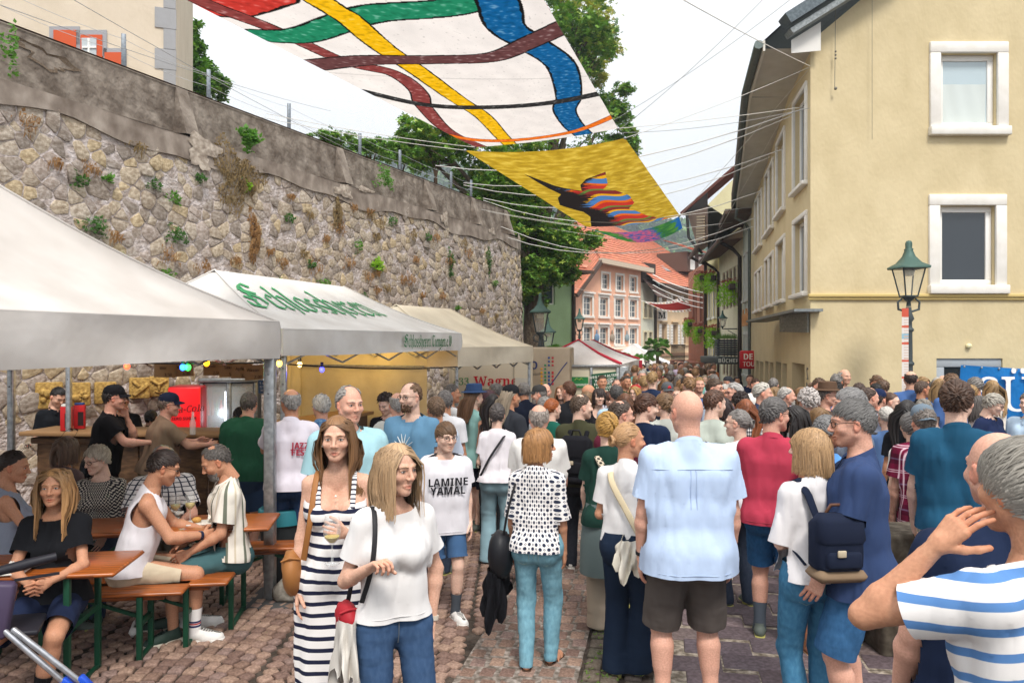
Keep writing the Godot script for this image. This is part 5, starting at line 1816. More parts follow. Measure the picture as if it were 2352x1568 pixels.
func right_row() -> void:
	var h := thing("shop_house","pale grey green shop house with orange script lettering beyond the yellow house","house")
	var a := Vector2(7.95,24.6); var b := Vector2(8.5,27.2)
	var fr := box_house(h,a,b,6.0,-1.0,6.4,"c4cac0",[[0.4,1.0,3.6,5.2],[1.5,2.1,3.6,5.2],[0.4,1.0,1.0,2.4],[1.5,2.1,1.0,2.4]],{"surround": 0.1,"far": true,"glass": "6d747a","scol": "c9ccc6"})
	put("lettering",lettering("Schuh",0.75,0.04,"Droid Serif",700),mat("c98a4a",0.5),h,Transform3D(fr.basis,fr * Vector3(1.0,2.95,0.08)))
	var g := G.new()
	g.quad(fr * Vector3(0.1,-0.6,0.02),fr * Vector3(2.5,-0.6,0.02),fr * Vector3(2.5,0.3,0.02),fr * Vector3(0.1,0.3,0.02),fr * Vector3(1,0,-3))
	part("shop_glass",g,mat("6d2a2a",0.1,{"spec": 0.8}),h)
	g = G.new()
	g.box(Transform3D(fr.basis,fr * Vector3(1.3,6.45,0.35)),Vector3(3.2,0.16,1.0))
	part("eave",g,mat("5a4a40",0.8),h)
	var s := thing("shop_sign","red projecting shop sign with white letters below the grey green house","sign",at(1722,826,23.6))
	g = G.new()
	g.box(Transform3D(),Vector3(0.62,0.58,0.12),0.04)
	part("panel",g,mat("c8202c",0.4),s)
	put("letters",lettering("DER",0.26,0.01,"Droid Sans",700),mat("f2efe9",0.5),s,Transform3D(Basis(),Vector3(0.02,0.1,0.066)))
	put("letters",lettering("TOUR",0.2,0.01),mat("f2efe9",0.5),s,Transform3D(Basis(),Vector3(0.02,-0.14,0.066)))
	h = thing("bookshop_house","cream house with brown framed window rows and a bookshop below","house")
	a = Vector2(8.5,27.2); b = Vector2(9.25,33.0)
	var holes := []
	for q in 5:
		holes.append([0.7 + q * 0.88,1.4 + q * 0.88,3.5,5.1])
		holes.append([0.7 + q * 0.88,1.4 + q * 0.88,0.7,2.3])
	holes.append([1.2,4.6,-1.2,-0.02])
	fr = box_house(h,a,b,6.0,-1.2,5.95,"e8e1c6",holes,{"far": true,"fcol": "8f7a66","glass": "545048","deep": 0.08})
	g = G.new()
	g.quad(fr * Vector3(-0.2,5.9,0.75),fr * Vector3(6.0,5.7,0.75),fr * Vector3(6.0,8.0,-3.0),fr * Vector3(-0.2,8.2,-3.0),fr * Vector3(3,0,-1))
	g.quad(fr * Vector3(-0.2,5.86,0.75),fr * Vector3(6.0,5.66,0.75),fr * Vector3(6.0,5.9,0.0),fr * Vector3(-0.2,5.95,0.0),fr * Vector3(3,9,0))
	part("roof",g,mat("6a5346",0.9),h)
	pipe(h,"gutter",[fr * Vector3(-0.2,5.9,0.82),fr * Vector3(6.0,5.7,0.82)],0.09,"4a403a")
	pipe(h,"downpipe",[fr * Vector3(0.5,5.9,0.8),fr * Vector3(0.4,5.6,0.3),fr * Vector3(0.25,5.3,0.08),fr * Vector3(0.25,-1.0,0.08)],0.07,"4a403a")
	pipe(h,"downpipe",[fr * Vector3(5.4,5.7,0.8),fr * Vector3(5.5,5.4,0.3),fr * Vector3(5.6,5.2,0.08),fr * Vector3(5.6,-1.0,0.08)],0.06,"4a403a")
	s = thing("bookshop_sign","dark canopy with white word on its end over the bookshop","sign",at(1672,828,27.6))
	g = G.new()
	g.box(Transform3D(Basis(Vector3.UP,0.0),Vector3(0,0,-1.2)),Vector3(0.78,0.26,2.6),0.02)
	part("canopy",g,mat("3d4442",0.6),s)
	put("letters",lettering("BÜCHER",0.2,0.01,"Droid Sans",700),mat("e8e6de",0.5),s,Transform3D(Basis(),Vector3(0.0,0.0,0.106)))
	s = thing("planter_box","dark slatted planter with grass on the canopy above the bookshop","planter",at(1668,800,27.8))
	for q in 7:
		g = G.new()
		g.box(Transform3D(Basis(),Vector3(0,-0.22 + q * 0.085,0)),Vector3(0.72,0.07,0.5),0.012)
		part("slat",g,mat("3c4348",0.7),s)
	g = G.new()
	for q in 260:
		var p := Vector3(rng.randf_range(-0.36,0.36),0.38,rng.randf_range(-0.25,0.25))
		g.flat_tri(p,p + Vector3(0.02,0,0),p + Vector3(rng.randf_range(-0.05,0.05),rng.randf_range(0.08,0.22),0.02),p + Vector3(0,0,-1))
	part("grass",g,mat("5f7f3a",0.8,{"back": "5f7f3a"}),s).set_meta("kind","stuff")
	street_lamp_head(thing("wall_lamp","black lantern on an iron bracket at the cream bookshop house","lamp",at(1660,752,28.5)),0.5,true)
	h = thing("narrow_house","narrow pale yellow house between the bookshop and the red sandstone house","house")
	fr = box_house(h,Vector2(9.25,33.0),Vector2(9.9,37.5),6.0,-1.3,6.6,"e3d49c",[[1.0,1.8,3.3,4.9],[2.8,3.6,3.3,4.9],[1.0,1.8,0.6,2.2],[2.8,3.6,0.6,2.2]],{"surround": 0.12,"far": true})
	g = G.new()
	g.quad(fr * Vector3(-0.2,6.55,0.8),fr * Vector3(4.7,6.4,0.8),fr * Vector3(4.7,9.0,-3.0),fr * Vector3(-0.2,9.0,-3.0),fr * Vector3(2,0,-1))
	part("roof",g,mat("6a5346",0.9),h)
	pipe(h,"gutter",[fr * Vector3(-0.2,6.55,0.86),fr * Vector3(4.7,6.4,0.86)],0.09,"4a403a")
	pipe(h,"downpipe",[fr * Vector3(4.4,6.4,0.8),fr * Vector3(4.45,6.0,0.1),fr * Vector3(4.45,-1.0,0.1)],0.08,"4a403a")
	h = thing("tall_gable_house","tall cream gable end rising over the lower roofs on the right","house")
	g = G.new()
	var z0 := 33.5
	var P := func(px: float,py: float,d: float) -> Vector3: return at(px,py,d)
	g.flat_tri(P.call(1626,470,z0),P.call(1700,520,z0),P.call(1626,580,z0),Vector3(20,0,-60))
	g.quad(P.call(1626,470,z0),P.call(1740,355,z0),P.call(1740,620,z0),P.call(1626,620,z0),Vector3(20,5,-60))
	part("gable_wall",g,plaster("d6d0a8"),h)
	g = G.new()
	g.quad(P.call(1578,486,36.0),P.call(1626,470,z0),P.call(1626,560,z0),P.call(1600,560,36.5),Vector3(20,0,-60))
	part("bay_wall",g,mat("8a7566",0.9),h)
	for q in 9:
		g = G.new()
		g.bar(P.call(1600,498 + q * 6.5,34.9),P.call(1618,497 + q * 6.5,33.7),0.05,0.08)
		part("shutter_slat",g,mat("b5a48a",0.8),h)
	g = G.new()
	g.bar(P.call(1572,492,36.2),P.call(1742,345,33.2),0.6,0.14)
	part("roof_edge",g,mat("6f4238",0.9),h)
	g = G.new()
	g.quad(P.call(1576,488,36.0),P.call(1626,440,z0 - 0.1),P.call(1626,472,z0 - 0.1),P.call(1600,500,36.0),Vector3(20,0,-60))
	part("verge_sheet",g,metal("5d6468",0.6),h)
	pipe(h,"downpipe",[P.call(1578,490,35.5),P.call(1582,545,35.5),P.call(1600,568,35.0),P.call(1612,580,34.5)],0.07,"4a4a48")
	h = thing("sandstone_house","red sandstone house with a balcony at the bend of the street","house")
	fr = box_house(h,Vector2(9.9,37.5),Vector2(10.5,44.0),6.0,-1.5,6.2,"b07a66",[[1.0,2.0,3.2,5.0],[3.5,4.5,3.2,5.0],[1.0,2.4,-1.4,0.9]],{"surround": 0.15,"far": true,"scol": "9a6454"})
	g = G.new()
	g.box(Transform3D(fr.basis,fr * Vector3(3.0,0.95,0.5)),Vector3(6.0,0.25,1.3))
	part("balcony_slab",g,mat("a06a58",0.9),h)
	for q in 14:
		g = G.new()
		g.rod(fr * Vector3(0.2 + q * 0.42,1.1,1.1),fr * Vector3(0.2 + q * 0.42,1.95,1.1),0.02,5)
		part("baluster",g,mat("3b3634",0.6),h)
	g = G.new()
	g.bar(fr * Vector3(0.1,1.97,1.1),fr * Vector3(5.9,1.97,1.1),0.06,0.05)
	part("handrail",g,mat("3b3634",0.6),h)
	for q in 6:
		g = G.new()
		g.box(Transform3D(fr.basis,fr * Vector3(0.05,-1.3 + q * 0.42,0.03)),Vector3(0.5,0.36,0.3),0.03)
		part("quoin",g,mat("b08a78",0.9),h)
	flower_box(at(1612,640,37.0),1.6,"overflowing lime green flower box high on the sandstone house")
	flower_box(at(1638,640,33.5),1.4,"overflowing lime green flower box high on the narrow yellow house")
	flower_box(at(1640,765,33.2),1.4,"lime green and red flower box at the narrow yellow house, above the book sign")
	flower_box(at(1585,745,39.5),1.2,"lime green flower box at the left end of the sandstone balcony")
	flower_box(at(1608,760,38.0),1.2,"lime green flower box at the right end of the sandstone balcony")
	flower_box(at(1678,662,28.5),2.4,"low row of plants on the brown framed window sill of the cream house")

func left_row() -> void:
	var h := thing("green_house","pale green house with a brown tile roof behind the big tree","house")
	var fr := box_house(h,Vector2(0.2,34.0),Vector2(2.95,36.0),8.0,-0.8,5.6,"a9c69a",[[1.5,2.3,3.9,5.0]],{"far": true,"fcol": "d8d6cc"})
	tile_roof(h,fr * Vector3(-0.5,5.5,0.7),fr * Vector3(4.0,5.5,0.7),fr * Vector3(3.2,8.2,-3.5),fr * Vector3(-0.5,8.2,-3.5),"roof","b87058")
	pipe(h,"downpipe",[fr * Vector3(3.5,5.5,0.7),fr * Vector3(3.35,5.1,0.1),fr * Vector3(3.35,-0.8,0.1)],0.07,"4a403a")
	g_box(h,"eave_board",Transform3D(fr.basis,fr * Vector3(1.8,5.5,0.35)),Vector3(4.6,0.14,0.9),mat("5a4a42",0.8))
	h = thing("salmon_house","salmon pink house with white window surrounds and a hipped red tile roof","house")
	var a := Vector2(3.79,45.0); var b := Vector2(8.84,50.73)
	var holes := []
	for q in 4:
		holes.append([0.95 + q * 1.75,1.85 + q * 1.75,3.75,4.95])
		holes.append([0.95 + q * 1.75,1.85 + q * 1.75,1.95,3.05])
	for q in 3:
		holes.append([2.95 + q * 1.65,3.75 + q * 1.65,5.5,6.5])
	fr = box_house(h,a,b,9.0,-1.2,5.3,"ecb99f",[],{"open": true})
	fr = wall_panel(h,a,b,-1.2,5.4,plaster("ecb99f"),holes.slice(0,8),0.2,[])
	for q in 8:
		window(h,fr,holes[q],{"surround": 0.16,"far": true,"cornice": true,"bars": 2,"fcol": "dcdad2","glass": "59646a"})
	var f3 := wall_panel(h,a,b,5.4,6.9,plaster("ecb99f"),holes.slice(8),0.2,[[Vector2(0,5.4),Vector2(2.3,7.3),Vector2(2.3,6.9)],[Vector2(2.3,6.9),Vector2(2.3,7.3),Vector2(7.64,7.3),Vector2(7.64,6.9)]])
	for q in [8,9,10]:
		window(h,fr,holes[q],{"surround": 0.14,"far": true,"bars": 2,"fcol": "dcdad2","glass": "59646a"})
	tile_roof(h,fr * Vector3(2.0,7.2,0.6),fr * Vector3(8.3,7.0,0.6),fr * Vector3(5.6,10.4,-3.2),fr * Vector3(4.4,10.4,-3.2))
	tile_roof(h,fr * Vector3(-0.6,5.0,0.6),fr * Vector3(2.2,7.3,0.6),fr * Vector3(4.6,10.4,-3.2),fr * Vector3(-0.6,5.2,-8.0))
	g_box(h,"string_course",Transform3D(fr.basis,fr * Vector3(3.82,1.72,0.04)),Vector3(7.64,0.16,0.1),mat("e9e0d0",0.8))
	g_bar(h,"verge",fr * Vector3(-0.5,4.9,0.55),fr * Vector3(2.2,7.25,0.55),0.2,0.25,mat("5a4a42",0.8))
	g_bar(h,"eave",fr * Vector3(2.0,7.2,0.55),fr * Vector3(8.2,7.0,0.55),0.3,0.3,mat("c9b8a4",0.8))
	pipe(h,"downpipe",[fr * Vector3(-0.1,4.9,0.1),fr * Vector3(-0.1,-1.2,0.1)],0.07,"4a403a")
	for q in 3:
		var g := G.new()
		var c := fr * Vector3(2.3 + q * 1.75,2.4,0.06)
		g.lathe(Transform3D(fr.basis * Basis(Vector3.RIGHT,PI / 2),c),PackedVector2Array([Vector2(0.26,0.0),Vector2(0.24,0.05),Vector2(0.1,0.08),Vector2(0.0,0.09)]),10)
		g.box(Transform3D(fr.basis,c + Vector3(0,0.34,0.03)),Vector3(0.12,0.3,0.04),0.01)
		part("wall_shield",g,mat(["6f8fae","9a8d7c","8a9aa0"][q],0.6),h)
	h = thing("narrow_white_house","narrow white house with brown windows beside the salmon house","house")
	fr = box_house(h,Vector2(8.86,50.8),Vector2(10.1,52.4),6.0,-1.4,6.2,"d3d4c4",[[0.4,0.85,3.8,4.8],[1.15,1.6,3.8,4.8],[0.4,0.85,1.75,2.8],[1.15,1.6,1.75,2.8]],{"surround": 0.1,"far": true,"fcol": "7a6250","glass": "5a5048","scol": "d9cfb0"})
	tile_roof(h,fr * Vector3(0.0,5.2,1.2),fr * Vector3(2.3,5.0,1.2),fr * Vector3(2.1,6.7,-0.3),fr * Vector3(0.0,6.9,-0.3),"lean_roof","5d4a42")
	g_box(h,"dark_gable",Transform3D(fr.basis,fr * Vector3(1.0,6.9,-0.2)),Vector3(2.0,1.4,0.6),mat("3f3632",0.9))
	pipe(h,"downpipe",[fr * Vector3(2.0,6.0,0.1),fr * Vector3(2.0,-1.4,0.1)],0.1,"4a403a")
	h = thing("cream_house","long cream house with white shutters under a wide red tile roof","house")
	a = Vector2(10.1,52.4); b = Vector2(17.5,61.5)
	holes = []
	for q in 6:
		holes.append([1.0 + q * 1.75,1.75 + q * 1.75,4.75,5.6])
		holes.append([1.0 + q * 1.75,1.75 + q * 1.75,1.95,3.4])
	fr = box_house(h,a,b,9.0,-1.6,6.0,"dcc3a2",holes,{"surround": 0.13,"far": true,"shutter": "e6e2da","cornice": true,"fcol": "b9a58c","glass": "8a7a66","scol": "d2b996"})
	tile_roof(h,fr * Vector3(-1.2,6.2,0.9),fr * Vector3(12.0,6.0,0.9),fr * Vector3(12.0,11.0,-6.5),fr * Vector3(-3.4,12.3,-6.5))
	g_bar(h,"eave",fr * Vector3(-0.2,6.05,0.75),fr * Vector3(12.0,5.9,0.75),0.5,0.25,mat("5a4a42",0.8))
	g_box(h,"string_course",Transform3D(fr.basis,fr * Vector3(5.8,1.2,0.05)),Vector3(11.6,0.2,0.14),mat("b08a70",0.8))
	var slope := (Vector3(0,11.0,-6.5) - Vector3(0,6.0,0.9)).normalized()
	for e in [[1.4,0.5],[3.6,0.36],[10.2,0.3]]:
		var c := fr * (Vector3(e[0],6.1,0.9) + slope * 8.4 * float(e[1]) + Vector3(0,0.1,0.1))
		var g := G.new()
		var bs := Basis(fr.basis.x,fr.basis * slope,fr.basis.x.cross(fr.basis * slope))
		g.box(Transform3D(bs,c),Vector3(0.95,1.9,0.1),0.02)
		var o := part("roof_window",g,mat("4c4a48",0.5),h)
		g = G.new()
		g.box(Transform3D(bs,c + bs.z * 0.06),Vector3(0.75,1.65,0.02))
		part("pane",g,mat("aeb8bc",0.05,{"spec": 0.9}),o)
	var dm := Transform3D(fr.basis,fr * Vector3(7.0,8.3,-1.4))
	g_box(h,"dormer",Transform3D(dm.basis,dm * Vector3(0,0.0,0)),Vector3(3.2,1.5,2.6),mat("5f4a40",0.9))
	for q in [-0.75,0.75]:
		g_box(h,"dormer_window",Transform3D(dm.basis,dm * Vector3(q,-0.05,1.32)),Vector3(0.75,1.1,0.06),mat("e8e6e0",0.6))
	tile_roof(h,dm * Vector3(-2.0,0.75,1.9),dm * Vector3(2.0,0.75,1.9),dm * Vector3(1.2,1.9,-1.2),dm * Vector3(-1.2,1.9,-1.2),"dormer_roof")
	var s := thing("small_sign","small white sign with a dark M on the cream house","sign",fr * Vector3(0.55,4.0,0.3))
	s.basis = Basis(Vector3.UP,-0.4)
	g_box(s,"panel",Transform3D(),Vector3(0.75,0.75,0.06),mat("e6e2dc",0.6))
	put("letter",lettering("M",0.6,0.02,"Droid Serif",700),mat("2c2a2a",0.6),s,Transform3D(Basis(),Vector3(0,0,0.045)))
	h = thing("end_house","pale house with a red shop frame closing the far end of the street","house")
	box_house(h,Vector2(10.0,64.0),Vector2(19.0,62.0),6.0,-1.7,6.0,"d8c4ac",[[1.0,1.9,2.6,4.2],[3.0,3.9,2.6,4.2],[5.0,5.9,2.6,4.2]],{"surround": 0.12,"far": true})
	g_box(h,"shop_frame",Transform3D(Basis(),at(1580,812,58.0)),Vector3(2.6,0.9,0.3),mat("b3242c",0.5))
	g_box(h,"awning",Transform3D(Basis(Vector3.RIGHT,0.3),at(1540,794,57.5)),Vector3(3.0,0.1,1.2),mat("d9d2c6",0.8))
	h = thing("quoined_house","tall cream house with grey quoins and an orange framed window above the wall","house")
	var c0 := at(403,170,16.0)
	var wx0 := c0.x
	wall_panel(h,Vector2(wx0,16.0),Vector2(wx0 - 8.0,13.0),4.0,13.0,plaster("d8cbb8"),[],0.2)
	fr = Transform3D(Basis(Vector3(-8,0,3).normalized(),Vector3.UP,Vector3(3,0,8).normalized()),Vector3(wx0,0,-16.0))
	var g2 := G.new()
	g2.quad(fr * Vector3(0,4,0),fr * Vector3(0,4,-7),fr * Vector3(0,13,-7),fr * Vector3(0,13,0),fr * Vector3(4,6,-3))
	part("side_wall",g2,plaster("d8cbb8"),h)
	for q in 12:
		g_box(h,"quoin",Transform3D(fr.basis,fr * Vector3(0.2 if q % 2 else 0.12,6.9 + q * 0.44,0.0)),Vector3(0.42 if q % 2 else 0.24,0.43,0.05),plaster("a2a3a6"))
	var W := func(px: float,py: float,o: float) -> Vector3:
		var k := (px - 1176.0) / 1700.0
		var t := (k * 16.0 - wx0) / (fr.basis.x.x + k * fr.basis.x.z)
		var z := 16.0 - fr.basis.x.z * t
		return fr * Vector3(t,EYE - (py - 784.0) / 1700.0 * z,o)
	for e in [[113,62,183,104,0.04,"9c9da2"],[175,70,245,130,0.04,"9c9da2"],[237,112,290,150,0.04,"9c9da2"],[123,71,175,112,0.06,"c8562e"],[185,82,235,140,0.06,"c8562e"],[240,122,282,160,0.06,"c8562e"],[188,90,222,150,0.08,"c9cccb"]]:
		var g3 := G.new()
		g3.quad(W.call(e[0],e[1],e[4]),W.call(e[2],e[1],e[4]),W.call(e[2],e[3],e[4]),W.call(e[0],e[3],e[4]),fr * Vector3(4,8,-5))
		for k in [[e[0],e[1],e[2],e[1]],[e[0],e[1],e[0],e[3]],[e[2],e[1],e[2],e[3]]]:
			g3.quad(W.call(k[0],k[1],0),W.call(k[2],k[3],0),W.call(k[2],k[3],e[4]),W.call(k[0],k[1],e[4]),W.call((e[0] + e[2]) * 0.5,(e[1] + e[3]) * 0.5,0))
		part({"9c9da2": "window_surround","c8562e": "window_frame","c9cccb": "window_pane"}[e[5]],g3,mat(e[5],0.7) if e[5] != "c9cccb" else mat("b4bcc0",0.08,{"spec": 0.8}),h)
	for e in [[205,92,205,150],[190,112,222,112]]:
		g_bar(h,"glazing_bar",W.call(e[0],e[1],0.09),W.call(e[2],e[3],0.09),0.035,0.035,mat("f0efea",0.5))

func g_box(parent: Node,called: String,x: Transform3D,s: Vector3,m: Material,bev := 0.0) -> MeshInstance3D:
	var g := G.new()
	g.box(x,s,bev)
	return part(called,g,m,parent)

func g_bar(parent: Node,called: String,a: Vector3,b: Vector3,w: float,dd: float,m: Material,bev := 0.0) -> MeshInstance3D:
	var g := G.new()
	g.bar(a,b,w,dd,bev)
	return part(called,g,m,parent)

# ------------------------------------------------------------------ trees,hill
func leaf_mesh(s: float) -> Mesh:
	var g := G.new()
	for q in 5:
		var a := TAU * q / 5.0
		var d := Vector3(cos(a),0.25 * sin(a * 2.0),sin(a)); var e := Vector3(-sin(a),0.1,cos(a)) * 0.32
		g.quad(Vector3.ZERO,d * 0.55 * s + e * s,d * s + Vector3(0,-0.12 * s,0),d * 0.55 * s - e * s,Vector3(0,-1,0))
	return g.mesh()

func tree(called: String,label: String,foot: Vector3,clumps: Array,leaf: float,per: int,tones: Array,trunk_r: float,sd: int,bark := "6d5a48") -> void:
	var h := thing(called,label,"tree")
	var r := RandomNumberGenerator.new()
	r.seed = sd
	var g := G.new()
	var mid := Vector3.ZERO
	for c in clumps:
		mid += c[0] / clumps.size()
	var fork: Vector3 = foot.lerp(Vector3(lerpf(foot.x,mid.x,0.4),mid.y,lerpf(foot.z,mid.z,0.4)),0.55)
	g.tube(PackedVector3Array([foot + Vector3(0,-0.3,0),foot + Vector3(0,0.7,0),foot.lerp(fork,0.5),fork]),PackedFloat32Array([trunk_r * 1.5,trunk_r * 1.1,trunk_r * 0.95,trunk_r * 0.8]),14)
	for c in clumps:
		var m: Vector3 = fork.lerp(c[0],0.5) + Vector3(0,0.3,0)
		g.tube(PackedVector3Array([fork,m,c[0]]),PackedFloat32Array([trunk_r * 0.45,trunk_r * 0.25,trunk_r * 0.06]),7)
		for q in 5:
			var e: Vector3 = c[0] + Vector3(r.randf_range(-1,1),r.randf_range(-0.7,1),r.randf_range(-1,1)).normalized() * c[1] * 0.85
			g.tube(PackedVector3Array([m.lerp(c[0],0.6),e]),PackedFloat32Array([trunk_r * 0.1,0.01]),5)
	part("trunk",g,mat(bark,0.95,{"tex": noise_tex("conc",0.012,Color(0.6,0.57,0.55),Color.WHITE,6,512),"scale": Vector3(1.2,0.4,1.2),"world": true,"normal": normal_tex("roughn",0.04,14.0,5,512)}),h)
	var mm := MultiMesh.new()
	mm.transform_format = MultiMesh.TRANSFORM_3D; mm.use_colors = true
	mm.mesh = leaf_mesh(leaf)
	mm.instance_count = per * clumps.size()
	var n := 0
	for c in clumps:
		var subs: Array = []
		for q in 16:
			subs.append(c[0] + Vector3(r.randf_range(-1,1),r.randf_range(-0.8,1),r.randf_range(-1,1)).normalized() * c[1] * pow(r.randf(),0.4))
		for q in per:
			var s: Vector3 = subs[r.randi() % 16]
			var p: Vector3 = s + Vector3(r.randfn(),r.randfn() * 0.7,r.randfn()) * float(c[1]) * 0.17
			var b := Basis.from_euler(Vector3(r.randf_range(-0.9,0.5),r.randf() * TAU,r.randf_range(-0.7,0.7))) * r.randf_range(0.6,1.15)
			mm.set_instance_transform(n,Transform3D(b,p))
			mm.set_instance_color(n,Color(tones[r.randi() % tones.size()]).srgb_to_linear() * r.randf_range(0.75,1.1))
			n += 1
	var o := MultiMeshInstance3D.new()
	o.name = "crown"
	o.multimesh = mm
	o.material_override = mat("ffffff",0.55,{"vc": true,"back": "b8b890"})
	o.set_meta("kind","stuff")
	h.add_child(o,true)

func trees_and_hill() -> void:
	var gr := ["5f8f36","6fa03e","507c2c","86b048"]
	var c: Array = []
	for e in [[1210,420,27,1.6],[1120,370,26,1.3],[1000,320,25,1.1],[1300,330,28,1.8],[1240,560,27.5,1.3],[1320,560,29,1.0],[1215,670,27,1.0],[1240,620,27,0.9],[950,330,25,0.8],[1090,450,26,1.1],[1170,500,26.5,1.1],[1340,420,29,1.2],[1420,330,30,0.8],[1400,240,30,1.0],[1310,150,29,1.5],[1330,40,29,1.4],[1350,100,29.5,1.0],[1230,250,28,1.6],[1180,480,27,1.2],[1290,600,28,0.9]]:
		c.append([at(e[0],e[1],e[2]),e[3]])
	tree("maple_tree","large spreading maple tree behind the rounded end of the stone wall",Vector3(0.75,gy(27),-27),c,0.13,1500,gr + ["9ab04a"],0.42,8,"6f6455")
	c = []
	for e in [[1330,20,31,1.3],[1375,95,31,0.9],[1310,-60,31,1.4],[1350,170,31,0.8]]:
		c.append([at(e[0],e[1],e[2]),e[3]])
	tree("maple_tree","yellowing upper tree crown between the big sail and the white sky",Vector3(0.9,gy(32),-32),c,0.12,900,["a8b84a","bcc055","98aa42","c8c058"],0.25,9)
	c = []
	for e in [[410,130,24,0.9],[440,170,24,1.0],[470,180,24,0.7],[425,90,24,0.6]]:
		c.append([at(e[0],e[1],e[2]),e[3]])
	tree("chestnut_tree","small green tree between the quoined house and the open sky",at(430,480,24),c,0.16,700,gr,0.18,10)
	for q in 4:
		var px: float = [760,850,920,1000][q]
		c = []
		for k in 3:
			c.append([at(px + k * 22 - 20,[322,335,350,345][q] + k * 6,22 + q),0.42])
		tree("hedge_bush",["low green bush at the left end of the hedge over the parapet","second bush of the hedge over the parapet, under the painted sail","third bush of the hedge over the parapet, beside the big tree","last bush of the hedge, merging into the big tree"][q],at(px,480,22 + q),c,0.09,260,gr + ["7fa23a"],0.08,20 + q)
	var g := G.new()
	var hh := func(u: float,v: float) -> float: return 128.0 * sin(PI * clampf(v,0,1) * 0.62) * (0.72 + 0.28 * sin(u * 5.0 + 0.8)) - 3.0
	g.grid(func(u,v): return Vector3(-260 + u * 620,hh.call(u,v),-250 - v * 330),40,14)
	tag(part("hill",g,mat("3d5230",1.0),self),"","","","structure")
	var mm := MultiMesh.new()
	mm.transform_format = MultiMesh.TRANSFORM_3D; mm.use_colors = true
	var cl := G.new()
	var r := RandomNumberGenerator.new()
	r.seed = 77
	for q in 130:
		var d := Vector3(r.randfn(),r.randfn() * 1.1 + 0.4,r.randfn()).normalized() * r.randf_range(0.75,1.05)
		var s := r.randf_range(0.16,0.34)
		var b := Basis.from_euler(Vector3(r.randf_range(-0.8,0.8),r.randf() * TAU,0))
		cl.quad(d,d + b * Vector3(s,0,s),d + b * Vector3(0,0.05,2.0 * s),d + b * Vector3(-s,0,s),d * 0.2)
	mm.mesh = cl.mesh()
	mm.instance_count = 2600
	for q in 2600:
		var u := r.randf(); var v := r.randf() * 0.9
		var s := r.randf_range(3.0,5.5)
		mm.set_instance_transform(q,Transform3D(Basis(Vector3.UP,r.randf() * TAU).scaled(Vector3(s,s * r.randf_range(1.1,1.7),s)),Vector3(-260 + u * 620,hh.call(u,v) + s * 0.8,-250 - v * 330)))
		mm.set_instance_color(q,Color(["4d6e3a","5c7f42","416236","6a8a48"][r.randi() % 4]).srgb_to_linear())
	var o := MultiMeshInstance3D.new()
	o.name = "forest"
	o.multimesh = mm
	o.material_override = mat("ffffff",0.8,{"vc": true})
	add_child(o,true)
	tag(o,"mixed green forest covering the hill behind the roofs","forest","","stuff")

func palm(p: Vector3,hh: float,n: int,label: String,sz := 1.0) -> void:
	var h := thing("palm_tree",label,"palm",p,0.0,"potted palms along the street")
	var g := G.new()
	g.lathe(Transform3D(),PackedVector2Array([Vector2(0.2,0),Vector2(0.3,0.45),Vector2(0.27,0.45),Vector2(0.0,0.4)]),14)
	part("pot",g,mat("7a6a5c",0.9),h)
	g = G.new()
	g.tube(PackedVector3Array([Vector3(0,0.3,0),Vector3(0.03,hh * 0.5,0),Vector3(0,hh,0)]),PackedFloat32Array([0.11,0.1,0.09]),9)
	part("trunk",g,mat("5f4c3a",1.0),h)
	var r := RandomNumberGenerator.new()
	r.seed = int(p.x * 77.0)
	for q in n:
		g = G.new()
		var a := TAU * q / n + r.randf() * 0.4
		var el := r.randf_range(-0.5,1.1)
		var d := Vector3(cos(a) * cos(el),sin(el),sin(a) * cos(el))
		var top := Vector3(0,hh,0)
		var hub := top + d * 0.45 * sz
		g.rod(top,hub,0.012,4)
		var side := d.cross(Vector3.UP).normalized()
		for k in 15:
			var f := (k - 7) * 0.2
			var dd := (d * cos(f) + side * sin(f)).normalized()
			var tip := hub + dd * 0.55 * sz * (1.0 - 0.1 * absf(f)) + Vector3(0,-0.22 * sz,0)
			var m := hub + dd * 0.3 * sz
			var w := dd.cross(Vector3.UP).normalized() * 0.0105 * sz
			g.quad(hub,m + w,tip,m - w,top - Vector3(0,3,0))
		part("frond",g,mat(["6aa048","7ab050","5a9040"][q % 3],0.6,{"back": "6a9a40"}),h)

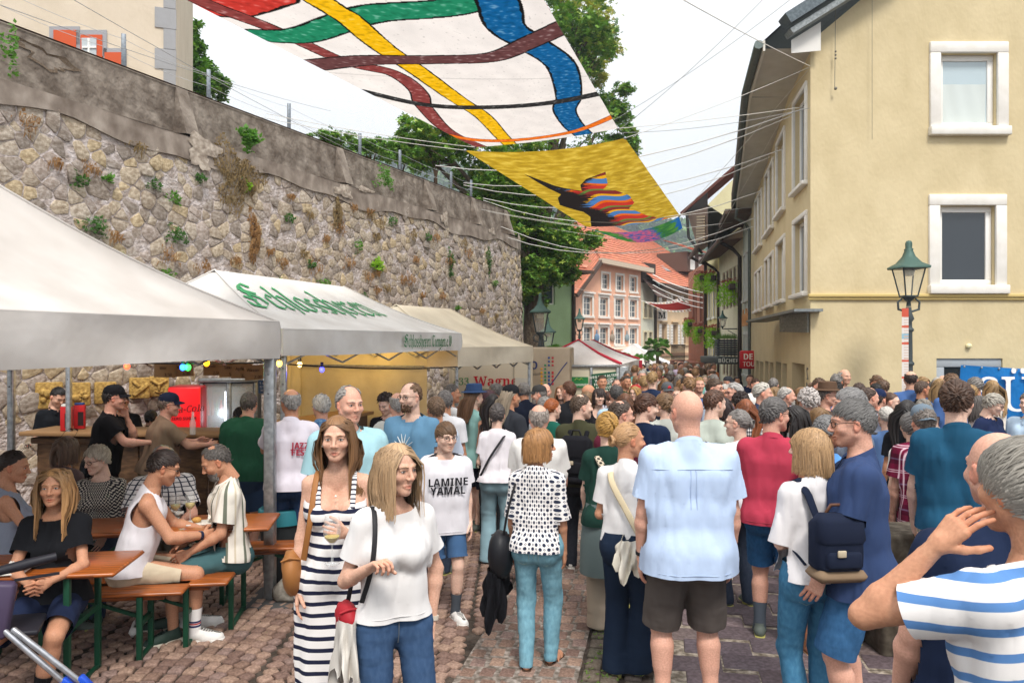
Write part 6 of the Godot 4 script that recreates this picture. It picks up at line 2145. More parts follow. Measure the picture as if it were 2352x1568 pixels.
func street_lamp_head(h: Node3D,s: float,bracket := false) -> void:
	var iron := mat("3f4a4c",0.55,{"metal": 0.3})
	var green := mat("4c665e",0.6,{"metal": 0.3})
	var g := G.new()
	var ring := func(w: float,y: float) -> Array: return [Vector3(-w,y,-w) * s,Vector3(w,y,-w) * s,Vector3(w,y,w) * s,Vector3(-w,y,w) * s]
	var lo: Array = ring.call(0.13,0.1); var hi: Array = ring.call(0.24,0.72)
	for q in 4:
		g.bar(lo[q],hi[q],0.025 * s,0.025 * s)
		g.bar(lo[q],lo[(q + 1) % 4],0.03 * s,0.03 * s)
		g.bar(hi[q],hi[(q + 1) % 4],0.035 * s,0.035 * s)
	g.lathe(Transform3D(Basis.from_scale(Vector3.ONE * s),Vector3.ZERO),PackedVector2Array([Vector2(0.05,-0.12),Vector2(0.04,-0.02),Vector2(0.13,0.06),Vector2(0.14,0.1),Vector2(0,0.1)]),12)
	part("lantern_frame",g,iron,h)
	g = G.new()
	for q in 4:
		g.quad(lo[q],lo[(q + 1) % 4],hi[(q + 1) % 4],hi[q],Vector3(0,0.4 * s,0))
	part("pane",g,glass("eef0e4",0.15),h)
	g = G.new()
	g.lathe(Transform3D(Basis.from_euler(Vector3(0,PI / 4,0)).scaled(Vector3.ONE * s),Vector3.ZERO),PackedVector2Array([Vector2(0.44,0.7),Vector2(0.45,0.745),Vector2(0.27,0.83),Vector2(0.14,0.97),Vector2(0.09,1.1),Vector2(0.1,1.13),Vector2(0.07,1.15),Vector2(0.075,1.26),Vector2(0.05,1.31),Vector2(0.0,1.32)]),4)
	part("hood",g,green,h)
	g = G.new()
	g.lathe(Transform3D(Basis.from_scale(Vector3.ONE * s),Vector3(0,0.6,0) * s),PackedVector2Array([Vector2(0.0,-0.06),Vector2(0.1,-0.05),Vector2(0.12,0.06),Vector2(0.0,0.08)]),12)
	part("lamp",g,mat("d9d4c0",0.4),h)
	if bracket:
		g = G.new()
		g.bar(Vector3(0,-0.1 * s,0),Vector3(1.3,-0.1 * s,0.1),0.04,0.04)
		g.tube(PackedVector3Array([Vector3(0.2,-0.1,0),Vector3(0.8,-0.45,0.05),Vector3(1.25,-0.9,0.1)]),PackedFloat32Array([0.015,0.015,0.015]),6)
		part("bracket",g,iron,h)

func lamp_post(p: Vector3,hh: float,label: String,s: float,poster := true) -> void:
	var h := thing("street_lamp",label,"street lamp",p)
	var g := G.new()
	var pr := PackedVector2Array([Vector2(0.16,0.0),Vector2(0.16,0.12),Vector2(0.11,0.16),Vector2(0.1,0.7),Vector2(0.12,0.74),Vector2(0.085,0.8)])
	for q in 3:
		var y := 0.8 + (hh - 1.0) * (q + 1) / 3.3
		pr.append_array(PackedVector2Array([Vector2(0.068 - 0.006 * q,y - 0.05),Vector2(0.09 - 0.006 * q,y - 0.03),Vector2(0.09 - 0.006 * q,y),Vector2(0.066 - 0.006 * q,y + 0.03)]))
	pr.append_array(PackedVector2Array([Vector2(0.05,hh - 0.25),Vector2(0.085,hh - 0.2),Vector2(0.05,hh - 0.1),Vector2(0.04,hh)]))
	g.lathe(Transform3D(),pr,14)
	part("post",g,mat("4a5254",0.55,{"metal": 0.35}),h)
	var l := Node3D.new()
	l.name = "lantern"
	l.position = Vector3(0,hh + 0.1,0)
	h.add_child(l,true)
	street_lamp_head(l,s)
	g = G.new()
	for q in 2:
		var sx := -1.0 if q == 0 else 1.0
		g.tube(PackedVector3Array([Vector3(sx * 0.04,hh - 0.08,0),Vector3(sx * 0.17,hh - 0.04,0),Vector3(sx * 0.18,hh + 0.08,0),Vector3(sx * 0.11,hh + 0.14,0)]),PackedFloat32Array([0.02,0.02,0.018,0.015]),6)
	part("scroll",g,mat("4a5254",0.55,{"metal": 0.35}),h)

# ------------------------------------------------------------------ blackletter,drawn with a broad nib
const GLYPH := {
	"S": [1.2,[[0.95,1.38,0.6,1.55,0.2,1.35,0.22,1.05,0.85,0.68,0.92,0.3,0.55,0.0,0.05,0.1,-0.12,0.35],[0.1,1.2,0.9,0.95],[0.4,1.45,0.36,0.1],[0.02,0.72,0.5,0.5]]],
	"T": [1.1,[[-0.05,1.22,0.3,1.5,0.85,1.35,1.0,1.52],[0.5,1.4,0.14,1.1,0.14,0.3,0.5,0.0,0.85,0.2],[0.56,1.3,0.56,0.2]]],
	"V": [1.1,[[0.0,1.3,0.15,1.5,0.2,0.3,0.5,0.0,0.85,0.4,0.85,1.2,0.6,1.52],[0.5,1.2,0.5,0.3]]],
	"c": [0.62,[[0.48,0.85,0.28,1.0,0.06,0.82,0.06,0.15,0.26,0.0,0.52,0.14]]],
	"h": [0.76,[[-0.02,1.52,0.08,1.4,0.08,0.1,0.2,0.0],[0.08,0.85,0.36,1.0,0.54,0.85,0.54,0.1,0.38,-0.3]]],
	"l": [0.4,[[-0.02,1.52,0.08,1.4,0.08,0.1,0.24,0.0]]],
	"o": [0.72,[[0.06,0.85,0.32,1.0,0.54,0.85,0.54,0.15,0.28,0.0,0.06,0.15,0.06,0.85]]],
	"s": [0.62,[[0.5,0.9,0.3,1.0,0.1,0.85,0.12,0.62,0.44,0.42,0.46,0.15,0.26,0.0,0.02,0.1]]],
	"e": [0.62,[[0.1,0.5,0.46,0.74,0.3,1.0,0.06,0.82,0.06,0.15,0.26,0.0,0.52,0.14]]],
	"x": [0.66,[[-0.02,0.88,0.1,1.0,0.12,0.1,0.3,0.0,0.48,0.12],[0.12,0.85,0.4,1.0,0.5,0.88],[0.02,0.5,0.36,0.5],[0.2,0.1,-0.06,-0.25]]],
	"n": [0.76,[[-0.04,0.88,0.08,1.0,0.08,0.1,0.2,0.0],[0.1,0.85,0.36,1.0,0.54,0.85,0.54,0.1,0.68,0.0]]],
	"i": [0.38,[[-0.04,0.88,0.08,1.0,0.08,0.1,0.22,0.0],[0.04,1.3,0.14,1.38]]],
	"g": [0.72,[[0.5,0.9,0.28,1.0,0.06,0.82,0.06,0.2,0.26,0.05,0.5,0.2],[0.52,1.0,0.52,-0.15,0.26,-0.4,0.0,-0.25]]],
	".": [0.3,[[0.04,0.02,0.1,0.06]]]," ": [0.4,[]],
}

func blackletter(s: String,w: int,hh: int,ink: Color) -> Texture2D:
	var im := Image.create(w,hh,false,Image.FORMAT_RGBA8)
	im.fill(Color(ink,0.0))
	var total := 0.0
	for ch in s:
		total += GLYPH[ch][0]
	var u := minf(w / (total + 0.3),hh / 2.2)
	var x0 := u * 0.2
	var base := hh - u * 0.52
	var nib := u * 0.085
	for ch in s:
		for st in GLYPH[ch][1]:
			for q in range(0,st.size() - 2,2):
				var a := Vector2(x0 + st[q] * u,base - st[q + 1] * u); var b := Vector2(x0 + st[q + 2] * u,base - st[q + 3] * u)
				var steps := int(a.distance_to(b) * 2.0) + 1
				for k in steps + 1:
					var p := a.lerp(b,float(k) / steps)
					var m := int(nib * 2.0)
					for e in range(-m,m + 1):
						var z := p + Vector2(0.77,-0.64) * (float(e) / 2.0)
						for dy in 2:
							var xx := int(z.x); var yy := int(z.y) + dy
							if xx >= 0 and yy >= 0 and xx < w and yy < hh:
								im.set_pixel(xx,yy,ink)
		x0 += GLYPH[ch][0] * u
	return ImageTexture.create_from_image(im)

# ------------------------------------------------------------------ tents
func canvas(hex: String) -> StandardMaterial3D:
	return mat(hex,0.75,{"tex": noise_tex("canvas",0.008,Color(0.89,0.88,0.87),Color.WHITE,5),"scale": 0.6,"world": true,"back": "505050","normal": normal_tex("creasen",0.012,5.0,4),"nscale": 0.35,"spec": 0.3})

func tent(called: String,label: String,s: Vector2,dir: Vector2,l: float,dep: float,eave: float,val: float,ridge: Array,top: float,hex: String,text := "",text2 := "",legs := [1,1,1,1]) -> Dictionary:
	var h := thing(called,label,"tent")
	var back := Vector2(-dir.y,dir.x)
	var P := func(u: float,v: float,y: float) -> Vector3: var e = s + dir * u + back * v; return Vector3(e.x,y,-e.y)
	var A: Array = [P.call(0,0,eave),P.call(l,0,eave),P.call(l,dep,eave),P.call(0,dep,eave)]
	var R: Array = [P.call(ridge[0],dep * 0.5,top),P.call(ridge[1],dep * 0.5,top)]
	var cm := canvas(hex)
	var mid: Vector3 = (A[0] + A[2]) * 0.5 - Vector3(0,1,0)
	var face := func(a: Vector3,b: Vector3,c: Vector3,d: Vector3,u: float,v: float,lift: float) -> Vector3:
		var p: Vector3 = a.lerp(b,u).lerp(d.lerp(c,u),v)
		var hollow: float = sin(PI * v) * (0.085 + 0.03 * sin(PI * u))
		p.y -= hollow * (top - eave) * 0.9 - lift
		p.y += 0.006 * sin(u * 31.0 + v * 7.0) * sin(PI * u) * sin(PI * v)
		return p
	for q in 4:
		var a: Vector3 = A[q]; var b: Vector3 = A[(q + 1) % 4]
		var c: Vector3 = R[1] if q in [0,1] else R[0]
		var d: Vector3 = R[0] if q in [0,3] else R[1]
		if q == 2: d = R[1]; c = R[0]
		var g := G.new()
		g.grid(func(u,v): return face.call(a,b,c,d,u,v,0.0),18,14)
		for w in g.n.size():
			if g.n[w].y < 0.0:
				g.n[w] = -g.n[w]
		g.fix()
		part("roof_panel",g,cm,h)
		g = G.new()
		var sp := PackedVector3Array(); var sr := PackedFloat32Array()
		for w in 15:
			sp.append(face.call(a,b,c,d,0.0,w / 14.0,0.004)); sr.append(0.011)
		g.tube(sp,sr,6)
		g.rod(a + Vector3(0,0.004,0),b + Vector3(0,0.004,0),0.012,6)
		part("seam",g,cm,h)
		g = G.new()
		g.grid(func(u,v): var p = a.lerp(b,u); var o = (p - mid); o.y = 0.0; return p + o.normalized() * (0.012 + 0.02 * sin(PI * v) * sin(u * 9.0 + q)) + Vector3(0,0.006 - val * v - 0.008 * sin(u * 6.3 + q) * v,0),26,6)
		part("valance",g,cm,h)
	if text:
		var g := G.new()
		g.grid(func(u,v): return face.call(A[0],A[1],R[1],R[0],lerpf(0.0,0.9,u),lerpf(0.84,0.3,v),0.012) + Vector3(0,0.0,0.006),30,8)
		for w in g.n.size():
			if g.n[w].y < 0.0: g.n[w] = -g.n[w]
		g.fix()
		part("lettering",g,mat("ffffff",0.8,{"tex": blackletter(text,1100,250,Color("3f9a62")),"cut": true}),h)
	if text2:
		var g := G.new()
		g.grid(func(u,v): var p = A[0].lerp(A[1],lerpf(0.555,0.985,u)); var o = (p - mid); o.y = 0.0; return p + o.normalized() * 0.042 + Vector3(0,-val * lerpf(0.05,0.9,v),0),10,1)
		part("lettering",g,mat("ffffff",0.8,{"tex": blackletter(text2,1100,120,Color("2f7d4d")),"cut": true}),h)
	var steel := metal("b4b8bb",0.4)
	for q in 4:
		if legs[q] == 0:
			continue
		var p: Vector3 = A[q].lerp(Vector3(mid.x,A[q].y,mid.z),0.03)
		var foot := Vector3(p.x,gy(-p.z),p.z)
		var w: float = 0.055 if legs[q] == 1 else 0.085
		var o := g_bar(h,"leg",foot + Vector3(0,0.01,0),Vector3(p.x,p.y,p.z),w,w,steel,0.008)
		g_box(o,"base_plate",Transform3D(Basis(),foot + Vector3(0,0.012,0)),Vector3(w * 2.6,0.024,w * 2.6),steel,0.004)
		for y in [0.12,0.28]:
			g_box(o,"bolt",Transform3D(Basis(),Vector3(p.x,eave - val - y,p.z) + Vector3(0.0,0,w * 0.5)),Vector3(0.016,0.016,0.014),mat("6a6d70",0.4),0.004)
		var p2: Vector3 = A[(q + 1) % 4].lerp(Vector3(mid.x,A[q].y,mid.z),0.03)
		for k in 4:
			for f in 2:
				g_bar(h,"strut",p.lerp(p2,k / 4.0) + Vector3(0,-0.06 - 0.3 * f,0),p.lerp(p2,(k + 1) / 4.0) + Vector3(0,-0.36 + 0.3 * f,0),0.025,0.014,steel)
	g_bar(h,"ridge_pole",R[0] - Vector3(0,0.06,0),R[1] - Vector3(0,0.06,0),0.03,0.03,steel)
	return {"o": h,"A": A,"R": R,"P": P}

func tents() -> void:
	var t1 := tent("market_tent","large off white tent in the left foreground over the bench tables",Vector2(-2.95,3.15),Vector2(0.31,0.951),3.2,3.0,2.31,0.31,[1.6,1.6],3.42,"cfcbc7","","",[0,2,1,0])
	var leg: Vector3 = t1.A[1]
	var wt := thing("tent_weight","pale concrete weight at the foot of the grey tent leg","weight",Vector3(leg.x + 0.14,0.0,leg.z + 0.03))
	g_box(wt,"block",Transform3D(Basis(),Vector3(0,0.09,0)),Vector3(0.3,0.17,0.3),mat("a8a49a",0.95,{"tex": noise_tex("conc",0.012,Color(0.6,0.57,0.55),Color.WHITE,6,512),"scale": 2.0}),0.05)
	g_box(wt,"plate",Transform3D(Basis(),Vector3(-0.06,0.012,0)),Vector3(0.6,0.02,0.5),mat("4a4a4a",0.7),0.004)
	var d2 := Vector2(0.33,0.944)
	var t2 := tent("market_tent","white tent with green blackletter words on its roof and valance",Vector2(-2.29,7.4),d2,4.5,3.0,2.27,0.27,[0.75,3.5],2.98,"e4e3e0","Schlosshexen","Schlosshexen Tiengen e.V.",[1,1,1,1])
	var t3 := tent("market_tent","cream tent beyond the lettered white tent",Vector2(-0.85,11.55),Vector2(0.42,0.907),2.95,3.0,2.05,0.3,[0.55,2.4],2.78,"e6dcc6")
	var cream := canvas("ebe2c4")
	for e in [[t2,3.85,4.48]]:
		var g := G.new()
		var P: Callable = e[0].P
		g.grid(func(u,v): return P.call(lerpf(e[1],e[2],u),2.9 + 0.03 * sin(u * 14.0),lerpf(2.2,-0.1,v)),24,8)
		part("side_cloth",g,cream,e[0].o)
	var eg := G.new()
	eg.grid(func(u,v): return t2.P.call(4.44 + 0.02 * sin(u * 17.0),lerpf(0.56,2.95,u),lerpf(2.24,-0.1,v)),24,8)
	part("end_cloth",eg,cream,t2.o)
	for u in [3.85]:
		g_bar(t2.o,"inner_pole",t2.P.call(u,2.8,0.0),t2.P.call(u,2.8,2.25),0.045,0.045,metal("b4b8bb",0.4))
	g_bar(t2.o,"inner_rail",t2.P.call(4.4,0.6,1.75),t2.P.call(4.4,2.9,1.75),0.03,0.03,metal("b4b8bb",0.4))
	var bar2 := thing("stall_counter","dark counter inside the lettered white tent","counter")
	g_bar(bar2,"front",t2.P.call(2.4,1.75,0.5),t2.P.call(4.2,1.75,0.5),0.5,0.95,mat("5f4a38",0.8))
	g_bar(bar2,"top",t2.P.call(2.3,1.75,1.0),t2.P.call(4.3,1.75,1.0),0.62,0.05,mat("8a6f52",0.6))
	for q in 3:
		var a: Vector3 = t2.P.call(2.3 + q * 0.65,2.2 - q * 0.4,2.3); var b: Vector3 = t2.P.call(2.9 + q * 0.65,2.2 - q * 0.4,2.34)
		var g := G.new()
		g.rod(a,b,0.022,8)
		tag(part("tube_lamp",g,mat("ffe2a0",0.5,{"emit": "ffc860","energy": 6.0}),self),["warm tube lamp at the near end of the lettered tent","warm tube lamp in the middle of the lettered tent","warm tube lamp at the far end of the lettered tent"][q],"lamp","tube lamps in the lettered tent")
		var l := OmniLight3D.new()
		l.name = "tube_light" if q == 0 else "tube_light_%03d" % q
		l.light_color = Color("ffd27a"); l.light_energy = 0.24; l.omni_range = 9.0; l.omni_attenuation = 2.0; l.shadow_enabled = true; l.light_size = 0.3
		l.position = (a + b) * 0.5 - Vector3(0,0.1,0)
		add_child(l,true)
	var cable := G.new()
	wire(cable,at(20,822,7.6),at(640,832,6.9),0.008,0.03)
	wire(cable,at(655,836,7.6),at(1050,842,11.5),0.008,0.04)
	tag(part("light_cable",cable,mat("1c1a18",0.8),self),"black cable with coloured bulbs along the tent valances","cable")
	for e in [[291,836,7.3,"ff5a3a","red"],[419,838,7.1,"3a7aff","blue"],[431,838,7.1,"3aff5a","green"],[739,844,8.3,"5a5aff","violet blue"],[474,828,7.0,"ffb020","amber"],[641,829,6.9,"ffd060","pale yellow"],[688,832,7.9,"ffd890","warm white"]]:
		var p := at(e[0],e[1],e[2])
		var b := thing("light_bulb","%s festoon bulb hanging under a tent valance" % e[4],"light bulb",p,0.0,"coloured festoon bulbs")
		var g := G.new()
		g.rod(Vector3(0,0.0,0),Vector3(0,0.06,0),0.017,8)
		part("socket",g,mat("1c1a18",0.7),b)
		g = G.new()
		g.ball(Transform3D(Basis.from_scale(Vector3(0.028,0.034,0.028)),Vector3(0,-0.022,0)),12,8)
		part("bulb",g,mat(e[3],0.4,{"emit": e[3],"energy": 2.2}),b)
		var l := OmniLight3D.new()
		l.name = numbered("bulb_light",b)
		l.light_color = Color(e[3]); l.light_energy = 0.04; l.omni_range = 6.0; l.omni_attenuation = 2.0; l.shadow_enabled = true; l.light_size = 0.04; l.position = Vector3(0,-0.022,0.05)
		b.add_child(l,true)
	var t4 := tent("market_tent","white tent with red corner stripes beside the food trailer",Vector2(2.8,19.0),Vector2(0.25,0.968),5.5,2.6,1.55,0.25,[1.2,4.0],2.18,"f0eeee")
	for q in 4:
		var g := G.new()
		g.tube(PackedVector3Array([t4.A[q] + Vector3(0,0.03,0),t4.A[q].lerp(t4.R[1 if q in [1,2] else 0],0.5) - Vector3(0,0.03,0),t4.R[1 if q in [1,2] else 0] + Vector3(0,0.02,0)]),PackedFloat32Array([0.04,0.035,0.02]),8)
		part("red_stripe",g,mat("c22f45",0.7),t4.o)
		g_bar(t4.o,"red_drop",t4.A[q] + Vector3(0,-0.02,0.03),t4.A[q] - Vector3(0,0.28,-0.03),0.2,0.05,mat("c22f45",0.7))
	tent("market_tent","small white tent between the palms far down the street",Vector2(9.7,46.0),Vector2(0.25,0.968),4.5,4.5,0.75,0.3,[0.8,3.5],2.0,"f2f2f2")
	var aw := thing("awning","flat white awning over a stall beyond the red striped tent","awning")
	var g := G.new()
	g.quad(at(1425,834,26),at(1478,822,32),at(1482,838,30),at(1430,848,25),Vector3(4,-3,-28))
	part("cloth",g,canvas("eeeae0"),aw)
	var pz := thing("parasol","small pink and white parasol in the far crowd","parasol",at(1514,836,44))
	g = G.new()
	g.lathe(Transform3D(),PackedVector2Array([Vector2(1.1,-0.25),Vector2(0.6,-0.02),Vector2(0.0,0.1)]),10)
	part("canopy",g,canvas("e6c4c4"),pz)
	g = G.new()
	g.rod(Vector3(0,0.1,0),Vector3(0,-2.2,0),0.03)
	part("pole",g,metal(),pz)
	var bs := thing("stall_sign","light blue sign board at the end of the far crowd","sign",at(1578,852,48))
	g_box(bs,"panel",Transform3D(),Vector3(2.0,0.8,0.06),mat("4fb0d8",0.6))
	for q in 2:
		g_bar(bs,"post",Vector3(q * 1.8 - 0.9,-2.2,-0.05),Vector3(q * 1.8 - 0.9,0.2,-0.05),0.05,0.05,metal())

func trailers() -> void:
	var h := thing("food_trailer","pale food trailer with red and green lettering behind the cream tent","trailer",at(1130,790,15.6))
	h.rotation.y = 0.1
	var y0 := gy(15.6) - h.position.y
	g_box(h,"body",Transform3D(Basis(),Vector3(0,y0 + 1.25,-0.9)),Vector3(1.75,1.75,1.8),mat("d8ccb4",0.5),0.04)
	g_box(h,"seam",Transform3D(Basis(),Vector3(0.46,y0 + 1.25,0.004)),Vector3(0.03,1.7,0.012),mat("b9ae98",0.5))
	put("lettering",lettering("Wagner",0.27,0.008,"Droid Serif",700),mat("c8202c",0.5),h,Transform3D(Basis(),Vector3(0.15,y0 + 1.5,0.006)))
	put("lettering",lettering("Hofmetzgerei  Verkauf Direkt",0.075,0.006),mat("4f8a5a",0.5),h,Transform3D(Basis(),Vector3(0.0,y0 + 1.33,0.006)))
	put("lettering",lettering("433",0.2,0.006,"Droid Serif",400),mat("4f9a62",0.5),h,Transform3D(Basis(),Vector3(-0.65,y0 + 1.5,0.006)))
	g_box(h,"notice",Transform3D(Basis(Vector3.FORWARD,0.06),Vector3(0.62,y0 + 1.38,0.012)),Vector3(0.28,0.38,0.01),mat("d5d0c2",0.8))
	for q in 2:
		var g := G.new()
		g.tube(PackedVector3Array([Vector3(q * 0.9 - 0.4,y0 + 0.28,-0.05),Vector3(q * 0.9 - 0.4,y0 + 0.28,-0.3)]),PackedFloat32Array([0.28,0.28]),18)
		part("wheel",g,mat("24242a",0.9),h)
	h = thing("container_trailer","grey brown box trailer with coloured dots and a blue wave","trailer",at(1252,800,17.0))
	h.rotation.y = -0.12
	y0 = gy(17.0) - h.position.y
	g_box(h,"body",Transform3D(Basis(),Vector3(0,y0 + 1.2,-1.2)),Vector3(1.15,2.05,2.4),mat("b3a48f",0.6,{"tex": noise_tex("canvas",0.008,Color(0.93,0.92,0.91),Color.WHITE,5),"scale": 0.5}),0.03)
	put("lettering",lettering("KO",0.26,0.008,"Droid Sans",700),mat("2c3a70",0.5),h,Transform3D(Basis(),Vector3(-0.34,y0 + 1.82,0.004)))
	put("lettering",lettering("Festbedarf",0.08,0.006),mat("6a665e",0.5),h,Transform3D(Basis(),Vector3(-0.3,y0 + 1.62,0.004)))
	var rows := [[0,4],[0,4],[1,5],[2,4]]
	for c in 4:
		for q in range(0,[5,6,8,8][c]):
			if c >= 2 and q in [4]: continue
			g_box(h,"dot",Transform3D(Basis(),Vector3(-0.08 + c * 0.085,y0 + 1.4 + q * 0.085,0.004)),Vector3(0.048,0.06 if q < 4 else 0.045,0.01),mat(["d8a02c","3a8a5a","34508a","b8343c"][c],0.6),0.012)
	var g := G.new()
	var pts := PackedVector3Array(); var rr := PackedFloat32Array()
	for q in 17:
		pts.append(Vector3(-0.5 + q * 0.063,y0 + 1.45 - 0.2 * sin(PI * q / 11.0 * 0.9) + (0.04 * (q - 9) if q > 9 else 0.0),0.004)); rr.append(0.012)
	g.tube(pts,rr,6)
	part("blue_wave",g,mat("2c3a78",0.6),h)
	h = thing("sales_trailer","white framed food trailer with two green boards below the striped tent","trailer",at(1360,855,18.0))
	y0 = gy(18.0) - h.position.y
	g_box(h,"body",Transform3D(Basis(),Vector3(-0.05,y0 + 0.95,-1.2)),Vector3(1.3,1.7,2.4),mat("ddd6be",0.4),0.03)
	var st := metal("b6b9ba",0.3)
	for e in [[-0.68,0],[-0.02,0],[0.62,0]]:
		g_box(h,"door_frame",Transform3D(Basis(),Vector3(e[0],y0 + 0.95,0.02)),Vector3(0.07,1.7,0.05),st,0.01)
	g_box(h,"top_rail",Transform3D(Basis(),Vector3(-0.03,y0 + 1.79,0.02)),Vector3(1.42,0.08,0.06),st,0.01)
	g_box(h,"steel_side",Transform3D(Basis(),Vector3(0.78,y0 + 0.9,-0.3)),Vector3(0.26,1.8,0.7),st,0.03)
	g_box(h,"latch",Transform3D(Basis(),Vector3(0.5,y0 + 1.42,0.06)),Vector3(0.3,0.05,0.05),st,0.01)
	var b1 := g_box(h,"green_board",Transform3D(Basis(),Vector3(-0.35,y0 + 1.4,0.05)),Vector3(0.5,0.26,0.02),mat("2f8a4c",0.5))
	put("lettering",lettering("NETZHAMMER",0.075,0.006,"Droid Sans",700),mat("e9efe6",0.5),b1,Transform3D(Basis(),Vector3(-0.35,y0 + 1.34,0.064)))
	var sw := G.new()
	for q in 2:
		sw.tube(PackedVector3Array([Vector3(-0.43 + q * 0.11,y0 + 1.45,0.064),Vector3(-0.38 + q * 0.11,y0 + 1.5,0.064),Vector3(-0.33 + q * 0.11,y0 + 1.46,0.064)]),PackedFloat32Array([0.012,0.014,0.005]),5)
	part("emblem",sw,mat("9ac85a",0.5),b1)
	var tl := Transform3D(Basis(Vector3.BACK,0.11),Vector3(0.3,y0 + 1.38,0.07))
	var b2 := g_box(h,"green_board",tl,Vector3(0.6,0.5,0.02),mat("1f5a40",0.5))
	for q in 5:
		put("lettering",lettering(["WEG VOM ALTEN!","WER NICHT","FEIERT SETZT","MIT ALLEM","FÜR IHR FEST"][q],0.085,0.006,"Droid Sans",700),mat("e9efe6",0.5),b2,tl * Transform3D(Basis(),Vector3(0,0.17 - q * 0.09,0.014)))

# ------------------------------------------------------------------ painted sails
func band(im: Image,pts: Array,wd: float,col: Color,sd: int) -> void:
	var w := im.get_width(); var hh := im.get_height()
	var nz := noise(0.05,sd,2); var nz2 := noise(0.11,sd + 4,2)
	var cv := Curve2D.new()
	for q in pts.size():
		var t: Vector2 = (Vector2(pts[mini(q + 1,pts.size() - 1)][0],pts[mini(q + 1,pts.size() - 1)][1]) - Vector2(pts[maxi(q - 1,0)][0],pts[maxi(q - 1,0)][1])) * 0.17
		cv.add_point(Vector2(pts[q][0] * w,pts[q][1] * hh),-t * Vector2(w,hh),t * Vector2(w,hh))
	var line := cv.tessellate_even_length(5,4.0)
	var half := wd * w
	var best := {}
	for p in line:
		var r := int(half) + 2
		for y in range(-r,r + 1):
			for x in range(-r,r + 1):
				var k := Vector2i(int(p.x) + x,int(p.y) + y)
				if k.x < 0 or k.y < 0 or k.x >= w or k.y >= hh:
					continue
				var dd := Vector2(k).distance_to(p)
				if dd < half and dd < best.get(k,99.0):
					best[k] = dd
	for k in best:
		var e: float = best[k] / half + nz.get_noise_2d(k.x,k.y) * 0.08
		var c := col
		if e > 0.86:
			c = Color(0.09,0.085,0.08)
		else:
			var b := nz2.get_noise_2d(k.x * 0.5,k.y)
			c = col.lerp(col.lightened(0.45),clampf(b * 1.6 - 0.45,0.0,0.7)).lerp(col.darkened(0.3),clampf(-b * 1.1 - 0.15,0.0,0.5))
		im.set_pixelv(k,c)

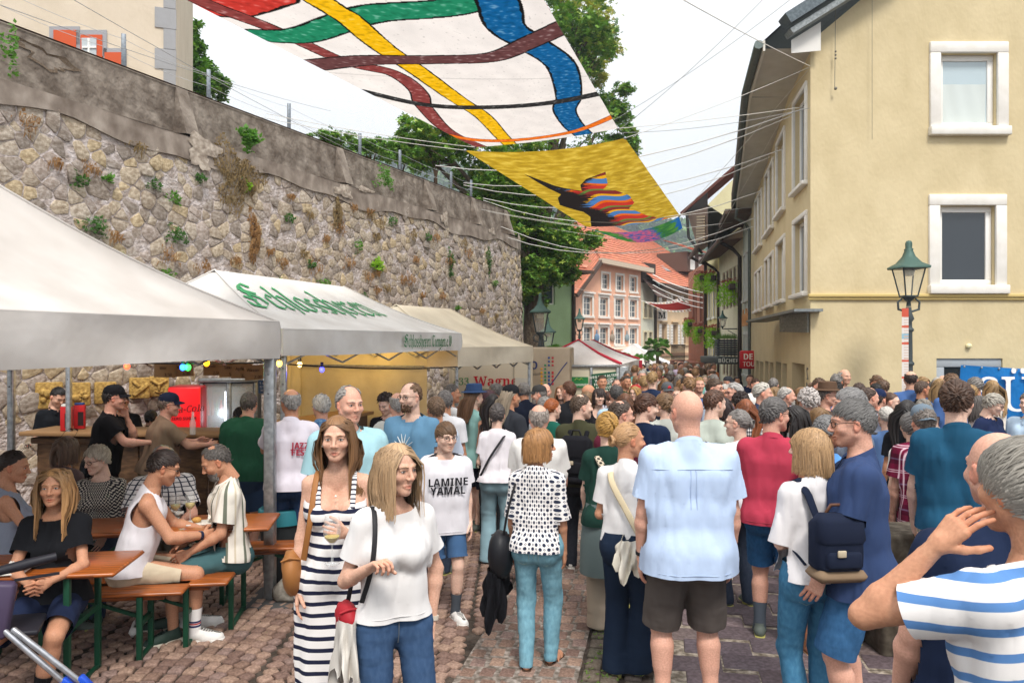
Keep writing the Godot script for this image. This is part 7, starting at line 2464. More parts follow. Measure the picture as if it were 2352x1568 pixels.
func sails() -> void:
	var cream := Color("dcd6d2")
	var im := Image.create(420,700,false,Image.FORMAT_RGBA8)
	var nz := noise(0.02,3,4); var nz2 := noise(0.15,8,1)
	for y in 700:
		for x in 420:
			im.set_pixel(x,y,cream.darkened(clampf(nz.get_noise_2d(x,y) * 0.05,-0.03,0.06) + (0.12 if nz2.get_noise_2d(x,y) > 0.8 else 0.0) + (0.1 if absf(y - 330 - 0.12 * x) < 1.5 else 0.0)))
	band(im,[[-0.05,0.245],[0.06,0.245],[0.18,0.225],[0.3,0.2]],0.046,Color("b5342c"),1)
	band(im,[[0.02,0.2],[0.05,0.25],[0.11,0.31],[0.15,0.42],[0.25,0.47],[0.24,0.56],[0.14,0.66],[0.03,0.84],[0.05,1.02]],0.038,Color("7d3a38"),2)
	band(im,[[0.02,0.33],[0.16,0.32],[0.34,0.28],[0.5,0.25],[0.79,0.23],[1.0,0.15]],0.038,Color("1f7a58"),3)
	band(im,[[0.36,0.1],[0.39,0.23],[0.4,0.27],[0.38,0.36],[0.36,0.49],[0.36,0.66],[0.31,0.85],[0.22,1.05]],0.046,Color("dcaa10"),4)
	band(im,[[0.9,0.1],[0.87,0.23],[0.84,0.3],[0.88,0.37],[0.92,0.48],[0.86,0.65],[0.77,0.78],[0.76,1.03]],0.063,Color("10568a"),5)
	band(im,[[0.0,0.44],[0.25,0.41],[0.49,0.41],[0.7,0.41],[0.87,0.36],[1.03,0.31]],0.038,Color("5d3a3a"),6)
	band(im,[[0.0,0.57],[0.17,0.64],[0.42,0.67],[0.72,0.68],[1.02,0.66]],0.028,Color("2b2a2a"),7)
	band(im,[[-0.06,0.85],[0.09,0.925],[0.35,0.955],[0.72,0.94],[1.02,0.86]],0.029,Color("dd6a18"),8)
	sail("painted sail of white cloth with bold coloured bands strung overhead",[Vector3(-3.446,4.92,-4.27),Vector3(-0.219,4.82,-4.27),at(1420,295,13.5),at(1090,338,13.5)],im,0.06)
	im = Image.create(400,500,false,Image.FORMAT_RGBA8)
	nz = noise(0.035,9,4)
	for y in 500:
		for x in 400:
			var b := nz.get_noise_2d(x * 0.5,y * 1.6)
			im.set_pixel(x,y,Color("b8982a").lerp(Color("d8bc50"),clampf(b * 1.6,0,1)).lerp(Color("9a7d1e"),clampf(-b * 1.3,0,1)))
	var out := PackedVector2Array()
	for e in [[0.16,0.21],[0.28,0.33],[0.42,0.41],[0.47,0.33],[0.55,0.28],[0.72,0.24],[0.66,0.36],[0.58,0.42],[0.66,0.45],[0.73,0.54],[0.72,0.63],[0.62,0.72],[0.72,0.86],[0.88,1.0],[0.06,1.0],[0.2,0.8],[0.2,0.72],[0.08,0.6],[0.15,0.5],[0.22,0.45],[0.2,0.37]]:
		out.append(Vector2(e[0] * 400,e[1] * 500))
	var spine := PackedVector2Array()
	for e in [[0.3,0.36],[0.44,0.42],[0.56,0.3],[0.74,0.22],[0.76,0.5],[0.76,0.66],[0.7,0.74],[0.95,1.02],[0.34,1.02],[0.42,0.8],[0.4,0.68],[0.3,0.62],[0.42,0.5]]:
		spine.append(Vector2(e[0] * 400,e[1] * 500))
	var cols := [Color("b8342a"),Color("d8641c"),Color("4a78b0"),Color("d8a020"),Color("7d2c2a"),Color("5f7a3a")]
	for y in 500:
		for x in 400:
			var p := Vector2(x,y)
			if Geometry2D.is_point_in_polygon(p,out):
				var c := Color("241f1f")
				if Geometry2D.is_point_in_polygon(p + Vector2(nz.get_noise_2d(y * 4.0,3.0) * 50.0,0),spine):
					var k := int(floorf((y * 1.0 + x * 0.18 + 14.0 * sin(x * 0.04)) / 13.0))
					c = cols[posmod(k * 5 + k / 3,6)]
				im.set_pixel(x,y,c)
	sail("yellow painted sail with a dark figure striped in bright colours",[at(1068,345,13.8),at(1436,317,13.8),at(1562,495,22.5),at(1345,520,22.5)],im,0.12)
	im = Image.create(256,200,false,Image.FORMAT_RGBA8)
	nz = noise(0.02,12,3)
	for y in 200:
		for x in 256:
			var b := nz.get_noise_2d(x,y * 2.0); var c := nz.get_noise_2d(x * 2.0 + 200,y * 5.0)
			var e := Color("2f6a3a").lerp(Color("5f9a3a"),clampf(b + 0.3,0,1))
			var f := absf(x - 130.0 + c * 30.0)
			if f < 50: e = Color("2c5a9a").lerp(Color("c4587a"),clampf(c * 3.0 + 0.7,0,1))
			if x < 12 or x > 236 + b * 20.0: e = Color("1f62a8")
			im.set_pixel(x,y,e)
	sail("green and blue painted sail hanging behind the yellow one",[at(1345,522,22.9),at(1560,497,22.9),at(1568,524,26.0),at(1418,548,26.0)],im,0.3)
	im = Image.create(256,128,false,Image.FORMAT_RGBA8)
	for y in 128:
		for x in 256:
			var edge: bool = x < 22 or x > 234 or y < 26 or y > 102
			var c := Color("8a2f2a") if not edge else Color("e6e0da")
			if edge and posmod(x * 3 + y * 2,60) < 24 and (y in range(6,20) or y in range(108,122) or x in range(5,17) or x in range(239,251)):
				c = [Color("3a7a4a"),Color("8a2f2a"),Color("d8a020"),Color("2c3a40")][int(x / 21 + y / 30) % 4]
			im.set_pixel(x,y,c)
	sail("far dark red sail with a white patterned border across the street",[at(1468,688,40),at(1562,684,44),at(1618,706,44),at(1520,712,40)],im,0.2)

func sail(label: String,c: Array,im: Image,sag: float) -> void:
	var h := thing("painted_sail",label,"sail")
	var g := G.new()
	g.grid(func(u,v): return c[0].lerp(c[1],u).lerp(c[3].lerp(c[2],u),v) + Vector3(0,-sag * 4.0 * u * (1.0 - u) - 0.02 * sin(v * 23.0) * sin(u * 3.0),0),20,28)
	for w in g.n.size():
		if g.n[w].y > 0.0: g.n[w] = -g.n[w]
	g.fix()
	part("cloth",g,mat("ffffff",0.9,{"tex": ImageTexture.create_from_image(im),"back": "ffffff","spec": 0.1,"n": label}),h)
	var rope := mat("d9d6ce",0.8)
	for q in 4:
		var p: Vector3 = c[q]
		var end := Vector3(p.x + (-4.0 if q in [0,3] else 5.0),p.y + 0.8,p.z - 0.6)
		if q == 1: end = Vector3(5.5,7.2,-13.6)
		var f := G.new()
		wire(f,p,end,0.006,0.05)
		part("cord",f,rope,h)
		f = G.new()
		f.ball(Transform3D(Basis.from_scale(Vector3.ONE * 0.03),p),8,5)
		part("eyelet",f,metal(),h)

func cables() -> void:
	var m := mat("d3d1cc",0.6)
	var n := 0
	for e in [[1000,380,20.0,1865,243,13.9],[1065,420,22.0,1845,255,15.0],[1065,425,22.0,1820,335,16.0],[1110,455,23.0,1770,360,18.0],[1110,460,23.0,1745,440,19.5],[1150,540,24.0,1735,500,21.5],[1150,520,24.0,1730,520,22.5]]:
		var g := G.new()
		wire(g,at(e[0],e[1],e[2]),at(e[3],e[4],e[5]),0.011,0.55 + 0.05 * n)
		tag(part("steel_cable",g,m,self),"thin pale cable strung from the parapet to the yellow house, %s from the top" % ["first","second","third","fourth","fifth","sixth","lowest"][n],"cable","cables across the street")
		n += 1
	for e in [[-200,-60,7.0,760,255,21.0,"long thin wire crossing the upper left sky above the parapet"],[100,-40,9.0,900,390,20.0,"thin wire running down past the dormer house"],[1385,290,14.0,1840,-20,12.0,"upper thin wire in the sky right of the big sail"],[1420,300,14.0,1790,-40,12.0,"lower thin wire in the sky right of the big sail"],[1420,305,14.0,1860,248,13.5,"nearly level thin wire from the big sail to the yellow house"]]:
		var g := G.new()
		wire(g,at(e[0],e[1],e[2]),at(e[3],e[4],e[5]),0.005,0.1)
		tag(part("wire",g,mat("9a9a9a",0.6),self),e[6],"wire")
	for q in 4:
		var g := G.new()
		wire(g,at(1500,630 + q * 12,46),at(1640,675 + q * 12,38),0.03,0.2)
		tag(part("festoon_line",g,mat("e6e4de",0.6),self),"white festoon line in front of the red roof, %s of four" % ["top","second","third","lowest"][q],"cable","white lines before the far roof")

# ------------------------------------------------------------------ tables,bar,small things
func wood(hex := "b4652c") -> StandardMaterial3D:
	var t := print_tex("grain",128,64,func(u,w): var s = 0.84 + 0.16 * sin(w * 60.0 + 2.5 * sin(u * 5.0 + w * 9.0) + sin(u * 13.0)); return Color(s,s * 0.97,s * 0.93))
	return mat(hex,0.28,{"tex": t,"scale": Vector3(1.2,3.0,3.0),"spec": 0.5})

func beer_bench(p: Vector3,turn: float,l: float,w: float,hh: float,label: String,cat: String) -> Node3D:
	var h := thing("folding_table" if cat == "table" else "folding_bench",label,cat,p,turn)
	var green := mat("174a34",0.5,{"metal": 0.2})
	g_box(h,"top" if cat == "table" else "seat",Transform3D(Basis(),Vector3(0,hh - 0.015,0)),Vector3(l,0.03,w),wood(),0.012)
	g_box(h,"apron",Transform3D(Basis(),Vector3(0,hh - 0.05,0)),Vector3(l * 0.82,0.035,w * 0.5),wood("9a5626"))
	for s in [-1.0,1.0]:
		var x: float = s * (l / 2 - 0.28)
		var fr := Node3D.new()
		fr.name = numbered("leg_frame",h)
		h.add_child(fr,true)
		for z in [-1.0,1.0]:
			g_bar(fr,"leg",Vector3(x,0.0,z * w * 0.42),Vector3(x,hh - 0.03,z * w * 0.42),0.035,0.035,green,0.004)
		g_bar(fr,"foot_bar",Vector3(x,0.03,-w * 0.42),Vector3(x,0.03,w * 0.42),0.03,0.03,green,0.004)
		g_bar(fr,"brace",Vector3(x,hh * 0.55,0),Vector3(x - s * 0.42,hh - 0.06,0),0.022,0.022,green)
		g_bar(fr,"cross_bar",Vector3(x,hh * 0.55,-w * 0.42),Vector3(x,hh * 0.55,w * 0.42),0.03,0.03,green)
	return h

func plate_of_bread(p: Vector3,turn: float,label: String) -> void:
	var h := thing("paper_plate",label,"plate",p,turn)
	g_box(h,"tray",Transform3D(Basis(),Vector3(0,0.006,0)),Vector3(0.24,0.012,0.15),mat("dcd8d0",0.6),0.005)
	var g := G.new()
	g.ball(Transform3D(Basis.from_scale(Vector3(0.035,0.022,0.03)),Vector3(-0.05,0.032,0.01)),10,6)
	part("bread",g,mat("c99a52",0.8),h)
	g = G.new()
	g.grid(func(u,v): return Vector3(0.03 + 0.11 * u,0.02 + 0.05 * absf(sin(u * 5.0 + v * 3.0)) * (1.0 - u * 0.6),-0.06 + 0.11 * v + 0.02 * sin(u * 9.0)),8,6)
	part("napkin",g,mat("ece8e0",0.9),h)

func wine_glass(p: Vector3,label: String,fill: float,s := 1.0,x := Basis()) -> void:
	var h := thing("wine_glass",label,"glass",p)
	h.basis = x
	var g := G.new()
	g.lathe(Transform3D(Basis.from_scale(Vector3.ONE * s),Vector3.ZERO),PackedVector2Array([Vector2(0.0,0.001),Vector2(0.034,0.003),Vector2(0.03,0.007),Vector2(0.006,0.012),Vector2(0.004,0.05),Vector2(0.004,0.085),Vector2(0.014,0.095),Vector2(0.034,0.12),Vector2(0.039,0.15),Vector2(0.035,0.19),Vector2(0.031,0.215)]),20)
	part("bowl",g,glass("eef4f4",0.16),h)
	if fill > 0.0:
		g = G.new()
		g.lathe(Transform3D(Basis.from_scale(Vector3.ONE * s),Vector3.ZERO),PackedVector2Array([Vector2(0.0,0.094),Vector2(0.012,0.098),Vector2(0.031,0.12),Vector2(0.031 + 0.005 * fill,0.12 + 0.03 * fill),Vector2(0.0,0.12 + 0.03 * fill)]),16)
		part("wine",g,mat("c9b45a",0.1,{"spec": 0.8}),h)

func bar_and_things() -> void:
	var h := thing("drinks_bar","brown wooden drinks bar with a projecting top under the big tent","bar counter")
	var bm := mat("6b4f35",0.6,{"tex": noise_tex("conc",0.012,Color(0.6,0.57,0.55),Color.WHITE,6,512),"scale": Vector3(0.8,3.0,0.8)})
	var a := at(92,1000,8.6); var b := at(640,1012,8.35)
	a.y = 1.1; b.y = 1.1
	var n := 7
	for q in n:
		var p0 := a.lerp(b,(q + 0.02) / n); var p1 := a.lerp(b,(q + 0.98) / n)
		g_bar(h,"front_panel",Vector3(p0.x,0.5,p0.z + 0.03),Vector3(p1.x,0.5,p1.z + 0.03),0.04,1.0,bm,0.008)
	g_bar(h,"top",a + Vector3(-0.1,0.0,-0.1),b + Vector3(0.1,0.0,-0.1),0.62,0.05,mat("8a6a48",0.45),0.012)
	g_bar(h,"ledge",a + Vector3(-0.05,-0.09,0.0),b + Vector3(0.05,-0.09,0.0),0.2,0.07,bm,0.012)
	g_box(h,"end_panel",Transform3D(Basis(),Vector3(a.x + 0.02,0.5,a.z - 0.25)),Vector3(0.05,1.0,0.6),bm)
	h = thing("drinks_fridge","red drinks fridge with dark script lettering against the wall","fridge",at(424,1000,11.3))
	h.position.y = 0.0
	h.rotation.y = 0.2
	g_box(h,"body",Transform3D(Basis(),Vector3(0,0.75,-0.3)),Vector3(0.47,1.42,0.6),mat("8a1a1e",0.4),0.02)
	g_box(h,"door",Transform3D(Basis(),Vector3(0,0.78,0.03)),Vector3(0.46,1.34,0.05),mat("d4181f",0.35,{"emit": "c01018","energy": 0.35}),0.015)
	put("lettering",lettering("Coca-Cola",0.13,0.006,"Droid Serif",400),mat("5a0d10",0.5),h,Transform3D(Basis(Vector3.BACK,0.06) * Basis(Vector3(1,0,0),Vector3(0.25,1,0),Vector3(0,0,1)),Vector3(0,1.12,0.058)))
	put("lettering",lettering("ZERO SUGAR",0.06,0.006,"Droid Sans",700),mat("5a0d10",0.5),h,Transform3D(Basis(),Vector3(0,0.98,0.058)))
	h = thing("glass_cooler","grey double door glass cooler with a light strip beside the red fridge","cooler",at(525,1000,11.8))
	h.position.y = 0.0
	h.rotation.y = 0.2
	var gm := metal("8f9496",0.45)
	g_box(h,"body",Transform3D(Basis(),Vector3(0,0.76,-0.35)),Vector3(0.84,1.5,0.5),mat("3c4246",0.6))
	for e in [[-0.41,0.77,0.06,1.46],[0.0,0.77,0.07,1.46],[0.41,0.77,0.06,1.46]]:
		g_box(h,"door_frame",Transform3D(Basis(),Vector3(e[0],e[1],0.0)),Vector3(e[2],e[3],0.06),gm,0.01)
	g_box(h,"top_frame",Transform3D(Basis(),Vector3(0,1.53,-0.1)),Vector3(0.9,0.06,0.32),gm,0.01)
	for q in 2:
		g_box(h,"door_pane",Transform3D(Basis(),Vector3(-0.205 + q * 0.41,0.77,0.0)),Vector3(0.33,1.42,0.012),glass("dfe8ea",0.2))
	g_box(h,"light_strip",Transform3D(Basis(),Vector3(-0.06,1.0,-0.06)),Vector3(0.03,0.7,0.02),mat("f2f6ff",0.5,{"emit": "eaf2ff","energy": 2.5}))
	var li := OmniLight3D.new()
	li.name = "cooler_light"; li.light_color = Color("eaf2ff"); li.light_energy = 0.12; li.omni_range = 4.0; li.omni_attenuation = 2.0; li.shadow_enabled = true; li.light_size = 0.2; li.position = Vector3(-0.1,1.0,0.05)
	h.add_child(li,true)
	for q in 10:
		var g := G.new()
		g.lathe(Transform3D(Basis(),Vector3(-0.33 + (q % 5) * 0.065,0.55 + 0.42 * int(q / 5),-0.1)),PackedVector2Array([Vector2(0,0),Vector2(0.026,0),Vector2(0.026,0.14),Vector2(0.01,0.19),Vector2(0.01,0.24),Vector2(0,0.24)]),10)
		part("bottle",g,mat(["6a3a1e","2f5a34","8a2a1e"][q % 3],0.2),h)
	var rm := mat("c9a75e",0.85,{"tex": noise_tex("rub",0.025,Color(0.66,0.62,0.58),Color.WHITE,5),"scale": 3.0})
	var k := 0
	for e in [[87,908,34],[155,905,30],[217,902,28],[296,891,27],[341,887,26]]:
		var u := wall_u(e[0])
		var p: Vector3 = wall_at(u,1.55,0.1)
		p.y = EYE - (e[1] - 784.0) / 1700.0 * -p.z
		var s := thing("carved_relief",["ochre clay relief with a lumpy face, leftmost on the wall","ochre clay relief half hidden behind the man in the black polo","ochre clay relief with a long straight nose, middle of five","ochre clay relief crossed by diagonal bars","ochre clay relief with a smiling face and raised brow"][k],"relief",p,0.43,"carved reliefs on the stone wall")
		var w: float = e[2] * 2.0 / 1700.0 * -p.z * 0.8
		g_box(s,"slab",Transform3D(Basis(),Vector3.ZERO),Vector3(w,w * 1.12,0.08),rm,0.015)
		var g := G.new()
		var r := RandomNumberGenerator.new()
		r.seed = 40 + k
		match k:
			0,1:
				for q in 9:
					g.ball(Transform3D(Basis.from_scale(Vector3.ONE * r.randf_range(0.03,0.06)),Vector3(r.randf_range(-0.3,0.3) * w,r.randf_range(-0.35,0.2) * w,0.04)),9,6)
			2:
				g.box(Transform3D(Basis(),Vector3(0,0.02,0.06)),Vector3(0.035,w * 0.6,0.07),0.012)
				g.box(Transform3D(Basis(),Vector3(w * 0.22,w * 0.3,0.06)),Vector3(0.12,0.035,0.05),0.012)
				g.box(Transform3D(Basis(),Vector3(0,-w * 0.3,0.055)),Vector3(0.06,0.025,0.05),0.008)
			3:
				g.box(Transform3D(Basis(Vector3.BACK,0.7),Vector3(0.02,-0.02,0.055)),Vector3(w * 0.95,0.07,0.05),0.015)
				g.box(Transform3D(Basis(Vector3.BACK,-0.8),Vector3(-0.05,0.07,0.055)),Vector3(w * 0.5,0.045,0.05),0.015)
			4:
				g.tube(PackedVector3Array([Vector3(-w * 0.4,w * 0.35,0.045),Vector3(0,w * 0.1,0.06),Vector3(w * 0.4,w * 0.35,0.045)]),PackedFloat32Array([0.02,0.03,0.02]),8)
				g.box(Transform3D(Basis(),Vector3(0,-0.02,0.06)),Vector3(0.035,0.1,0.06),0.012)
				g.tube(PackedVector3Array([Vector3(-0.06,-w * 0.25,0.045),Vector3(0,-w * 0.32,0.055),Vector3(0.06,-w * 0.25,0.045)]),PackedFloat32Array([0.012,0.018,0.012]),8)
		part("carving",g,rm,s)
		k += 1
	var card := mat("a5845c",0.9)
	k = 0
	for e in [[378,850,9.8],[420,848,9.9],[490,846,10.0],[527,849,9.6],[555,852,9.6],[585,855,9.6]]:
		var p := at(e[0],e[1],e[2])
		var s := thing("price_card","brown card price board hanging under the tent, %s from the left" % ["first","second","third","fourth","fifth","sixth"][k],"price board",p,0.25,"brown card price boards")
		g_box(s,"card",Transform3D(Basis(Vector3.BACK,[-0.03,0.04,0.0,0.03,-0.02,0.08][k]),Vector3.ZERO),Vector3(0.26,0.19,0.008),card)
		put("lettering",lettering(["Bier","Wein","Cola","Sekt","Apfel","Wasser"][k],0.05,0.004),mat("4a3a2c",0.8),s,Transform3D(Basis(),Vector3(-0.02,0.03,0.008)))
		put("lettering",lettering(["3,50","4,00","2,50","5,00","3,00","2,00"][k],0.05,0.004),mat("4a3a2c",0.8),s,Transform3D(Basis(),Vector3(0.04,-0.06,0.008)))
		k += 1
	for q in 2:
		var s := thing("blue_price_board","small blue price board near the tent pole, %s one" % ["left","right"][q],"price board",at(601 + q * 17,888,9.2),0.1)
		g_box(s,"panel",Transform3D(),Vector3(0.085,0.16,0.01),mat("3f5a78",0.7))
		for w in 3:
			put("lettering",lettering(["5 cl","0,1","W"][w],0.035,0.004),mat("d5dade",0.8),s,Transform3D(Basis(),Vector3(0,0.045 - w * 0.045,0.008)))
	for e in [[152,974,8.45,"red menu stand with a dark picture on the bar"],[182,962,8.65,"taller red and blue carton behind the menu stand"]]:
		var p := at(e[0],e[1],e[2]); p.y = 1.13
		var s := thing("menu_stand",e[3],"menu stand",p,0.2)
		g_box(s,"panel",Transform3D(Basis(),Vector3(0,0.14,0)),Vector3(0.12,0.28,0.05),mat("b81c20",0.5),0.006)
		g_box(s,"picture",Transform3D(Basis(),Vector3(0.02,0.12,0.027)),Vector3(0.06,0.16,0.006),mat("2a1a1a",0.6))
		g_box(s,"cap",Transform3D(Basis(),Vector3(0,0.29,0)),Vector3(0.1,0.03,0.05),mat("24407a" if e[0] == 182 else "d9d6cf",0.6),0.006)
	var g := G.new()
	g.lathe(Transform3D(),PackedVector2Array([Vector2(0,0),Vector2(0.032,0),Vector2(0.032,0.13),Vector2(0.013,0.19),Vector2(0.012,0.25),Vector2(0,0.25)]),12)
	var bt := tag(part("bottle",g,glass("e8eeea",0.35),self),"clear glass bottle on the bar beside the man in the beige polo","bottle") as Node3D
	var bp := at(442,960,8.2); bp.y = 1.12
	bt.position = bp
	beer_bench(ground(-3.35,4.55),0.12,1.9,0.5,0.77,"orange varnished folding table with green legs in the left foreground","table")
	beer_bench(ground(-2.68,5.62),0.14,1.7,0.5,0.77,"orange folding table between the white vest man and the striped shirt man","table")
	beer_bench(ground(-3.0,5.0),0.12,1.55,0.25,0.47,"orange folding bench under the blonde woman in black","bench")
	beer_bench(ground(-2.75,5.2),0.12,1.5,0.25,0.47,"orange folding bench under the man in the white vest","bench")
	beer_bench(ground(-2.0,6.15),0.14,1.3,0.25,0.47,"orange folding bench end beside the tent leg under the striped shirt man","bench")
	var tp := at(10,1283,4.4); tp.y = 0.775
	plate_of_bread(tp,0.2,"paper plate with crumpled napkin on the foreground table")
	for e in [[375,1196,5.75,"paper plate with bread pieces in front of the bald elderly man"],[468,1204,5.6,"paper plate with a roll and napkin at the end of the second table"]]:
		var p := at(e[0],e[1],e[2]); p.y = 0.775
		plate_of_bread(p,0.3,e[3])
	for e in [[402,1200,5.6,"left of two glasses of white wine on the second table"],[436,1196,5.65,"right of two glasses of white wine on the second table"]]:
		var p := at(e[0],e[1],e[2]); p.y = 0.775
		wine_glass(p,e[3],0.8)
	h = thing("waste_bin","dark waste bin with a teal bag behind the grey tent leg","bin",at(648,1330,6.7))
	h.position.y = 0.0
	g = G.new()
	g.lathe(Transform3D(),PackedVector2Array([Vector2(0,0.01),Vector2(0.16,0.01),Vector2(0.2,0.62),Vector2(0.18,0.62),Vector2(0.0,0.5)]),18)
	part("drum",g,mat("2a2e30",0.6),h)
	g = G.new()
	g.lathe(Transform3D(),PackedVector2Array([Vector2(0.212,0.52),Vector2(0.21,0.64),Vector2(0.18,0.66),Vector2(0.16,0.56)]),18)
	part("bag",g,mat("2f7a86",0.4),h)
	h = thing("rollator","dark walking frame with aluminium legs and blue clamps in the lower left corner","walking frame",ground(-2.72,4.02),0.35)
	var dk := mat("24242c",0.5)
	var al := metal("c9ccd2",0.3)
	var gt := G.new()
	gt.tube(PackedVector3Array([Vector3(-0.12,0.92,0.1),Vector3(0.05,0.93,0.0),Vector3(0.2,0.95,-0.05)]),PackedFloat32Array([0.022,0.028,0.022]),10)
	part("handle",gt,dk,h)
	g_box(h,"hinge_block",Transform3D(Basis(Vector3.BACK,-0.15),Vector3(-0.05,0.72,0.06)),Vector3(0.14,0.3,0.08),mat("4a3f58",0.5),0.02)
	g_bar(h,"brake_lever",Vector3(0.02,0.86,0.03),Vector3(0.22,0.86,-0.03),0.018,0.012,dk)
	for q in 2:
		g_bar(h,"tube",Vector3(-0.04 + q * 0.06,0.64 - q * 0.02,0.08),Vector3(0.42 + q * 0.08,0.14,0.12),0.03,0.03,al,0.01)
		g_bar(h,"clamp",Vector3(0.26 + q * 0.08,0.32,0.1),Vector3(0.32 + q * 0.08,0.25,0.11),0.042,0.042,mat("1d4fc4",0.4),0.008)
	g_bar(h,"frame_side",Vector3(-0.08,0.6,0.06),Vector3(-0.16,0.1,0.1),0.05,0.03,dk,0.01)
	g_bar(h,"seat",Vector3(-0.15,0.58,-0.1),Vector3(0.12,0.56,-0.12),0.3,0.03,dk,0.01)
	for e in [Vector3(-0.16,0.09,0.1),Vector3(0.48,0.09,0.14)]:
		var w := G.new()
		w.tube(PackedVector3Array([e - Vector3(0,0,0.015),e + Vector3(0,0,0.015)]),PackedFloat32Array([0.09,0.09]),18)
		part("wheel",w,mat("1c1c20",0.8),h)
	lamp_post(at(2088,1000,12.3) * Vector3(1,0,1) + Vector3(0,gy(12.3),0),2.85,"tall green black street lamp in front of the yellow house",0.76)
	var ps := thing("poster_strip","narrow vertical poster strip tied to the street lamp","poster",at(2080,806,12.25),-0.5)
	g_box(ps,"board",Transform3D(),Vector3(0.1,1.42,0.01),mat("ffffff",0.7,{"tex": print_tex("poster",16,128,func(u,v): return (Color("d8604a") if fmod(v * 5.0,1.0) < 0.12 or v < 0.1 else (Color("9ac4d8") if v > 0.3 and v < 0.36 else Color("e9e4df")) if fmod(v * 31.0,1.0) > 0.3 or u < 0.3 else Color("d9b8a4")))}))
	lamp_post(Vector3(at(1241,800,20.5).x,gy(20.5),-20.5),2.5,"grey street lamp in front of the big tree",0.9)
	lamp_post(Vector3(at(1258,800,23.0).x,gy(23.0),-23.0),2.1,"smaller green street lamp just right of the grey one",0.8)
	lamp_post(Vector3(at(1331,800,38.0).x,gy(38.0),-38.0),3.2,"distant street lamp before the salmon house",0.9)
	h = thing("blue_banner","bright blue cloth banner with white serif letters on the yellow house","banner")
	g = G.new()
	g.grid(func(u,v): return at(lerpf(2208,2560,u),lerpf(lerpf(838,860,u),lerpf(975,975,u),v),12.6) + Vector3(0,0,0.05 * sin(u * 7.0 - v * 4.0) * (1.0 - v * 0.5)),50,16)
	part("cloth",g,mat("1276c0",0.6,{"normal": normal_tex("creasen",0.012,5.0,4),"scale": 0.6}),h)
	put("lettering",lettering("SÜDKURIER",0.78,0.01,"Droid Serif",400),mat("f0f0ee",0.6),h,Transform3D(Basis(),at(2545,908,12.52)))
	for q in 5:
		g = G.new()
		g.ball(Transform3D(Basis.from_scale(Vector3.ONE * 0.018),at(2216 + q * 40,842 + q * 2.4,12.54)),8,5)
		part("eyelet",g,metal(),h)
	h = thing("stone_plinth","weathered grey stone plinth behind the man in the navy polo","plinth",at(2062,1400,5.2))
	h.position.y = 0.0
	g_box(h,"block",Transform3D(Basis(),Vector3(0,0.42,0)),Vector3(0.42,0.84,0.42),mat("6d6558",1.0,{"tex": noise_tex("conc",0.012,Color(0.6,0.57,0.55),Color.WHITE,6,512),"scale": 1.6}),0.03)
	palm(ground(at(1300,0,23).x,23.0),1.85,14,"bushy potted palm with green fans beside the twin lamps",0.95)
	palm(ground(at(1510,0,42).x,42.0),2.5,18,"tall palm with a round crown in front of the far white tent",0.95)
	palm(ground(at(1445,0,40).x,40.0),1.7,16,"low palm behind the flat white awning",0.85)
	palm(ground(at(1480,0,44).x,44.0),1.7,11,"palm half hidden between the awning and the tall palm",0.85)

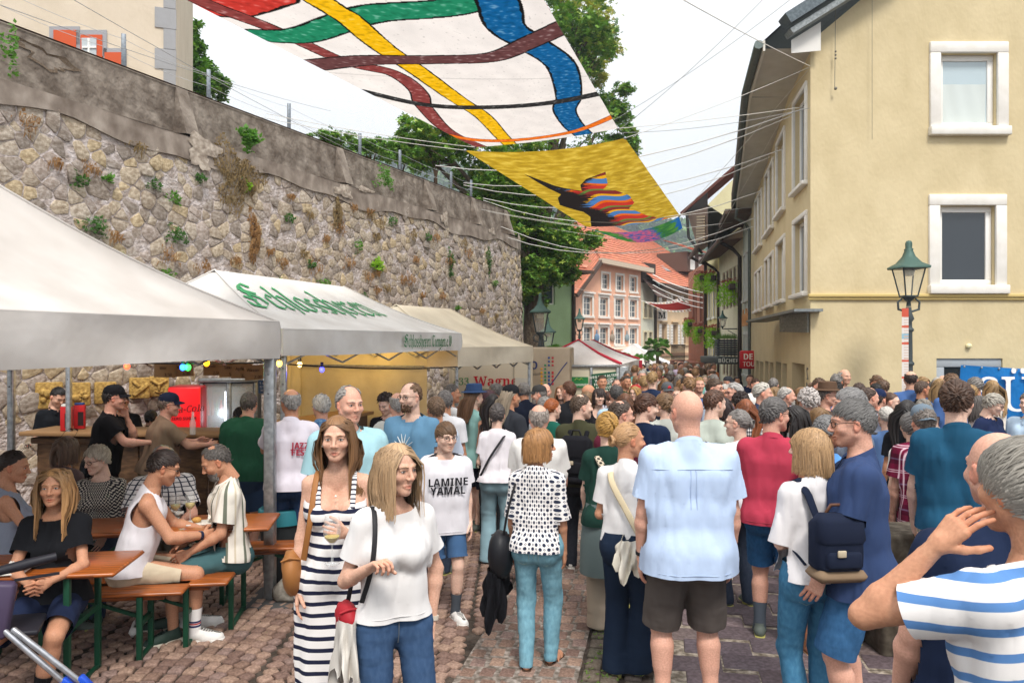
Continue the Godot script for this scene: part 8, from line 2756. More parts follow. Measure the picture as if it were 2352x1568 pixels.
# ------------------------------------------------------------------ the people of the picture
const CROWD := """
775 955 3.9 8 f long a87a50 dress @navy none 0 mid|long haired woman in a navy and white striped maxi dress holding a wine glass|bare,arml=hold,armr=down,look=-4/2,shoes=sandal
905 1020 3.35 26 f longbob e2bb90 tee dedcdb jeans 41597a mid|straight haired blonde woman in a plain white T-shirt and jeans, hand at her bag strap|old,arml=pocket,armr=strap,rr=-0.15/0.31/0.17,look=24/4,hem=0.02,b=0.86
1580 900 4.2 180 m none 0 shirt b9cdea bermuda 57504c red|bald heavy man seen from behind in a pale blue shirt and grey cargo shorts|b=1.24,look=16/0,gl=1,short=0.98,hem=-0.12,loose=1.06,shoes=sneaker,feet=0.13/0/-0.13/0
1868 985 4.0 186 f bob dcb283 blouse dedbdc jeans 4f86a8 fair|blonde woman with chin length hair in a white sweatshirt wearing a navy backpack|look=48/0,arml=belly,armr=belly,loose=1.15,hem=0.0,feet=0.07/0/-0.07/0.02
1968 922 3.95 -112 m short 7d7b79 polo 34456a bermuda 3f6a94 red|grey haired man in dark glasses and a navy polo shirt with turned up denim shorts|b=1.18,gl=1,smile,arms=fore,short=0.98,hem=-0.14,look=8/4,denim,belly=0.9
2368 1015 1.72 -166 f pixie b5afa4 tee @bluestripe jeans 3a4d66 tan|grey haired woman nearest us in a white top with blue stripes, hand at her face|lift=0.2,arml=face,rl=0.17/0.56/0.1,armr=down,look=6/0,old
2300 1000 2.4 180 m none 0 tee 1c2740 jeans 2a3244 red|bald man in a navy T-shirt with bare forearm, half hidden by the grey haired woman|b=1.35,arms=fore
2198 878 4.7 160 m quiff 5a3f2e polo 1f4e6a bermuda c9c2b4 fair|young man with tousled brown hair in a dark teal shirt seen from behind|look=-22/0,b=1.02,arms=fore,hem=-0.04
2132 940 5.6 172 m crop 8a8078 shirt @plaid jeans 2a2c36 red|man in a grey cap turned backwards and a maroon plaid shirt|b=1.15,cap=6a7884,capback,hem=-0.2,lean=6
2275 905 8.2 25 f pixie c4bdb0 tee 1f2a4a jeans 2a3244 fair|woman with short pale hair in a navy T-shirt with a printed heart|look=25/22,gl=1,arms=hip,old
1234 988 4.85 166 f bobbangs c08c58 blouse @dots slim 86b6c6 tan|reddish blonde woman with glasses in a white blouse with navy dots and light jeans|old,look=-72/0,gl=1,smile,arms=down,shoes=sandal,denim,hem=-0.04,feet=0.07/-0.05/-0.08/0.1
1442 975 4.75 158 f bun d2a474 polo dedddd wide 1d2a3e tan|blonde woman with a clipped bun in a white polo shirt and wide navy trousers|look=-52/0,arms=belly,hem=0.02,feet=0.08/0/-0.06/0.05
1395 950 5.5 176 f pixie d3a254 tee 1f3d35 wide a89a88 fair|short haired golden blonde woman in a dark green top, grey wrap and beige trousers|arms=fore,wrap=6b7a7a,feet=0.06/0/-0.08/0.05
1424 925 6.1 150 m thin 5e4d42 polo 5c2032 jeans 2e3442 red|balding man with glasses in a maroon polo behind the woman with the bun|look=-45/0,gl=1,arms=fore
1333 910 7.0 165 m thin 6e5a4a polo 42422f jeans 34353c fair|bald man in an olive polo with a black backpack|look=-58/0,arms=fore,b=1.1
1238 935 6.1 178 m horseshoe b8aca2 polo dfdedb bermuda b9ad98 red|older balding man in a white polo shirt seen from behind between two women|b=1.16,arms=fore
1142 930 7.2 174 f mop 605957 tee e8e4ea wide 93b4c0 fair|dark grey haired woman in a loose white T-shirt with a black strap across|loose=1.15,arms=belly,hem=0.0,shoes=sneaker
1088 893 8.6 128 m back 7d5b40 shirt 8fbdb8 bermuda 20283c fair|long haired man in a blue brimmed hat and pale teal shirt|hat=30466a,beard=6e4a36,arms=belly,hem=-0.12
1022 967 5.75 16 m mop 74563c tee dedce2 shorts 45668e fair|boy with glasses in a white football shirt, blue shorts and white trainers|tall=1.5,gl=1,look=14/4,arms=down,shoes=sneaker,sock=4a5058,loose=1.12,hem=-0.14,short=0.8,feet=0.08/0.08/-0.1/-0.12
800 890 5.1 14 m receding b0aaa4 shirt 9cc3cc jeans 3a465a red|tall grey haired man in a pale teal shirt behind the woman in the striped dress|b=1.24,look=26/2,old,arms=down
945 882 6.5 -12 m receding 8d6c50 tee 5f88a6 jeans 36435a fair|man with glasses and a goatee in a blue T-shirt with a white print|look=-24/2,gl=1,beard=6e5038,b=1.08,arms=down
668 897 6.6 188 m horseshoe bab6b2 polo e4dfea bermuda 31486e tan|man with grey hair in a white polo with small red lettering on the back|look=24/0,gl=1,arms=bar,b=1.12,denim
738 912 7.4 186 m fluffy d6d3cd shirt @blueplaid jeans 39465a red|white haired man in a blue checked shirt at the lettered tent|look=30/0,gl=1,arms=bar
890 908 8.7 -5 m curly 3c2a22 tee 17171b jeans 22252c fair|dark curly haired young man in black inside the lettered tent|look=-20/20,arms=belly
913 906 7.2 168 m horseshoe c2bdb8 tee b9bcba jeans 4a5260 red|heavy man with thin white hair in a light grey T-shirt at the stall|b=1.2,arms=bar,look=30/0
1002 916 6.9 165 m crop 8c7058 shirt bcc6d6 jeans 3a4252 tan|man with short brown hair in a pale blue grey shirt behind the boy|look=40/0,arms=fore
1022 901 7.9 165 m short 8d8784 shirt dfe0e4 jeans 3a4252 tan|grey haired man in a white shirt right of the boy's shoulder|look=40/0
1036 886 9.4 120 m crop 7c746e tee dedede jeans 3a4252 tan|man with dark sunglasses on his head in a white T-shirt by the tent pole|glup,look=-20/0
128 890 9.2 50 m crop 1e1a1a polo 15181d jeans 15161a mid|dark haired barman in a black polo looking down behind the bar|look=10/28,arms=belly
236 890 7.6 112 m crop 2a2624 tee 111114 jeans 121216 red|heavy man in black cap and black T-shirt leaning on the bar, hand at mouth|b=1.28,cap=17181c,gl=1,arml=chin,armr=bar,look=0/0,lean=8
280 903 9.3 10 m crop 2a2624 tee 131316 jeans 131316 tan|barman in a black cap behind the bar looking down|cap=1a1b20,look=0/25,arms=belly
360 908 7.7 132 m crop 8a7a6c polo 85705c bermuda 6d6048 red|heavy man in a navy cap and beige polo shirt leaning on the bar|b=1.28,cap=1c2438,gl=2,look=-20/0,arms=bar,lean=10
330 945 9.4 180 m short 241e1c tee 131316 jeans 131316 mid|dark haired helper bending behind the bar beside the red fridge|lean=20
528 935 9.2 170 m short 2a2422 tee 16161a jeans 16161a mid|dark haired helper in black crouching behind the bar by the cooler|lean=20,look=-40/20
560 905 7.4 176 m crop 6e655f tee 1f4c37 bermuda 2f4464 red|very broad man in a dark green T-shirt leaning on the bar|b=1.62,arms=bar,lean=10,look=10/0,hem=-0.1
125 1080 4.6 18 f wavy d6a26a tee 17181c shorts 222c48 tan|blonde woman in a black T-shirt sitting at the orange table, facing us|seat=0.47,tall=1.68,arms=table,look=-2/-2,short=0.8,shoes=purple,sock=17171a,feet=0.0/0.36/-0.42/0.3
300 1062 5.25 112 m short 3f302a tank e6e3e8 shorts cdbfa6 tan|man with dark hair and glasses in a white ribbed vest sitting at the table|seat=0.47,tall=1.74,arms=table,gl=1,lean=16,shoes=sneaker,sock=@sock,look=4/14,b=1.06,short=0.8
228 1058 6.0 10 f pixie cfc3b0 blouse @speckle jeans 33405a fair|elderly woman with short pale hair and glasses sitting at the table|seat=0.47,tall=1.58,old,gl=1,look=-34/12,arms=lap
372 1050 6.0 24 m horseshoe d5cfc8 shirt @check bermuda b0a894 red|elderly bald man in a checked shirt bent over the table|seat=0.47,tall=1.7,old,gl=1,look=10/38,arms=table,lean=14,b=1.12
532 1026 5.6 -62 m thin 6c6560 shirt @vstripe bermuda 436468 tan|grey bearded man in a cream striped shirt sitting with hands in his lap|seat=0.47,tall=1.72,beard=8f8a84,look=0/26,arms=lap,shoes=green,lean=6
22 1062 5.4 118 f tied 33241f tank 8d95a6 jeans 2c3444 tan|woman with dark tied hair in a grey sleeveless top at the left edge|seat=0.47,tall=1.66,glup,look=-10/10,arms=table
150 1075 6.4 160 f bob 6e5442 tee 5a4a4a jeans 2c3444 tan|brown haired woman hidden behind the blonde woman at the table|seat=0.47,tall=1.64,glup
1079 890 10.5 180 m short 3a2c26 tee 8a5a4a jeans 30343c tan|small dark head just above the blue brimmed hat|
1123 896 9.5 -150 f bobbangs 55303a tee c45a6a jeans 30343c tan|woman with dark red hair beside the blue brimmed hat|look=30/0
1140 884 10.2 -110 m short 6d6864 tee 6a5a8a jeans 30343c tan|grey haired man looking left behind the dark red haired woman|
1172 890 8.2 122 m back b0a08a shirt 32353c jeans 22252c tan|man in a black cap with long fair hair and a charcoal shirt|cap=1c1d21,b=1.12,arms=fore
1132 906 8.3 178 f long 2a2424 tank @zebra jeans 2a2a2e tan|woman with long black hair in a striped sleeveless dress|arms=fore
1204 882 10.5 -150 m short 8a8580 polo 161c2c jeans 20242e tan|grey haired man in a navy polo in front of the brown trailer|b=1.1,arms=down
1240 890 10.0 -95 m crop 8a8580 shirt d9dfe8 jeans 3a4252 red|man in a dark cap with a grey beard facing left|cap=3b3a3a,beard=a8a29c
1253 884 11.0 4 m none 0 tee 1b2338 jeans 2a3040 red|smiling bald man with a grey beard in a navy T-shirt|smile,beard=9a928a,b=1.2
1308 879 9.6 -160 m crop 6e4630 polo 1d1e22 jeans 20222a red|big man with cropped red brown hair in a black polo|b=1.22,look=20/0
1290 886 11.2 -20 f longbob a87a56 tee 2c2428 jeans 30343c fair|woman's face just left of the big man in the black polo|
1268 918 7.8 172 f tied b25f28 sleeveless 1f6052 jeans 3a4252 fair|ginger woman with a ponytail in a dark green top|look=-40/0
1250 915 8.6 180 f pixie a8a4a0 tee c9ced6 jeans 3a4252 fair|light grey haired woman beside the ginger ponytail|
1351 886 10.5 95 m none 0 tee a5a8aa jeans 3a4252 tan|bald man with a white beard looking right near the green boards|beard=c9c4bc
1349 900 9.7 170 f longbob a07c58 tee 8a7a70 jeans 3a4252 fair|tan haired woman under the bald man with the white beard|
1376 893 9.5 2 f bobbangs 3c2c28 tee 1d1c20 jeans 2a2a30 fair|woman with a dark bob and fringe in a black top facing us|scoop=0.3,smile
1383 864 13.0 5 m crop 5e4838 tee d3d1da jeans 3a4252 tan|tall man in a white T-shirt standing in front of the green board|
1402 899 10.0 0 f bobbangs 5c3a2c blouse e0d4cc jeans 3a4252 fair|woman with a brown fringe facing us right of the dark bob|look=-15/10
1416 887 9.0 178 m thin 5d5a58 shirt a9c6da jeans 3a4252 red|man with dark grey hair in a light blue shirt seen from behind|b=1.12
1436 904 8.5 180 f long 84583e tee 5f7a9a jeans 3a4252 fair|woman with long brown hair seen from behind in the middle of the crowd|
1416 872 14.0 5 m thin 8a8078 tee b9bcae jeans 3a4252 red|man in glasses under the edge of the striped tent|gl=1
1440 865 14.2 10 m crop 5a5048 tee 414c32 jeans 3a4252 tan|heavy man in an olive T-shirt walking towards us|b=1.2
1459 888 11.0 -30 f longbob c99c5c tee 4f86c0 jeans 3a4252 fair|fair haired woman with glasses and a blue strap|gl=1
1480 908 6.6 164 m mop 5e3c2a tee 17243f jeans 2a3040 fair|brown haired boy in a navy sports shirt looking right|look=-62/6
1528 908 7.4 180 m mop 8a6a4a tee b8bcb6 jeans 3a4252 fair|boy with sandy hair in a pale grey T-shirt seen from behind|look=42/0,loose=1.1
1533 883 10.0 4 m crop 6e5c50 tee 1d2434 jeans 2a3040 red|man in a grey cap with a red heart emblem facing us|cap=55585c,old
1575 866 12.5 180 m crop 52423a tee 4a4d56 jeans 2a3040 tan|man in a dark grey T-shirt with broad shoulders walking away|b=1.16
1552 891 10.6 -10 f tied 8a6448 tee c9a8a0 jeans 3a4252 fair|young woman with glasses facing us beside the heart cap|gl=1
1495 873 13.0 2 m crop 2e2622 tee 1b2236 jeans 2a3040 tan|man in a black cap and navy T-shirt facing us|cap=1d1e24
1638 899 6.6 170 m crop 6c4a38 tee b7c0b6 jeans 3a4252 fair|young man with a crew cut in a pale green grey T-shirt|look=-52/6
1640 873 9.4 52 m short 5e4836 shirt b9c8dc jeans 3a4252 red|man with glasses and short brown hair taller than his neighbours|gl=1
1664 911 7.6 -120 f bob 3c2c2c tee 2a3448 jeans 3a4252 fair|dark haired woman looking down beside the crew cut man|look=0/20
1688 884 9.4 -80 m fluffy cbc7c2 shirt 8a7ab0 jeans 3a4252 red|man with wavy white hair and a red face looking left|gl=1
1697 944 6.0 200 f bun 8f8a86 tee e6e4e8 jeans 3a4252 fair|woman with smooth grey hair in a low bun and glasses|look=36/0,gl=1
1714 918 7.1 178 f long a86038 tee @gingham jeans 3a4252 fair|woman with long copper hair in a black and white checked top|
1702 906 8.2 175 f curly 3a2a26 tee 3a3f4a jeans 3a4252 tan|woman with dark frizzy hair in front of the white haired man|
1751 884 9.0 72 m fluffy d9d4c9 shirt 3a4660 jeans 3a4252 red|man with white hair and a full white beard looking right|beard=ddd8d0
1780 890 10.2 120 f longbob b08a5c tee 8a7a90 jeans 3a4252 fair|fair haired woman between two white haired men|
1806 892 9.4 82 m receding d0cbc4 shirt 6a7a8a jeans 3a4252 red|white haired man with a reddish face right of the fair haired woman|beard=cfc9c0
1858 898 7.2 178 f curly e2d9d4 tee a8505a jeans 3a4252 fair|person with a big cloud of curly white hair|arml=chin
1776 918 5.3 150 m short 706c6a polo b43d52 bermuda 33608c red|man with grey hair in a raspberry red polo shirt|gl=2,look=-42/0,arms=fore,b=1.08,sock=4a525c,shoes=hike,denim
1828 933 6.4 118 f wavy 2e2624 tee d9d6d2 jeans 3a4252 fair|woman with dark wavy hair and glasses beside the red polo|gl=1
1883 938 6.9 178 f bob 94714a tee 6d6a5a jeans 3a4252 fair|woman with a light brown bob behind the blonde backpack woman|
1897 957 5.0 168 f crop 8c8b8b tank 5f98dc shorts 8f947e brown|tanned woman with cropped grey hair in a sky blue sleeveless top|look=-50/0,old,shoes=heel
1900 888 8.4 62 m crop 8a8078 shirt 5a4a40 jeans 3a4252 red|man in a brown brimmed hat with dark glasses|hat=5c4738,gl=2
1920 882 11.0 160 m curly 1e1918 tee 33363c jeans 3a4252 tan|dark curly head behind the brown brimmed hat|
1957 895 5.3 -100 m short 939190 shirt 6f7a8a jeans 3a4252 red|grey haired man half hidden directly behind the navy polo man|
1974 883 9.6 150 m short 574238 tee 5a5a5e jeans 3a4252 tan|brown haired man behind the two grey haired men|
1996 893 8.5 100 m receding 5c463a shirt 8a94a8 jeans 3a4252 red|man with receding brown hair touching his face|armr=chin
2013 884 10.6 170 m short 1f1b1a tee 3a3a3e jeans 3a4252 tan|black haired head near the lamp post|
2018 900 9.0 120 m crop 4a3a30 tee 2a3448 jeans 3a4252 red|man in a navy cap near the lamp post|cap=1c2848
2046 904 9.0 60 f tied 6a4a38 tee 8a5a6a jeans 3a4252 fair|young woman with brown tied hair and glasses looking right near the lamp|gl=1
2118 878 10.5 92 m crop 6c5648 tee 1d1f26 jeans 2a3040 tan|man in a black T-shirt standing right of the lamp post in profile|gl=1
2036 937 7.4 178 f bun dad6ce tee 4f6a94 jeans 3a4252 fair|woman with white hair pinned up with a shell clip|
2084 920 6.6 168 f long 2a2525 tee 17181d jeans 2a2a30 tan|woman with straight black hair in a black top|look=-40/0
2096 952 6.0 178 f pixie 7f7c7a tee e9e7e4 jeans 3a4252 fair|woman with short dark grey hair in a white top by the plaid shirt|
2122 920 8.0 130 f pixie 9b948a tee 9a8a80 jeans 3a4252 fair|woman with short ash hair behind the plaid shirt man|
2250 910 8.8 80 f longbob 6d6662 blouse e4e0de jeans 3a4252 fair|woman with grey shoulder length hair behind the heart T-shirt|gl=1
2366 905 8.0 -60 m short 7a6a5c shirt b9d0e4 jeans a03a3a fair|person in a light blue shirt cut by the right edge|
1723 862 17.0 -10 m crop 6a4c38 polo 1c2744 jeans 2a3040 red|man in a navy polo standing before the red shop front|
1692 866 17.5 10 f long 2e2320 blouse e0d6d0 jeans 3a4252 tan|dark haired woman in a pale blouse at the bookshop door|
1735 872 14.0 15 m short 5a3c2a tee e6e4e0 jeans 3a4252 red|man in dark sunglasses by the yellow house pillars|gl=2
1672 868 15.5 60 m none 0 tee c9a8a0 jeans 3a4252 red|man in a dark flat cap near the bookshop|cap=33363c
1619 862 17.0 2 f bob b9a890 tee 1f2744 jeans 2a3040 fair|blonde woman in a navy top facing us in the far crowd|
1590 880 12.0 165 m mop 8a6a52 tee 7fb0a4 jeans 3a4252 tan|person in a mint green T-shirt right of the dark grey T-shirt|
"""

func pattern(k: String) -> Material:
	var W := Color("e9e6e4")
	match k:
		"navy": return printed(k,func(u,v): return Color("22253c") if v < 0.36 else W,17.0,8,64)
		"bluestripe": return printed(k,func(u,v): return Color("5b86bd") if fmod(v + u,1.0) < 0.34 else W,Vector3(3.5,17.0,1),64,64)
		"dots": return printed(k,func(u,v): var a = minf(Vector2(u - 0.25,v - 0.25).length(),Vector2(u - 0.75,v - 0.75).length()); var b = absf(minf(Vector2(u - 0.75,v - 0.25).length(),Vector2(u - 0.25,v - 0.75).length()) - 0.09); return Color("2c3348") if a < 0.205 or b < 0.03 else W,19.0)
		"plaid": return printed(k,func(u,v): var c = Color("6a1634"); c = c.lerp(Color("3f1024"),0.5) if u < 0.4 else c; c = c.lerp(Color("3a0f22"),0.5) if v < 0.4 else c; c = c.lerp(Color("8fa0c0"),0.45) if absf(u - 0.2) < 0.03 or absf(v - 0.2) < 0.03 else c; return c.lerp(Color("e6d8dc"),0.8) if absf(absf(u - 0.7) - 0.04) < 0.014 or absf(absf(v - 0.7) - 0.04) < 0.014 else c,5.4)
		"blueplaid": return printed(k,func(u,v): return Color("3f6ea8").lerp(Color("8fb4d8"),0.5 * float(u < 0.5) + 0.5 * float(v < 0.5)),9.0)
		"check": return printed(k,func(u,v): return Color("3c3e4a") if u < 0.2 or v < 0.2 else W.darkened(0.05),30.0)
		"vstripe": return printed(k,func(u,v): return Color("6f7466") if absf(u - 0.3) < 0.075 else (Color("cfc4ae") if absf(u - 0.75) < 0.05 else Color("e4dfd4")),Vector3(10,1,1))
		"gingham": return printed(k,func(u,v): return W.lerp(Color("2a2c34"),0.5 * float(u < 0.5) + 0.5 * float(v < 0.5)),28.0)
		"zebra": return printed(k,func(u,v): return Color("1c1c1e") if fmod(u * 2.0 + 0.12 * sin(v * 12.6),1.0) < 0.5 else Color("b5ab98"),Vector3(10,4,1))
		"speckle": return printed(k,func(u,v): return Color("2a2a30") if sin(u * 25.0) * sin(v * 25.0) + 0.4 * sin(u * 50.0 + v * 31.0) > -0.2 else Color("c9c2b4"),9.0)
	return printed("sock",func(u,v): return Color("2a2f5a") if absf(v - 0.28) < 0.04 or absf(v - 0.46) < 0.04 else (Color("b83a40") if absf(v - 0.37) < 0.03 else W),Vector3(1,1,1),8,64)

const SHOES := {"sneaker": ["sneaker","dedcd8","e6e4df"],"sandal": ["sandal","6a4a36","4a3426"],"purple": ["sneaker","7a4a8c","e2dcd8"],"green": ["sneaker","2c4038","d8d2c2"],"hike": ["sneaker","5d6660","b9b56a"],"heel": ["sandal","7a4a36","c9a57a"]}

func parse_person(row: String) -> Dictionary:
	var half := row.split("|")
	var c := half[0].split(" ")
	var s := {"at": [float(c[0]),float(c[1]),float(c[2])],"yaw": float(c[3]),"f": c[4] == "f","label": half[1],"skin": c[11]}
	if c[5] != "none":
		s.hair = [c[5],c[6]]
	var ex := {}
	for e in half[2].split(",",false):
		var kv := e.split("=")
		ex[kv[0]] = kv[1] if kv.size() > 1 else "1"
	s.top = [c[7],pattern(c[8].substr(1)) if c[8].begins_with("@") else c[8]]
	s.bottom = [c[9],c[10]]
	if ex.has("denim"): s.bottom.append(1)
	for k in ["b","tall","seat","lift","lean","hem","loose","short","scoop","belly"]:
		if ex.has(k): s[k] = float(ex[k])
	for k in ["bare","old","smile"]:
		if ex.has(k): s[k] = true
	for k in [["arms","arms"],["arml","armL"],["armr","armR"],["beard","beard"],["wrap","wrap"]]:
		if ex.has(k[0]): s[k[1]] = ex[k[0]]
	for k in [["rr","reachR"],["rl","reachL"]]:
		if ex.has(k[0]):
			var l: PackedStringArray = ex[k[0]].split("/")
			s[k[1]] = Vector3(float(l[0]),float(l[1]),float(l[2]))
	if ex.has("look"):
		var l: PackedStringArray = ex.look.split("/")
		s.look = [float(l[0]),float(l[1]),0.0]
	if ex.has("feet"):
		var l: PackedStringArray = ex.feet.split("/")
		s.feet = [float(l[0]),float(l[1]),float(l[2]),float(l[3])]
	if ex.has("gl"): s.glasses = int(ex.gl)
	if ex.has("glup"): s.glasses = 3
	if ex.has("cap"): s.cap = ["cap",ex.cap] + ([1] if ex.has("capback") else [])
	if ex.has("hat"): s.cap = ["hat",ex.hat]
	s.shoes = SHOES[ex.get("shoes",["sneaker","hike","green"][absi(hash(row)) % 3])].duplicate()
	if ex.has("sock"):
		s.shoes.append(pattern("sock") if ex.sock == "@sock" else ex.sock)
		s.shoes.append(1.0)
	if s.at[2] > 6.9 and not ex.has("seat"): s.group = "people in the middle of the crowd"
	return s

func strap(called: String,label: String,p: Dictionary,pts: Array,wd: float,m: Material,cat := "bag strap") -> void:
	var h := thing(called,label,cat)
	h.transform = p.x
	var g := G.new()
	var a := PackedVector3Array(); var r := PackedFloat32Array()
	for e in pts:
		a.append(p.S.call(e[0],e[1],e[2])); r.append(wd)
	var cv := Curve3D.new()
	for q in a.size():
		var t := (a[mini(q + 1,a.size() - 1)] - a[maxi(q - 1,0)]) * 0.18
		cv.add_point(a[q],-t,t)
	var pts2 := cv.tessellate_even_length(4,0.05)
	r.resize(pts2.size()); r.fill(wd)
	g.tube(pts2,r,8,0.22,true,Vector3(1,0,0.3))
	part("strap",g,m,h)

func bag(called: String,label: String,p: Dictionary,c: Vector3,size: Vector3,turn: Vector3,m: Material,cat := "handbag") -> Node3D:
	var h := thing(called,label,cat)
	h.transform = p.x * Transform3D(Basis.from_euler(turn),c)
	var g := G.new()
	g.ball(Transform3D(Basis.from_scale(size)),18,12)
	for q in g.v.size():
		var e := g.v[q] / size
		var k := 1.0 + 0.18 * (absf(e.x) * absf(e.y)) + 0.05 * sin(e.x * 9.0 + e.y * 7.0)
		g.v[q] = g.v[q] * Vector3(k,k * (0.82 if e.y > 0.0 else 1.0),1.0)
	part("pouch",g,m,h)
	g = G.new()
	g.tube(PackedVector3Array([Vector3(-size.x * 0.8,size.y * 0.55,size.z * 0.55),Vector3(0,size.y * 0.7,size.z * 0.75),Vector3(size.x * 0.8,size.y * 0.55,size.z * 0.55)]),PackedFloat32Array([0.006,0.007,0.006]),6)
	part("seam",g,m,h)
	return h

func backpack(label: String,p: Dictionary,w: float,hh: float,body: String,base: String,leather: String) -> void:
	var h := thing("backpack",label,"backpack")
	h.transform = p.x * Transform3D(p.body,p.S.call(0.0,0.24,-0.13)) * Transform3D(Basis(),Vector3(0,0,-0.11))
	var m := cloth(body)
	g_box(h,"sack",Transform3D(Basis(),Vector3(0,0.0,0)),Vector3(w,hh * 0.86,0.16),m,0.05)
	g_box(h,"base",Transform3D(Basis(),Vector3(0,-hh * 0.42,0)),Vector3(w * 1.02,hh * 0.17,0.17),cloth(base),0.028)
	g_box(h,"flap",Transform3D(Basis(Vector3.RIGHT,0.05),Vector3(0,hh * 0.2,-0.03)),Vector3(w * 0.97,hh * 0.5,0.125),m,0.045)
	g_box(h,"pocket",Transform3D(Basis(),Vector3(0,-hh * 0.18,-0.075)),Vector3(w * 0.7,hh * 0.26,0.04),m,0.018)
	g_box(h,"buckle",Transform3D(Basis(),Vector3(w * 0.1,-hh * 0.07,-0.1)),Vector3(0.045,0.035,0.012),mat("b9ac94",0.4),0.004)
	var g := G.new()
	g.tube(PackedVector3Array([Vector3(-0.045,hh * 0.43,0.02),Vector3(-0.03,hh * 0.55,0.0),Vector3(0.03,hh * 0.55,0.0),Vector3(0.045,hh * 0.43,0.02)]),PackedFloat32Array([0.009,0.009,0.009,0.009]),7)
	part("handle",g,mat(leather,0.6),h)
	for s in [-1.0,1.0]:
		var k: float = p.k
		g = G.new()
		var o := Vector3(0,-0.24,0.13 + 0.11) * Vector3(k,k,1)
		var pts := PackedVector3Array()
		for e in [[0.05,0.33,-0.16],[0.085,0.47,-0.115],[0.1,0.545,-0.03],[0.105,0.51,0.06],[0.12,0.42,0.115],[0.145,0.3,0.09],[0.165,0.2,-0.01],[0.12,0.1,-0.15]]:
			pts.append(Vector3(s * e[0],e[1],e[2]) * k + o)
		g.tube(pts,PackedFloat32Array([0.02,0.022,0.023,0.023,0.022,0.018,0.013,0.013]),8,0.3,true,Vector3.RIGHT)
		part("shoulder_strap",g,m,h)

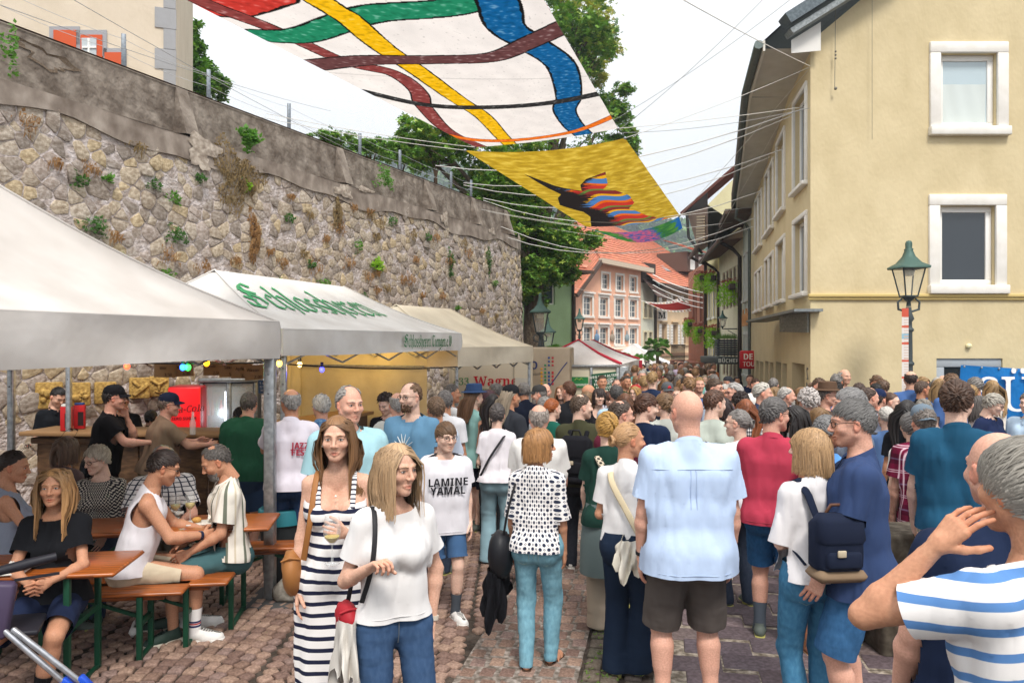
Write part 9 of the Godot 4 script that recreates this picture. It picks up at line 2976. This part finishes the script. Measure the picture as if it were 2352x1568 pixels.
func people() -> void:
	var who := {}
	for row in CROWD.split("\n",false):
		var p := person(parse_person(row))
		who[row.split("|")[0].split(" ")[0] + "." + row.split(" ")[1]] = p
	var p: Dictionary = who["775.955"]
	var tanl := mat("9a6636",0.55)
	strap("shoulder_strap","brown leather strap over the striped dress woman's right shoulder",p,[[-0.16,0.1,0.1],[-0.125,0.3,0.13],[-0.105,0.48,0.07],[-0.1,0.53,-0.02],[-0.13,0.4,-0.12],[-0.2,0.08,-0.08]],0.016,tanl)
	bag("shoulder_bag","brown leather bag under the striped dress woman's right arm",p,p.S.call(-0.22,0.02,0.0),Vector3(0.06,0.13,0.13),Vector3(0,0,0.1),tanl)
	var hw: Vector3 = p.x * (p.wr[0] + p.hands[0][0] * 0.085 * p.k)
	wine_glass(hw + Vector3(0,-0.15,0.035),"nearly empty wine glass held by the woman in the striped dress",0.25,1.1)
	p = who["905.1020"]
	strap("shoulder_strap","black strap on the white T-shirt woman's right shoulder",p,[[-0.17,0.12,0.06],[-0.14,0.3,0.125],[-0.115,0.47,0.085],[-0.105,0.535,-0.01],[-0.12,0.42,-0.11],[-0.2,0.05,-0.1]],0.011,mat("1c1c20",0.6))
	bag("shoulder_bag","red and black bag at the white T-shirt woman's right hip",p,p.S.call(-0.2,0.0,-0.09),Vector3(0.05,0.1,0.1),Vector3(0,0,0.1),mat("a5202c",0.6))
	drape("grey white jacket hanging over the white T-shirt woman's bag",p,p.S.call(-0.215,-0.02,-0.03),0.1,0.36,cloth("cdc8c0"))
	p = who["1868.985"]
	backpack("navy canvas backpack with a brown base on the blonde woman's back",p,0.27,0.36,"1d2437","85705a","5c3c2c")
	backpack("black backpack on the bald man in the olive polo",who["1333.910"],0.3,0.46,"1b1b20","1b1b20","1b1b20")
	p = who["1234.988"]
	strap("shoulder_strap","thin black strap on the dotted blouse woman's left shoulder",p,[[0.2,0.0,0.06],[0.16,0.3,0.1],[0.125,0.5,0.03],[0.13,0.5,-0.05],[0.19,0.25,-0.12],[0.25,-0.02,-0.06]],0.008,mat("1c1c20",0.6))
	bag("shoulder_bag","black leather bag hanging at the dotted blouse woman's left side",p,p.S.call(0.27,-0.08,-0.04),Vector3(0.08,0.17,0.12),Vector3(0,0.2,0),mat("191a1f",0.5))
	drape("black jacket folded through the dotted blouse woman's bag strap",p,p.S.call(0.31,-0.25,0.0),0.14,0.34,cloth("141418"))
	p = who["1142.930"]
	strap("crossbody_strap","black crossbody strap over the loose white T-shirt back",p,[[-0.11,0.53,0.0],[-0.06,0.45,-0.125],[0.06,0.27,-0.135],[0.16,0.08,-0.12],[0.2,0.02,0.0]],0.013,mat("232327",0.6))
	p = who["1395.950"]
	strap("crossbody_strap","leopard patterned strap over the dark green top",p,[[0.1,0.53,0.0],[0.06,0.44,-0.12],[-0.06,0.25,-0.13],[-0.16,0.06,-0.12],[-0.19,0.0,0.0]],0.024,printed("leopard",func(u,v): return Color("2a2622") if sin(u * 19.0) * sin(v * 25.0 + u * 6.0) > 0.15 else Color("c9bda8"),Vector3(1,6,1)))
	var wg := G.new()
	wg.lathe(Transform3D(Basis.from_scale(Vector3(1.0,1,0.84)),p.hip),PackedVector2Array([Vector2(0.205,-0.42),Vector2(0.2,-0.2),Vector2(0.185,-0.05),Vector2(0.16,0.1)]),24)
	put("wrap_skirt",wg.mesh(),cloth("6b7a7a"),p.o)
	p = who["1442.975"]
	strap("crossbody_strap","cream strap of the bag worn by the woman with the bun",p,[[0.1,0.53,0.0],[0.09,0.45,-0.11],[-0.02,0.25,-0.125],[-0.13,0.06,-0.11],[-0.17,0.0,0.03]],0.02,cloth("d8c9a8"))
	bag("belt_bag","cream bag at the hip of the woman with the bun",p,p.S.call(-0.2,-0.03,0.02),Vector3(0.07,0.09,0.15),Vector3(0.2,0,0),cloth("d9ccb0"))
	drape("cream pullover slung over the bag of the woman with the bun",p,p.S.call(-0.06,0.03,-0.15),0.15,0.2,cloth("e2dccd"))
	p = who["1022.967"]
	for e in [["LAMINE",0.33],["YAMAL",0.255]]:
		put("shirt_print",lettering(e[0],0.082,0.006,"Droid Sans",700),mat("1c1c22",0.8),p.o,Transform3D(p.body,p.S.call(0,e[1],0.152)))
	for q in 3:
		for s in [-1.0,1.0]:
			var g := G.new()
			g.tube(PackedVector3Array([p.S.call(s * 0.08,0.56,-0.02 + q * 0.02),p.sh[0 if s > 0 else 1] + Vector3(s * 0.02,0.066,-0.02 + q * 0.02) * p.k,p.sh[0 if s > 0 else 1].lerp(p.el[0 if s > 0 else 1],0.5) + Vector3(s * 0.07,0.02,-0.02 + q * 0.02) * p.k]),PackedFloat32Array([0.006,0.006,0.006]),5)
			part("shoulder_stripe",g,mat("1c1c22",0.8),p.o)
	p = who["668.897"]
	for e in [["JAZZ",0.34],["FEST",0.28]]:
		put("shirt_print",lettering(e[0],0.075,0.006,"Droid Sans",700),mat("b03a50",0.8),p.o,Transform3D(p.body * Basis(Vector3.UP,PI - 0.2),p.S.call(-0.1,e[1],-0.15)))
	p = who["945.882"]
	var pg := G.new()
	for q in 7:
		var a := 0.5 + q * 0.42
		pg.tube(PackedVector3Array([p.S.call(-0.02 + 0.03 * cos(a),0.28 + 0.05 * sin(a),0.15),p.S.call(-0.02 + 0.09 * cos(a),0.28 + 0.13 * sin(a),0.148)]),PackedFloat32Array([0.016,0.006]),6,0.3)
	part("shirt_print",pg,mat("dfe4e4",0.9),p.o)
	p = who["2275.905"]
	pg = G.new()
	var pts := PackedVector3Array(); var rr := PackedFloat32Array()
	for q in 25:
		var a := TAU * q / 24.0
		pts.append(p.S.call(0.006 * 16.0 * pow(sin(a),3.0) * 0.8,0.29 + 0.0052 * (13.0 * cos(a) - 5.0 * cos(2.0 * a) - 2.0 * cos(3.0 * a) - cos(4.0 * a)),0.16)); rr.append(0.007)
	pg.tube(pts,rr,5)
	part("shirt_print",pg,mat("d9d0d6",0.8),p.o)
	p = who["1533.883"]
	pg = G.new()
	for s in [-1.0,1.0]:
		pg.ball(p.head * Transform3D(Basis(Vector3.BACK,s * 0.5).scaled_local(Vector3(0.013,0.022,0.004)),Vector3(s * 0.009,0.066,0.094)),8,6)
	part("cap_emblem",pg,mat("c8202c",0.6),p.o)
	p = who["775.955"]
	pg = G.new()
	for s in [-1.0,1.0]:
		pg.ball(p.head * Transform3D(Basis.from_scale(Vector3.ONE * 0.0055),Vector3(s * 0.079,-0.052,0.0)),8,6)
	pg.ball(Transform3D(Basis.from_scale(Vector3.ONE * 0.006),p.S.call(0,0.42,0.105)),8,6)
	part("pearl",pg,mat("eeeae4",0.2),p.o)
	for e in [[who["1580.900"],0,"1c1c22"],[who["1580.900"],1,"2a2a30"],[who["300.1062"],1,"1c2440"],[who["905.1020"],0,"c9bfb0"],[who["775.955"],0,"d8d4cc"]]:
		var w: Dictionary = e[0]
		var g := G.new()
		var ax: Vector3 = w.hands[e[1]][0]
		g.tube(PackedVector3Array([w.wr[e[1]] - ax * 0.035,w.wr[e[1]] - ax * 0.015]),PackedFloat32Array([0.033 * w.k,0.032 * w.k]),14)
		part("wristband",g,mat(e[2],0.5),w.o)
	far_crowd()

func drape(label: String,p: Dictionary,c: Vector3,w: float,l: float,m: Material) -> void:
	var h := thing("jacket",label,"jacket")
	h.transform = p.x * Transform3D(Basis(),c)
	var g := G.new()
	g.grid(func(u,v): var a = u * TAU; var f = 1.0 + (0.26 * sin(a * 5.0 + v * 3.0) + 0.16 * sin(a * 9.0 - v * 6.0)) * (0.3 + v); var r = w * (0.75 + 0.3 * v) * f; return Vector3(cos(a) * r * 0.5,0.05 - l * v * (0.8 + 0.25 * sin(a * 1.5 + 1.0)) - 0.04 * sin(a * 7.0) * v,sin(a) * r * 1.1),40,12)
	part("cloth",g,m,h)

func far_crowd() -> void:
	var r := RandomNumberGenerator.new()
	r.seed = 99
	var hairs := [["short",false],["crop",false],["fluffy",false],["horseshoe",false],["bob",true],["longbob",true],["pixie",true],["long",true]]
	var hcol := ["755a46","9a9590","cfcac2","4a3a32","bf9a68","8a6a50","ddd9d3","a88058"]
	var hword := ["brown","grey","silver","dark","blond","chestnut","white","sandy"]
	var tcol := ["e6e4e2","23304c","b4343c","8fb0c8","dcd6cc","5a7a5a","c9b8d0","3a3d44","e0d8a8","7fb8b0","d07a4a","4a6aa0"]
	var tword := ["white","navy","red","light blue","cream","green","lilac","charcoal","pale yellow","mint","orange","blue"]
	var base: Array = []
	for q in 8:
		var s := {"at": [1500.0,0.0,30.0],"tall": 1.72 if not hairs[q][1] else 1.65,"f": hairs[q][1],"yaw": 0.0,"label": "person in the dense crowd far down the street","hair": [hairs[q][0],hcol[q]],"top": ["tee",tcol[q]],"bottom": ["jeans","39414f"],"skin": ["fair","red","tan","mid"][q % 4],"lod": 2,"b": [1.0,1.15,1.1,1.25][q % 4],"shoes": false,"arms": ["down","fore","belly"][q % 3]}
		base.append(person(s).o)
	var spots: Array = []
	var d := 11.6
	while d < 56.0:
		var x0 := (1395.0 - 1176.0) / 1700.0 * d if d > 19.0 else (1440.0 - 1176.0) / 1700.0 * d
		var x1 := minf(5.4 + 0.235 * (d - 13.5) - 0.7,(1650.0 - 1176.0) / 1700.0 * d)
		var x := x0 + r.randf() * 0.4
		while x < x1:
			spots.append(Vector2(x + r.randf_range(-0.12,0.12),d + r.randf_range(-0.3,0.3)))
			x += r.randf_range(0.62,0.95) * (1.0 if d < 25.0 else 1.25)
		d += 0.95 if d < 22.0 else 1.35
	for q in 26:
		spots.append(Vector2(r.randf_range(2.2,6.8),r.randf_range(9.6,12.6)))
	var n := 0
	for e in spots:
		if n >= 250:
			break
		var k := n % 8
		var o: Node3D = base[k] if n < 8 else base[k].duplicate()
		if n >= 8:
			o.name = numbered("person",self)
			add_child(o,true)
		var hi := r.randi() % 8; var ti := r.randi() % 12
		var toward := r.randf() < 0.45
		o.position = ground(e.x,e.y)
		o.rotation.y = (r.randf_range(-0.6,0.6) if toward else PI + r.randf_range(-0.7,0.7))
		o.scale = Vector3.ONE * r.randf_range(0.94,1.05)
		for c in o.get_children():
			if c.name.begins_with("hair"): c.material_override = hair_mat(hcol[hi])
			elif c.name.begins_with("shirt"): c.material_override = cloth(tcol[ti])
			elif c.name.begins_with("trousers"): c.material_override = cloth(["39414f","2a2c33","5f7088","8a7d6a"][r.randi() % 4])
		var side: String = ["street left","mid street","street right"][clampi(int((e.x - 0.13 * e.y) / (0.15 * e.y) * 3.0),0,2)]
		tag(o,"%s haired person in a %s top %s %s" % [hword[hi],tword[ti],"facing us" if toward else "walking away",("far " if e.y > 30.0 else "middle " if e.y > 18.0 else "near ") + side],"person","dense crowd far down the street")
		n += 1

# ------------------------------------------------------------------ everything,in order
func _ready() -> void:
	var cam := Camera3D.new()
	cam.name = "camera"
	cam.position = Vector3(0,EYE,0)
	cam.fov = rad_to_deg(2.0 * atan(784.0 / 1700.0)); cam.near = 0.05; cam.far = 4000.0
	add_child(cam); cam.current = true
	var env := Environment.new()
	env.background_mode = Environment.BG_SKY
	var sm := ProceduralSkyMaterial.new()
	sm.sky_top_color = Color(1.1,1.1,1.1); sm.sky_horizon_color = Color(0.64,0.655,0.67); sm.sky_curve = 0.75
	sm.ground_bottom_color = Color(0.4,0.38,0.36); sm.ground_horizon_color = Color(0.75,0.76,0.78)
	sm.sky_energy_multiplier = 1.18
	var cl := NoiseTexture2D.new()
	cl.width = 1024; cl.height = 512; cl.seamless = true; cl.noise = noise(0.006,31,5)
	var ramp := Gradient.new()
	ramp.offsets = PackedFloat32Array([0.3,0.75]); ramp.colors = PackedColorArray([Color(0,0,0),Color(0.3,0.3,0.3)])
	cl.color_ramp = ramp
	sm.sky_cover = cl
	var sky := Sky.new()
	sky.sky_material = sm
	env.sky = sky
	env.tonemap_mode = Environment.TONE_MAPPER_LINEAR
	env.tonemap_exposure = 1.37
	env.sdfgi_enabled = true; env.ssao_enabled = true; env.ssil_enabled = true
	env.fog_enabled = true; env.fog_density = 0.0009; env.fog_light_color = Color(0.86,0.9,0.95)
	var we := WorldEnvironment.new()
	we.name = "world_environment"
	we.environment = env
	add_child(we)
	var sun := DirectionalLight3D.new()
	sun.name = "sun"
	sun.light_energy = 0.8; sun.light_angular_distance = 14.0; sun.light_color = Color(1.0,0.975,0.945); sun.shadow_enabled = true
	sun.rotation_degrees = Vector3(-55,14,0)
	add_child(sun)
	folds = noise(6.0,4,2); folds.fractal_type = FastNoiseLite.FRACTAL_RIDGED
	folds2 = noise(13.0,5,2)
	rng.seed = 12
	ground_and_paving()
	corner_house()
	right_row()
	left_row()
	rubble_wall()
	trees_and_hill()
	tents()
	trailers()
	sails()
	cables()
	bar_and_things()
	people()
